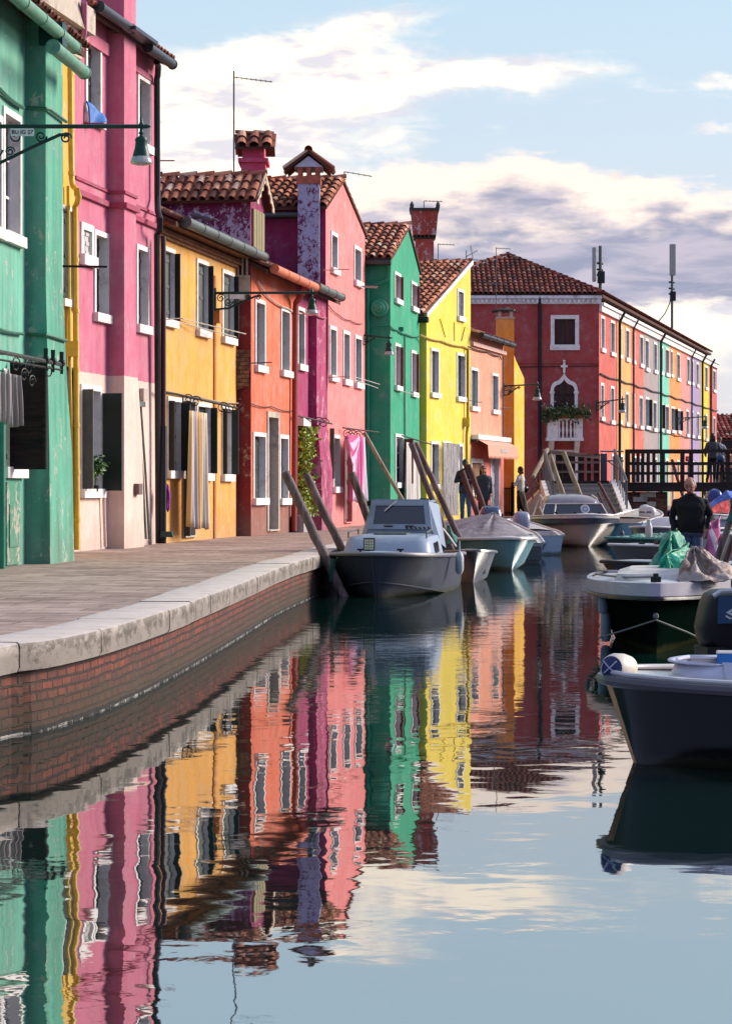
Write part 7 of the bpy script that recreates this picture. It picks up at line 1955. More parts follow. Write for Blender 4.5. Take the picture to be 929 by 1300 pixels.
tent('tarpaulin', [P(829, 737, 24.6), P(853, 739, 24.4), P(866, 735, 24.5), P(876, 716, 25.2), P(856, 712, 25.6), P(832, 722, 25.2)], (P(846, 706, 24.9), P(874, 690, 25.3)), fabric('bright_green_tarpaulin', lin(0, 176, 132), lin(0, 140, 108), rough=.5), 'bright green folded tarpaulin lying in front of the dark green peak', 'tarpaulin', fold=.03, sag=-.1, seed=12, nf=4)
tent('tarpaulin', [P(860, 738, 23.9), P(890, 739, 23.8), P(927, 737, 23.9), P(932, 728, 24.6), P(900, 718, 25.2), P(864, 720, 25.0)], (P(880, 694, 24.4), P(887, 698, 24.5)), fabric('brown_tarpaulin', lin(176, 158, 146), lin(124, 84, 60), rough=.55, sc=3.0), 'crumpled greyish brown tarpaulin at the right of the green ones', 'tarpaulin', fold=.04, sag=.1, seed=13, nf=6)
# fenders hanging on its side
for i, (px, y0, y1) in enumerate(((765.5, 752, 780), (768.5, 770, 815), (776, 790, 800))[:2]):
    a, b = P(px, y0, 24.9+.3*i), P(px, y1, 24.9+.3*i); mb = MB(); d_ = (a-b).length
    mb.lathe([(0, 0), (.04, .01), (.055, .05), (.055, d_-.05), (.04, d_-.01), (.02, d_), (.012, d_+.1), (0, d_+.1)], b, 12)
    o = mb.build('fender', simple('pale_blue_rubber', lin(140, 160, 172), .5), smooth=True); recentre(o); tag(o, ['upper pale blue fender hanging beside the dark green boat', 'lower, longer pale blue fender touching the water beside the dark green boat'][i], 'fender', 'fenders of the dark green boat')

# ---------------------------------------------------------------- B1: nearest boat, dark hull, white deck
nh = gel('black_blue_gel', lin(14, 15, 17), .18, spec=.3); 
rt, h = basic_boat('near_boat', (1.43, 14.35), (-.992, -.12), 4.9, 1.82, .50, .42, .40, 'glossy black hulled boat with white deck and blue cockpit edge, closest to the viewer', nh, W_GEL, gel('grey_rubber_rail', lin(90, 84, 90), .4), td=.84, p=2.6, t0=.45, q=2.3, rake=.24, chine=.92, zc=-.06, zcb=.14, rail=.034, w=.30)
B1 = rt
mb = MB(); h.rail(mb, .016, dz=.045, out=-.01); mb.build('rail_insert', W_GEL, rt, smooth=True, local=True)
mb = MB()   # coaming round the cockpit
def coam(t_, w, z): q = h.inner(t_, w, z); return q
for (zz0, zz1, w0, w1) in ((.0, .135, .20, .26),):
    a = []; b = []; c_ = []
    ks = [0.05+.036*k for k in range(24)]
    for t_ in ks: a.append(h.inner(t_, w0, zz0)); b.append(h.inner(t_, w1, zz1)); c_.append(h.inner(t_, w1+.04, zz1-.01))
    for A_, B_ in ((a, b), (b, c_)):
        for sg in (1, -1):
            n = len(A_); mb.add([Vector((sg*p.x, p.y, p.z)) for p in A_+B_], [(i, i+1, n+i+1, n+i) for i in range(n-1)])
    fr = [a[-1], b[-1], c_[-1]]; n = 8
    for A_, B_ in ((a[-1], b[-1]), (b[-1], c_[-1])):
        v = [Vector((A_.x*(1-2*k/n), A_.y+.22*(1-(1-2*k/n)**2), A_.z)) for k in range(n+1)]+[Vector((B_.x*(1-2*k/n), B_.y+.16*(1-(1-2*k/n)**2), B_.z)) for k in range(n+1)]
        mb.add(v, [(k, k+1, n+2+k, n+1+k) for k in range(n)])
co_ = mb.build('coaming', gel('lavender_white_gel', lin(206, 208, 224)), rt, smooth='all', local=True, fix=False); co_.modifiers.new('t', 'SOLIDIFY').thickness = .012
mb = MB(); q = [h.inner(t_, .31, .12) for t_ in [0.05+.036*k for k in range(23)]]; q = [Vector((p.x, p.y, p.z)) for p in q]; n = len(q)
mb.add([p+Vector((0, 0, -.16)) for p in q]+[p+Vector((-.015, 0, .03)) for p in q], [(i, i+1, n+i+1, n+i) for i in range(n-1)])
o = mb.build('blue_lining', gel('bright_blue_vinyl', lin(20, 110, 190), .35), rt, smooth='all', local=True, fix=False); o.modifiers.new('t', 'SOLIDIFY').thickness = .01
mb = MB(); q2 = [p+Vector((-.015, 0, .036)) for p in q]; mb.tube(q2, .014, 6); mb.build('lining_edge', W_GEL, rt, smooth=True, local=True)
mb = MB()
for t_ in (.3, .45, .6, .70, .78, .85):
    for sg in (-1, 1):
        p = h.inner(t_, .225, .07); mb.sphere((sg*p.x, p.y, p.z+.01), .011, 6, 4)
mb.build('snap_button', M_IRON, rt, local=True)
# fender ball with blue end at the bow
c = P(784, 847, 14.35); c.z = .565
rt = empty('fender_buoy', c-Vector((0, 0, .085)), 0, 'round white fender with dark blue end lying on the bow of the nearest boat', 'fender')
ax = Vector((-.55, -.83, .05)).normalized(); Mq = ax.to_track_quat('Z', 'Y').to_matrix()
mb = MB(); mb.lathe([(0, -.14), (.05, -.135), (.075, -.11), (.086, -.05), (.088, .03), (.080, .07), (.072, .085)], c, 22, Mq); mb.build('body', simple('cream_rubber', lin(226, 216, 200), .5), rt, smooth='all')
mb = MB(); mb.lathe([(.072, .0852), (.05, .098), (.02, .104), (0, .105)], c, 22, Mq); mb.build('end_cap', simple('navy_rubber', lin(16, 36, 92), .4), rt, smooth='all')
mb = MB()
def on(x, y): r_ = math.hypot(x, y); return c+Mq @ Vector((x, y, .108-.30*r_*r_*9*.9))
mb.tube([on(-.045, .04), on(0, 0), on(.045, -.03)], .0045, 5); mb.tube([on(-.04, -.03), on(0, 0), on(.04, .042)], .0045, 5); mb.tube([on(.03*math.cos(a)-.03, .045*math.sin(a)-.01) for a in [R(120+15*k) for k in range(9)]], .0045, 5)
mb.build('mark', simple('pale_print', lin(190, 200, 214), .5), rt)
mb = MB(); mb.tube([c+Mq @ Vector((.03*math.cos(a), .03*math.sin(a)-.075, .06)) for a in [k*math.pi/5 for k in range(10)]], .010, 6, closed=True); mb.tube([c+Mq @ Vector((0, -.09, .05)), c+Vector((.05, -.1, -.075)), c+Vector((.16, -.05, -.075))], .007, 5); mb.build('rope_eye', simple('grey_rope', lin(130, 132, 126), .9), rt, smooth=True)
# outboard motor, partly in frame, on a boat whose hull lies outside the frame
rt, h = basic_boat('motor_skiff', (6.9, 18.6), (.97, .22), 4.0, 1.5, .6, .5, .46, 'boat with the black and blue outboard motor at the right edge', nh, W_GEL, M_BLACK, td=.5)
m_ = WM[rt]; inv = m_.inverted()
Zm = 17.6; 
def mq(px, py, dy=0.0): return P(px, py, Zm+dy)
rings = []
for (py, x0, x1, dpt) in ((829, 901, 960, .20), (815, 893, 966, .28), (800, 891, 970, .32), (785, 894, 972, .33), (768, 898, 972, .33), (757, 903, 970, .31), (752, 912, 962, .26), (750, 925, 950, .1)):
    a, b = mq(x0, py), mq(x1, py); cxm = (a.x+b.x)/2; wx = (b.x-a.x)/2; out = []
    for k in range(20):
        an = 2*math.pi*k/20; cc, ss = math.cos(an), math.sin(an); out.append(inv @ Vector((cxm+wx*math.copysign(abs(cc)**.6, cc), Zm+.35+dpt*math.copysign(abs(ss)**.6, ss), a.z)))
    rings.append(out)
mb = MB(); loft(mb, rings); mb.poly(rings[-1]); mot = mb.build('outboard_motor', gel('black_cowl', lin(20, 20, 24), .45, spec=.2), rt, smooth=True, local=True)
mb = MB()
def front(px, py, d=.012): return inv @ P(px, py, Zm+.35-.335-d)
poly = [(911, 757), (958, 757), (960, 790), (910, 792)]; v = [front(*p) for p in poly]+[front(*p, d=-.02) for p in poly]
mb.add(v, [(0, 1, 2, 3), (7, 6, 5, 4), (0, 4, 5, 1), (1, 5, 6, 2), (2, 6, 7, 3), (3, 7, 4, 0)]); mb.build('blue_panel', gel('petrol_blue_panel', lin(18, 66, 104), .25), mot, local=True)
mb = MB()   # angular emblem
em = [[(921, 778), (929, 773.5), (936.5, 778), (929, 782)], [(921, 782), (929, 778.8), (937, 783), (929, 787.2)]]
em = [[(921, 777.5), (928.5, 773), (931, 774.5), (926.5, 777.3), (937, 783), (934, 785)], [(937, 779.5), (929, 775.5), (931, 774), (937, 777)], [(920.5, 780.5), (928.8, 785.0), (926.3, 786.6), (920.5, 783)]]
for pl in em:
    v = [front(*p, d=.017) for p in pl]+[front(*p, d=.012) for p in pl]; k = len(pl); mb.add(v, [tuple(range(k)), tuple(range(2*k-1, k-1, -1))]+[(i, k+i, k+(i+1) % k, (i+1) % k) for i in range(k)])
mb.build('emblem', W_GEL, mot, local=True)
mb = MB(); mb.tube([inv @ mq(905, 757, .05), inv @ mq(915, 750.5, .05), inv @ mq(940, 749, .05), inv @ mq(964, 752, .05)], .02, 6); mb.build('top_trim', W_GEL, mot, smooth=True, local=True)
mb = MB(); a = inv @ mq(925, 828, .3); b = inv @ Vector((mq(925, 828).x, Zm+.35, -.1)); mb.tube([a, b], .12, 10); mb.box(inv @ (mq(905, 832, .25)), (.28, .2, .14)); mb.tube([inv @ mq(900, 832, .2), inv @ mq(885, 852, .2)], .03, 6)
mb.build('leg', M_BLACK, mot, smooth=True, local=True)

# ================================================================== mooring poles
def pole(top, bot, wpx, mat, label, Zt, Zb=None, group='leaning mooring poles', taper=.92, down=True):
    Zb = Zb or Zt; a = P(*top, Zt); b = P(*bot, Zb); r = wpx/2/F*Zt
    if down:
        d = (b-a).normalized(); k = (a.z+.8)/-d.z if d.z < 0 else 0
        b = a+d*k
    n = 14; q = [a.lerp(b, i/n)+Vector((random.gauss(0, .004), random.gauss(0, .004), 0)) for i in range(n+1)]
    mb = MB(); mb.tube(q, [r*taper+(r-r*taper)*i/n for i in range(n+1)], 12); o = mb.build('mooring_pole', mat, smooth=True); 
    me = o.data; c = q[-1]; me.transform(Matrix.Translation(-c)); o.location = c; tag(o, label, 'mooring pole', group); return o
mp1 = wood('grey_brown_pole', lin(150, 130, 124), lin(96, 80, 76), sc=.7); mp2 = wood('old_grey_pole', lin(150, 132, 118), lin(54, 44, 38), sc=.9, bump=1.0)
mp3 = wood('red_brown_pole', lin(128, 84, 76), lin(88, 54, 48), sc=.7); mp4 = wood('pale_pole', lin(200, 182, 156), lin(140, 120, 98), sc=.7)
pole((362, 600), (436, 757), 12.5, mp1, 'tall grey brown pole leaning beside the bow of the grey cabin boat', 36.3, 35.9)
pole((388, 602), (440, 710), 11, mp1, 'grey brown pole just behind the first, leaning over the kerb by the cabin boat', 39.5)
pole((446, 600), (470, 668), 11, mp2, 'short thick cracked dark pole standing before the pink house door', 43.5)
pole((462, 549), (515, 642), 5.2, mp4, 'long thin pale pole leaning in front of the emerald green wall', 50)
pole((521, 562), (560, 664), 8.4, mp1, 'left of two poles meeting at the top before the emerald green house', 46.8)
pole((527, 562), (572, 660), 8.2, mp1, 'pole with dark foot crossing towards the teal boat, right of the meeting pair', 47.5)
pole((586, 598), (609, 662), 7.5, mp3, 'reddish brown pole in front of the man in dark jacket', 55)
pole((594, 590), (619, 660), 7.5, mp3, 'reddish brown pole rising right beside its twin, next to the woman with sunglasses', 55.6)
pole((697, 577), (716, 634), 7, mp4, 'pale pole crossing the hand rail at the foot of the steps', 71)
pole((715, 574), (738, 634), 6.5, mp4, 'pale pole leaning before the dark paling above the steps', 70.5)
pole((759, 612), (783, 657), 4.6, mp3, 'dark reddish pole leaning over the steps on the motorboat side', 69)
pole((758, 625), (772, 655), 3, mp3, 'thin short dark pole next to the dark reddish one by the motorboat', 68.6)
pole((661, 624), (672, 662), 7, mp2, 'short weathered stump leaning beside the standing woman', 70)
pole((683, 644), (692, 664), 6, mp4, 'tiny pale stump between the skiff and the white motorboat', 66)
pole((930, 652), (909, 712), 9.5, mp1, 'pole with teal cloth leaning in from the right edge', 32)
pole((935, 672), (918, 720), 8, mp3, 'bare reddish pole lower at the right edge under the teal cloth pole', 31.4)
for i, (a, b, Z) in enumerate((((838, 630), (846, 668), 84), ((852, 583), (866, 630), 90), ((862, 640), (872, 660), 92), ((905, 625), (917, 665), 90), ((893, 622), (906, 660), 91))):
    pole(a, b, 4.5 if i else 6, mp3 if i % 2 else mp2, ['dark pole standing in the gap beside the brick abutment', 'brown pole slanting behind the bridge railing before the tangerine house', 'short pole far under the bridge deck', 'reddish pole under the bridge near its right end', 'second slanting pole under the bridge before the blue cover'][i], Z)
tent('teal_cloth', [P(921, 662, 31.8), P(934, 663, 31.6), P(940, 655, 32.0), P(926, 655, 32.2)], (P(930, 632, 31.9), P(940, 630, 31.9)), fabric('teal_cloth_fabric', lin(10, 104, 96), lin(10, 80, 76)), 'dark teal cloth hanging on the pole top at the right edge', 'cloth', fold=.02, seed=21)
# a few ropes, fenders and loose gear that make the moored boats look used
def rope_thing(pts, label, mat=None, r=.011, name='mooring_rope'):
    mb = MB(); mb.tube(pts, r, 6); o = mb.build(name, mat or simple('grey_rope', lin(150, 146, 136), .9), smooth=True); recentre(o); tag(o, label, 'rope', 'mooring ropes'); return o
def sagrope(a, b, sg, n=10): return [a.lerp(b, k/n)-Vector((0, 0, sg*math.sin(math.pi*k/n))) for k in range(n+1)]
rope_thing(sagrope(m2 @ Vector((0, 5.42, .76)), m2 @ Vector((.62, 4.3, .74)), .02), 'grey rope from the bow cleat across the deck of the dark green boat')
cp = m2 @ Vector((-.36, 4.78, .715)); rope_thing([cp+Vector((.07*(1+.012*k)*math.cos(k*.5), .07*(1+.012*k)*math.sin(k*.5), .003*k)) for k in range(34)], 'small coil of rope on the bow deck of the dark green boat', r=.010, name='rope_coil')
for i, (px, py, Z, lb) in enumerate(((583, 715, 37.2, 'pale fender hanging at the canal side of the grey cabin boat'), (652, 702, 47.6, 'pale fender at the bow of the teal boat'), (789, 682, 63.2, 'dark fender at the side of the white motorboat'))):
    c = P(px, py, Z); mb = MB(); mb.lathe([(0, -.17), (.04, -.16), (.065, -.1), (.065, .1), (.04, .16), (.015, .18), (.01, .34), (0, .34)], c, 10)
    o = mb.build('fender', simple('fender_rubber_%d' % i, [lin(190, 196, 200), lin(206, 200, 186), lin(60, 70, 90)][i], .5), smooth=True); recentre(o); tag(o, lb, 'fender', 'fenders on the left side boats')
# ================================================================== people
def remesh(mb, name, mat, parent, vox=.012, smooth=2):
    """fuse overlapping pieces into one continuous surface"""
    o = mb.build(name+'_raw', mat, None, local=True)
    md = o.modifiers.new('r', 'REMESH'); md.mode = 'VOXEL'; md.voxel_size = vox; md.use_smooth_shade = True
    if smooth: s_ = o.modifiers.new('s', 'SMOOTH'); s_.factor = .5; s_.iterations = smooth
    dg = bpy.context.evaluated_depsgraph_get(); me = bpy.data.meshes.new_from_object(o.evaluated_get(dg))
    bpy.data.objects.remove(o); me.materials.clear(); me.materials.append(mat)
    me.polygons.foreach_set('use_smooth', [True]*len(me.polygons))
    p = bpy.data.objects.new(name, me); COL.objects.link(p); p.parent = parent; WM[p] = WM[parent]; return p
def limb(mb, pts, rs, n=12):
    mb.tube(pts, rs, n)
    for p, r in zip(pts, rs): mb.sphere(p, r, n, 8)
def ell(mb, rings, n=20):
    v = []; f = []
    for (c, rx, ry) in rings:
        for k in range(n):
            a = 2*math.pi*k/n; cc, ss = math.cos(a), math.sin(a); v.append(Vector(c)+Vector((rx*math.copysign(abs(cc)**.85, cc), ry*math.copysign(abs(ss)**.85, ss), 0)))
    m = len(rings)
    for j in range(m-1):
        for k in range(n): f.append((j*n+k, j*n+(k+1) % n, (j+1)*n+(k+1) % n, (j+1)*n+k))
    f.append(tuple(range(n-1, -1, -1))); f.append(tuple((m-1)*n+k for k in range(n))); mb.add(v, f)
def hand(mb, w, d, up, s=1.0, curl=.5, side=1):
    """palm and five fingers; w wrist, d direction of the hand, up back of the hand"""
    d = Vector(d).normalized(); up = Vector(up); up = (up-d*up.dot(d)).normalized(); sd = d.cross(up)*side
    p0 = Vector(w); p1 = p0+d*.085*s
    limb(mb, [p0, p0+d*.04*s], [.024*s, .026*s], 8)
    for k in (-1, 0, 1): limb(mb, [p0+d*.02*s+sd*.012*k*s, p1+sd*.024*k*s], [.016*s, .014*s], 8)
    for k, L in zip((-1.5, -.5, .5, 1.5), (.062, .075, .08, .07)):
        a = p1+sd*.019*k*s; dd = d; q = [a]; rr = [.0098*s]
        for j in range(3):
            dd = (dd-up*curl*.55).normalized(); q.append(q[-1]+dd*L*s*(.45, .32, .25)[j]); rr.append((.0092, .0085, .0072)[j]*s)
        limb(mb, q, rr, 6)
    a = p0+d*.025*s+sd*.026*s; q = [a, a+(d*.6+sd*.8-up*.2).normalized()*.035*s, a+(d*.6+sd*.8-up*.2).normalized()*.035*s+(d*.95+sd*.2-up*.35).normalized()*.035*s, a+(d*.6+sd*.8-up*.2).normalized()*.035*s+(d*.95+sd*.1-up*.4).normalized()*.058*s]
    limb(mb, q, [.014*s, .012*s, .0105*s, .0085*s], 6)
SKIN_D = simple('dark_skin', lin(92, 58, 44), .5, var=.06, scale=20, bump=.05); SKIN_L = simple('fair_skin', lin(196, 132, 108), .5, var=.08, scale=14, bump=.06, dirt=lin(170, 96, 80)); SKIN_M = simple('tan_skin', lin(176, 122, 98), .5, var=.06)
def person(loc, face, H, label, skin, top, legs, shoe, arms, legp=None, head_dir=(0, 1, 0), head_tilt=0.0, hair=None, hairm=None, sleeves=True, torso_w=1.0, lean=(0, 0), vox=.012, collar=None, curl=.5, belly=0.0, hem=.86):
    """arms: [(elbow, wrist, hand dir)] for left(-x) and right(+x) in local metres of a 1.75 m figure facing +y"""
    s = H/1.75; rt = empty('person', loc, face, label, 'person')
    V = lambda x, y, z: Vector((x, y, z))*s
    lx, ly = lean
    hip = V(0, 0, .93); chest = V(lx, ly, 1.33); nb = V(lx*1.2, ly*1.25, 1.475)
    hd = Vector(head_dir).normalized(); hs_ = 1.12 if hair == 'thin' else 1.0; hc = nb+V(0, 0, .165)+Vector((hd.x, hd.y, 0))*(.02+.07*head_tilt)*s-Vector((0, 0, .03*head_tilt*s))
    legp = legp or [((-.095, .03, .50), (-.10, -.01, .08)), ((.095, .03, .50), (.10, -.01, .08))]
    body = MB(); tp = MB(); tr = MB()
    # torso
    for mb, e, z0 in ((body, 0, .86), (tp, .022, hem)):
        ell(mb, [(V(0, 0, z0), (.155+e)*s*torso_w, (.105+e+belly*.5)*s), (V(lx*.2, ly*.2, 1.0), (.152+e)*s*torso_w, (.105+e+belly)*s), (V(lx*.5, ly*.5, 1.14), (.145+e)*s*torso_w, (.105+e+belly)*s), (V(lx, ly, 1.30), (.168+e)*s*torso_w, (.115+e+belly*.4)*s), (V(lx, ly, 1.39), (.160+e)*s*torso_w, (.10+e)*s), (V(lx*1.1, ly*1.1, 1.455), (.115+e)*s, (.08+e)*s), (V(lx*1.2, ly*1.2, 1.485), (.06+e*.7)*s, (.058+e*.7)*s)])
    limb(body, [nb, hc-V(0, 0, .05)], [.054*s, .052*s])
    # head: cranium, face, jaw, nose, ears, brow, lips
    side = hd.cross(Vector((0, 0, 1))).normalized(); upv = Vector((0, 0, 1)); tl = head_tilt
    fw = (hd+Vector((0, 0, -tl))).normalized(); uh = side.cross(fw).normalized()
    Mh = Matrix((side, fw, uh)).transposed()
    def hp(x, y, z): return hc+Mh @ (Vector((x, y, z))*s*hs_)
    body.sphere(hc, 1, 20, 14, Mh @ Matrix.Diagonal((.074*s*hs_, .094*s*hs_, .112*s*hs_))); body.sphere(hp(0, -.02, .03), 1, 18, 12, Mh @ Matrix.Diagonal((.078*s*hs_, .088*s*hs_, .082*s*hs_)))
    body.sphere(hp(0, .035, -.06), 1, 14, 10, Mh @ Matrix.Diagonal((.052*s*hs_, .052*s*hs_, .05*s*hs_)))
    limb(body, [hp(0, .085, .015), hp(0, .104, -.02), hp(0, .108, -.03)], [.011*s, .015*s, .014*s], 8)
    for sx in (-1, 1):
        body.sphere(hp(sx*.078, -.005, -.01), 1, 8, 6, Mh @ Matrix.Diagonal((.010*s, .02*s, .032*s))); body.sphere(hp(sx*.03, .076, .026), .016*s, 8, 6); body.sphere(hp(sx*.035, .068, -.03), .022*s, 8, 6)
    limb(body, [hp(-.02, .086, -.058), hp(.02, .086, -.058)], [.009*s, .009*s], 6)
    # arms
    for sx, (el, wr, hdv) in zip((-1, 1), arms):
        sh = V(sx*(.165+.02*torso_w)*torso_w**.7+lx, ly, 1.36); el = V(*el)+V(lx, ly, 0)*0; wr = V(*wr)
        limb(body, [sh, el, wr], [.05*s, .04*s, .026*s])
        hand(body, wr, hdv, Vector((sx*.9, .2, .3)), s, curl, side=-sx)
        limb(tp, [V(sx*.12+lx, ly, 1.395), sh, el.lerp(sh, .5), el, wr.lerp(el, .5), wr.lerp(el, .10)], [.062*s, .060*s, .060*s, .056*s, .048*s, .042*s])
    # legs
    for sx, (kn, an) in zip((-1, 1), legp):
        h_ = V(sx*.085, 0, .92); kn = V(*kn); an = V(*an)
        limb(body, [h_, kn, an, an+V(0, .10, -.045)], [.085*s, .052*s, .036*s, .028*s])
        limb(tr, [V(sx*.07, 0, .96), h_, h_.lerp(kn, .5), kn, kn.lerp(an, .6), an+V(0, 0, .01)], [.09*s, .098*s, .085*s, .068*s, .058*s, .055*s])
        sm = MB(); ell(sm, [(an+V(0, .05, -.078), .046*s, .13*s), (an+V(0, .05, -.055), .050*s, .135*s), (an+V(0, .03, -.02), .044*s, .10*s), (an+V(0, -.01, .03), .042*s, .05*s)], 14); sm.build('shoe', shoe, rt, smooth=True, local=True)
    ell(tr, [(V(0, 0, .83), .15*s*torso_w, .11*s), (V(0, 0, .86), .166*s*torso_w, (.120+belly*.5)*s), (V(0, 0, .95), .170*s*torso_w, (.122+belly*.8)*s), (V(0, 0, 1.02), .168*s*torso_w, (.122+belly*1.0)*s), (V(0, 0, 1.05), .158*s*torso_w, (.110+belly*.8)*s)])
    remesh(body, 'body', skin, rt, vox*.62, 1); a_ = remesh(tr, 'trousers', legs, rt, vox); b_ = remesh(tp, 'jacket', top, rt, vox); crumple(a_, .010, .12); crumple(b_, .012, .13)
    if collar:
        mb = MB(); mb.tube([nb+Vector((.07*s*math.cos(a), .066*s*math.sin(a), .012*s)) for a in [k*math.pi/7 for k in range(14)]], .022*s, 6, closed=True); mb.build('collar', collar, rt, smooth=True, local=True)
    hm = MB()
    if hair in ('short', 'thin', 'long', 'curly'):
        th = {'short': 1.07, 'thin': 1.035, 'long': 1.12, 'curly': 1.25}[hair]
        v = []; f = []; N, M_ = 20, 9; rnd = random.Random(hash(label) % 97 if False else 3)
        for j in range(M_+1):
            for i in range(N):
                a = 2*math.pi*i/N; front_ = max(0, math.sin(a)); lim = (1.55 if hair != 'thin' else 1.25)-(.75 if hair != 'thin' else .55)*front_; t_ = lim*j/M_ if hair != 'thin' else .75+.85*(j/M_)*max(0.0, 1-front_*2.2)
                k = th+(rnd.uniform(-.05, .05) if hair == 'curly' else 0)
                v.append(hp(.080*k*math.sin(t_)*math.cos(a), -.012+.098*k*math.sin(t_)*math.sin(a), .004+.115*k*math.cos(t_)))
        for j in range(M_):
            for i in range(N):
                if hair == 'thin' and max(math.sin(2*math.pi*i/N), math.sin(2*math.pi*(i+1)/N)) > .5: continue
                f.append((j*N+i, (j+1)*N+i, (j+1)*N+(i+1) % N, j*N+(i+1) % N))
        hm.add(v, f)
        if hair in ('long', 'curly'):
            L_ = .30 if hair == 'long' else .14
            for k in range(9):
                x_ = (k-4)*.018; p0 = hp(x_, -.085+abs(x_)*.4, .02); p0 = Vector(p0); hm.tube([p0, p0+Vector((0, 0, -.1*s))-hd*.01, p0+Vector((x_*.3, 0, -L_*s))-hd*.015], [.028*s, .036*s, .012*s], 7)
        hm.build('hair', hairm, rt, smooth='all', local=True, fix=False)
    return rt, V, hp
jk_d = simple('charcoal_jacket', lin(58, 58, 66), .85, var=.2, scale=6, bump=.3); jn = simple('blue_denim', lin(62, 104, 146), .85, var=.25, scale=10, bump=.2, dirt=lin(110, 146, 180)); blk = simple('black_knit', lin(20, 21, 24), .9, var=.2, scale=12, bump=.3)
HB = simple('black_hair', lin(22, 18, 18), .6, bump=.3); HG = simple('grey_hair', lin(176, 168, 166), .8, bump=.3, scale=30)
SHB = simple('black_leather', lin(24, 22, 22), .4); SHT = simple('tan_leather', lin(170, 104, 70), .6); WT = simple('off_white_knit', lin(222, 218, 206), .9, var=.1, scale=14, bump=.4)
rest = lambda sx, y=.02: ((sx*.25, -.03, 1.13), (sx*.26, y+.02, .88), (0, .15, -1))
# couple by the lemon house (quay level), facing the canal/viewer
zq = QZ+.0
def qloc(px, Z): return ((px-CX)/F*Z, Z, zq)
rt, V, hp = person(qloc(591, 69.2), R(170), 1.80, 'dark haired man in charcoal jacket and blue jeans looking down at his hands', SKIN_D, jk_d, jn, SHB, [((-.27, .06, 1.13), (-.10, .22, 1.16), (.6, .6, .1)), ((.27, .06, 1.13), (.10, .22, 1.15), (-.6, .6, .1))], head_dir=(.1, 1, 0), head_tilt=.45, hair='short', hairm=HB, vox=.013, torso_w=1.1, hem=.80)
mb = MB(); mb.box(V(0, .27, 1.19), (.075, .012, .15), M=Matrix.Rotation(R(40), 4, 'X')); o = mb.build('phone', M_BLACK, None, local=True); o.matrix_world = WM[rt]; bpy.context.view_layer.update(); WM[o] = WM[rt].copy(); tag(o, 'dark phone held by the man in charcoal jacket', 'phone')
rt, V, hp = person(qloc(613, 72.0), R(178), 1.62, 'woman in dark sunglasses and dark quilted coat beside the man in charcoal jacket', SKIN_M, simple('navy_quilted_coat', lin(40, 44, 56), .5, var=.3, scale=9, bump=.5), simple('dark_trousers', lin(40, 38, 44), .8), SHB, [rest(-1), rest(1)], head_dir=(-.2, 1, 0), hair='long', hairm=HB, vox=.013, torso_w=1.25, hem=.66)
mb = MB()
for sx in (-1, 1): mb.sphere(hp(sx*.033, .094, .026), (.026, .008, .02), 10, 6)
mb.tube([hp(-.074, .02, .03), hp(-.033, .098, .034), hp(.033, .098, .034), hp(.074, .02, .03)], .005, 5); mb.build('sunglasses', M_BLACK, rt, local=True)
# woman with folded arms by the fence
rt, V, hp = person(qloc(660.5, 80.2), R(62), 1.64, 'dark haired woman in white jumper with folded arms and black shoulder bag', SKIN_M, WT, simple('brown_black_trousers', lin(50, 32, 34), .85), SHT, [((-.25, .08, 1.15), (.05, .22, 1.20), (1, .1, .1)), ((.25, .08, 1.15), (-.05, .20, 1.16), (-1, .1, .1))], legp=[((-.10, .04, .50), (-.12, .02, .08)), ((.08, .03, .5), (.07, -.06, .08))], head_dir=(.1, 1, 0), hair='curly', hairm=HB, vox=.013)
mb = MB(); c = V(.20, -.12, .98); mb.sphere(c, (.15, .09, .12), 14, 10); bg_ = mb.build('shoulder_bag', SHB, None, smooth='all', local=True); bg_.matrix_world = WM[rt]; WM[bg_] = WM[rt].copy()
mb = MB(); mb.tube([c+Vector((0, .03, .1)), V(.12, .14, 1.2), V(-.10, .10, 1.42), V(-.12, -.08, 1.42), V(.08, -.15, 1.2), c+Vector((0, -.04, .1))], .009, 5); mb.build('strap', SHB, bg_, smooth=True, local=True); tag(bg_, 'black shoulder bag at the hip of the woman in the white jumper', 'bag')
# two figures on the footbridge
bz = CZ+.10
rt, V, hp = person(((904-CX)/F*80.2, 80.2, bz-.002), R(-8), 1.62, 'long haired woman in grey jacket seen from behind on the footbridge', SKIN_M, simple('grey_jacket', lin(70, 74, 84), .8), simple('navy_jeans', lin(30, 36, 52), .85), SHB, [((-.27, .0, 1.15), (-.25, .12, .96), (0, 1, -.2)), ((.28, .06, 1.14), (.34, .24, 1.06), (.3, 1, 0))], legp=[((-.12, .02, .5), (-.2, -.05, .08)), ((.07, .02, .5), (.06, .0, .08))], hair='long', hairm=HB, vox=.013)
o_l = ((904-CX)/F*80.2, 80.2, bz)
mb = MB(); c = Vector((P(913.5, 0, 80.05).x, 79.95, P(0, 582, 80).z)); mb.sphere(c, (.13, .08, .12), 14, 10); o = mb.build('handbag', simple('blue_leather', lin(20, 84, 120), .5), smooth='all'); recentre(o); tag(o, 'round blue handbag carried by the long haired woman on the footbridge', 'bag')
mb = MB(); mb.tube([c+Vector((-.06, 0, .1)), c+Vector((-.05, 0, .35)), c+Vector((.02, 0, .35)), c+Vector((.06, 0, .1))], .008, 5); s_ = mb.build('strap', SHB, o)
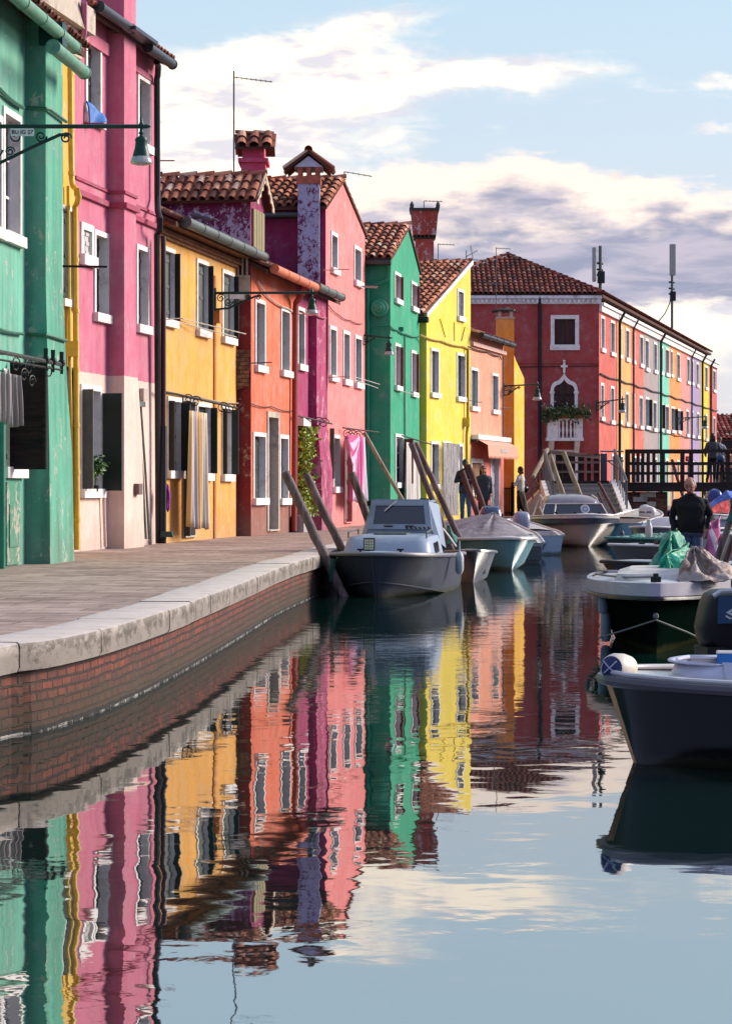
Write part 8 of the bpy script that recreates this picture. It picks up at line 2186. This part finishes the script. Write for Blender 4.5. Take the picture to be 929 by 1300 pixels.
rt, V, hp = person(((913-CX)/F*80.9, 80.95, bz-.002), R(-25), 1.52, 'shorter second person in dark clothes half hidden behind the woman on the footbridge', SKIN_M, simple('pale_grey_top', lin(170, 176, 180), .8), simple('black_trousers', lin(22, 22, 28), .85), SHB, [rest(-1), ((.26, .05, 1.15), (.32, .2, 1.06), (.4, 1, 0))], legp=[((-.1, .05, .5), (-.14, .16, .08)), ((.14, -.02, .5), (.24, -.10, .08))], hair='short', hairm=HB, vox=.014)
# old man standing in the black boat
rt, V, hp = person(((877-CX)/F*36.4, 36.4, .10), R(172), 1.66, 'balding grey haired man in black jumper and blue trousers standing in a boat looking down', SKIN_L, blk, simple('grey_blue_trousers', lin(84, 98, 130), .85, var=.2, bump=.3), SHB, [((-.30, .05, 1.14), (-.25, .22, .93), (.1, .3, -1)), ((.30, .0, 1.13), (.27, .13, .90), (-.1, .1, -1))], head_dir=(.15, 1, 0), head_tilt=.42, hair='thin', hairm=HG, vox=.009, torso_w=1.30, belly=.07, lean=(.01, .13), collar=blk, hem=.88, curl=.7)
mb = MB()
for sx in (-1, 1):
    limb(mb, [hp(sx*.050, .083, .046), hp(sx*.018, .094, .042)], [.006, .006], 6)
mb.build('eyebrow', simple('dark_grey_brow', lin(96, 84, 80), .8), rt, local=True)
mb = MB()
for sx in (-1, 1): mb.sphere(hp(sx*.032, .086, .022), .010, 8, 6)
mb.build('eye', simple('dark_eye', lin(50, 34, 30), .4), rt, local=True)
mb = MB(); limb(mb, [hp(-.024, .088, -.058), hp(0, .094, -.056), hp(.024, .088, -.058)], [.005, .007, .005], 6); mb.build('mouth', simple('lip_skin', lin(130, 62, 56), .5), rt, local=True)
# pink cloth in his hand
w_ = WM[rt] @ V(-.27, .22, .90)
mb = MB(); p0 = w_+Vector((-.05, -.02, .0)); p1 = w_+Vector((.16, .0, .16))
def pc(u, v):
    q = p0.lerp(p1, u); q.z += .1*u; q.z -= .62*v*(1-.35*u); return q+Vector((.05*math.sin(9*u+4*v)+.10*v*(u-.3), .06*math.sin(7*u+2)+.03*math.sin(12*v), 0))
mb.grid(pc, 18, 18, uvscale=(1, 1)); o = mb.build('pink_cloth', stripes('pink_check', [lin(214, 130, 170), lin(236, 206, 220), lin(196, 96, 140)], 3), smooth='all', fix=False); recentre(o); o.modifiers.new('t', 'SOLIDIFY').thickness = .01; tag(o, 'pink and white cloth held by the man in the black jumper', 'cloth')
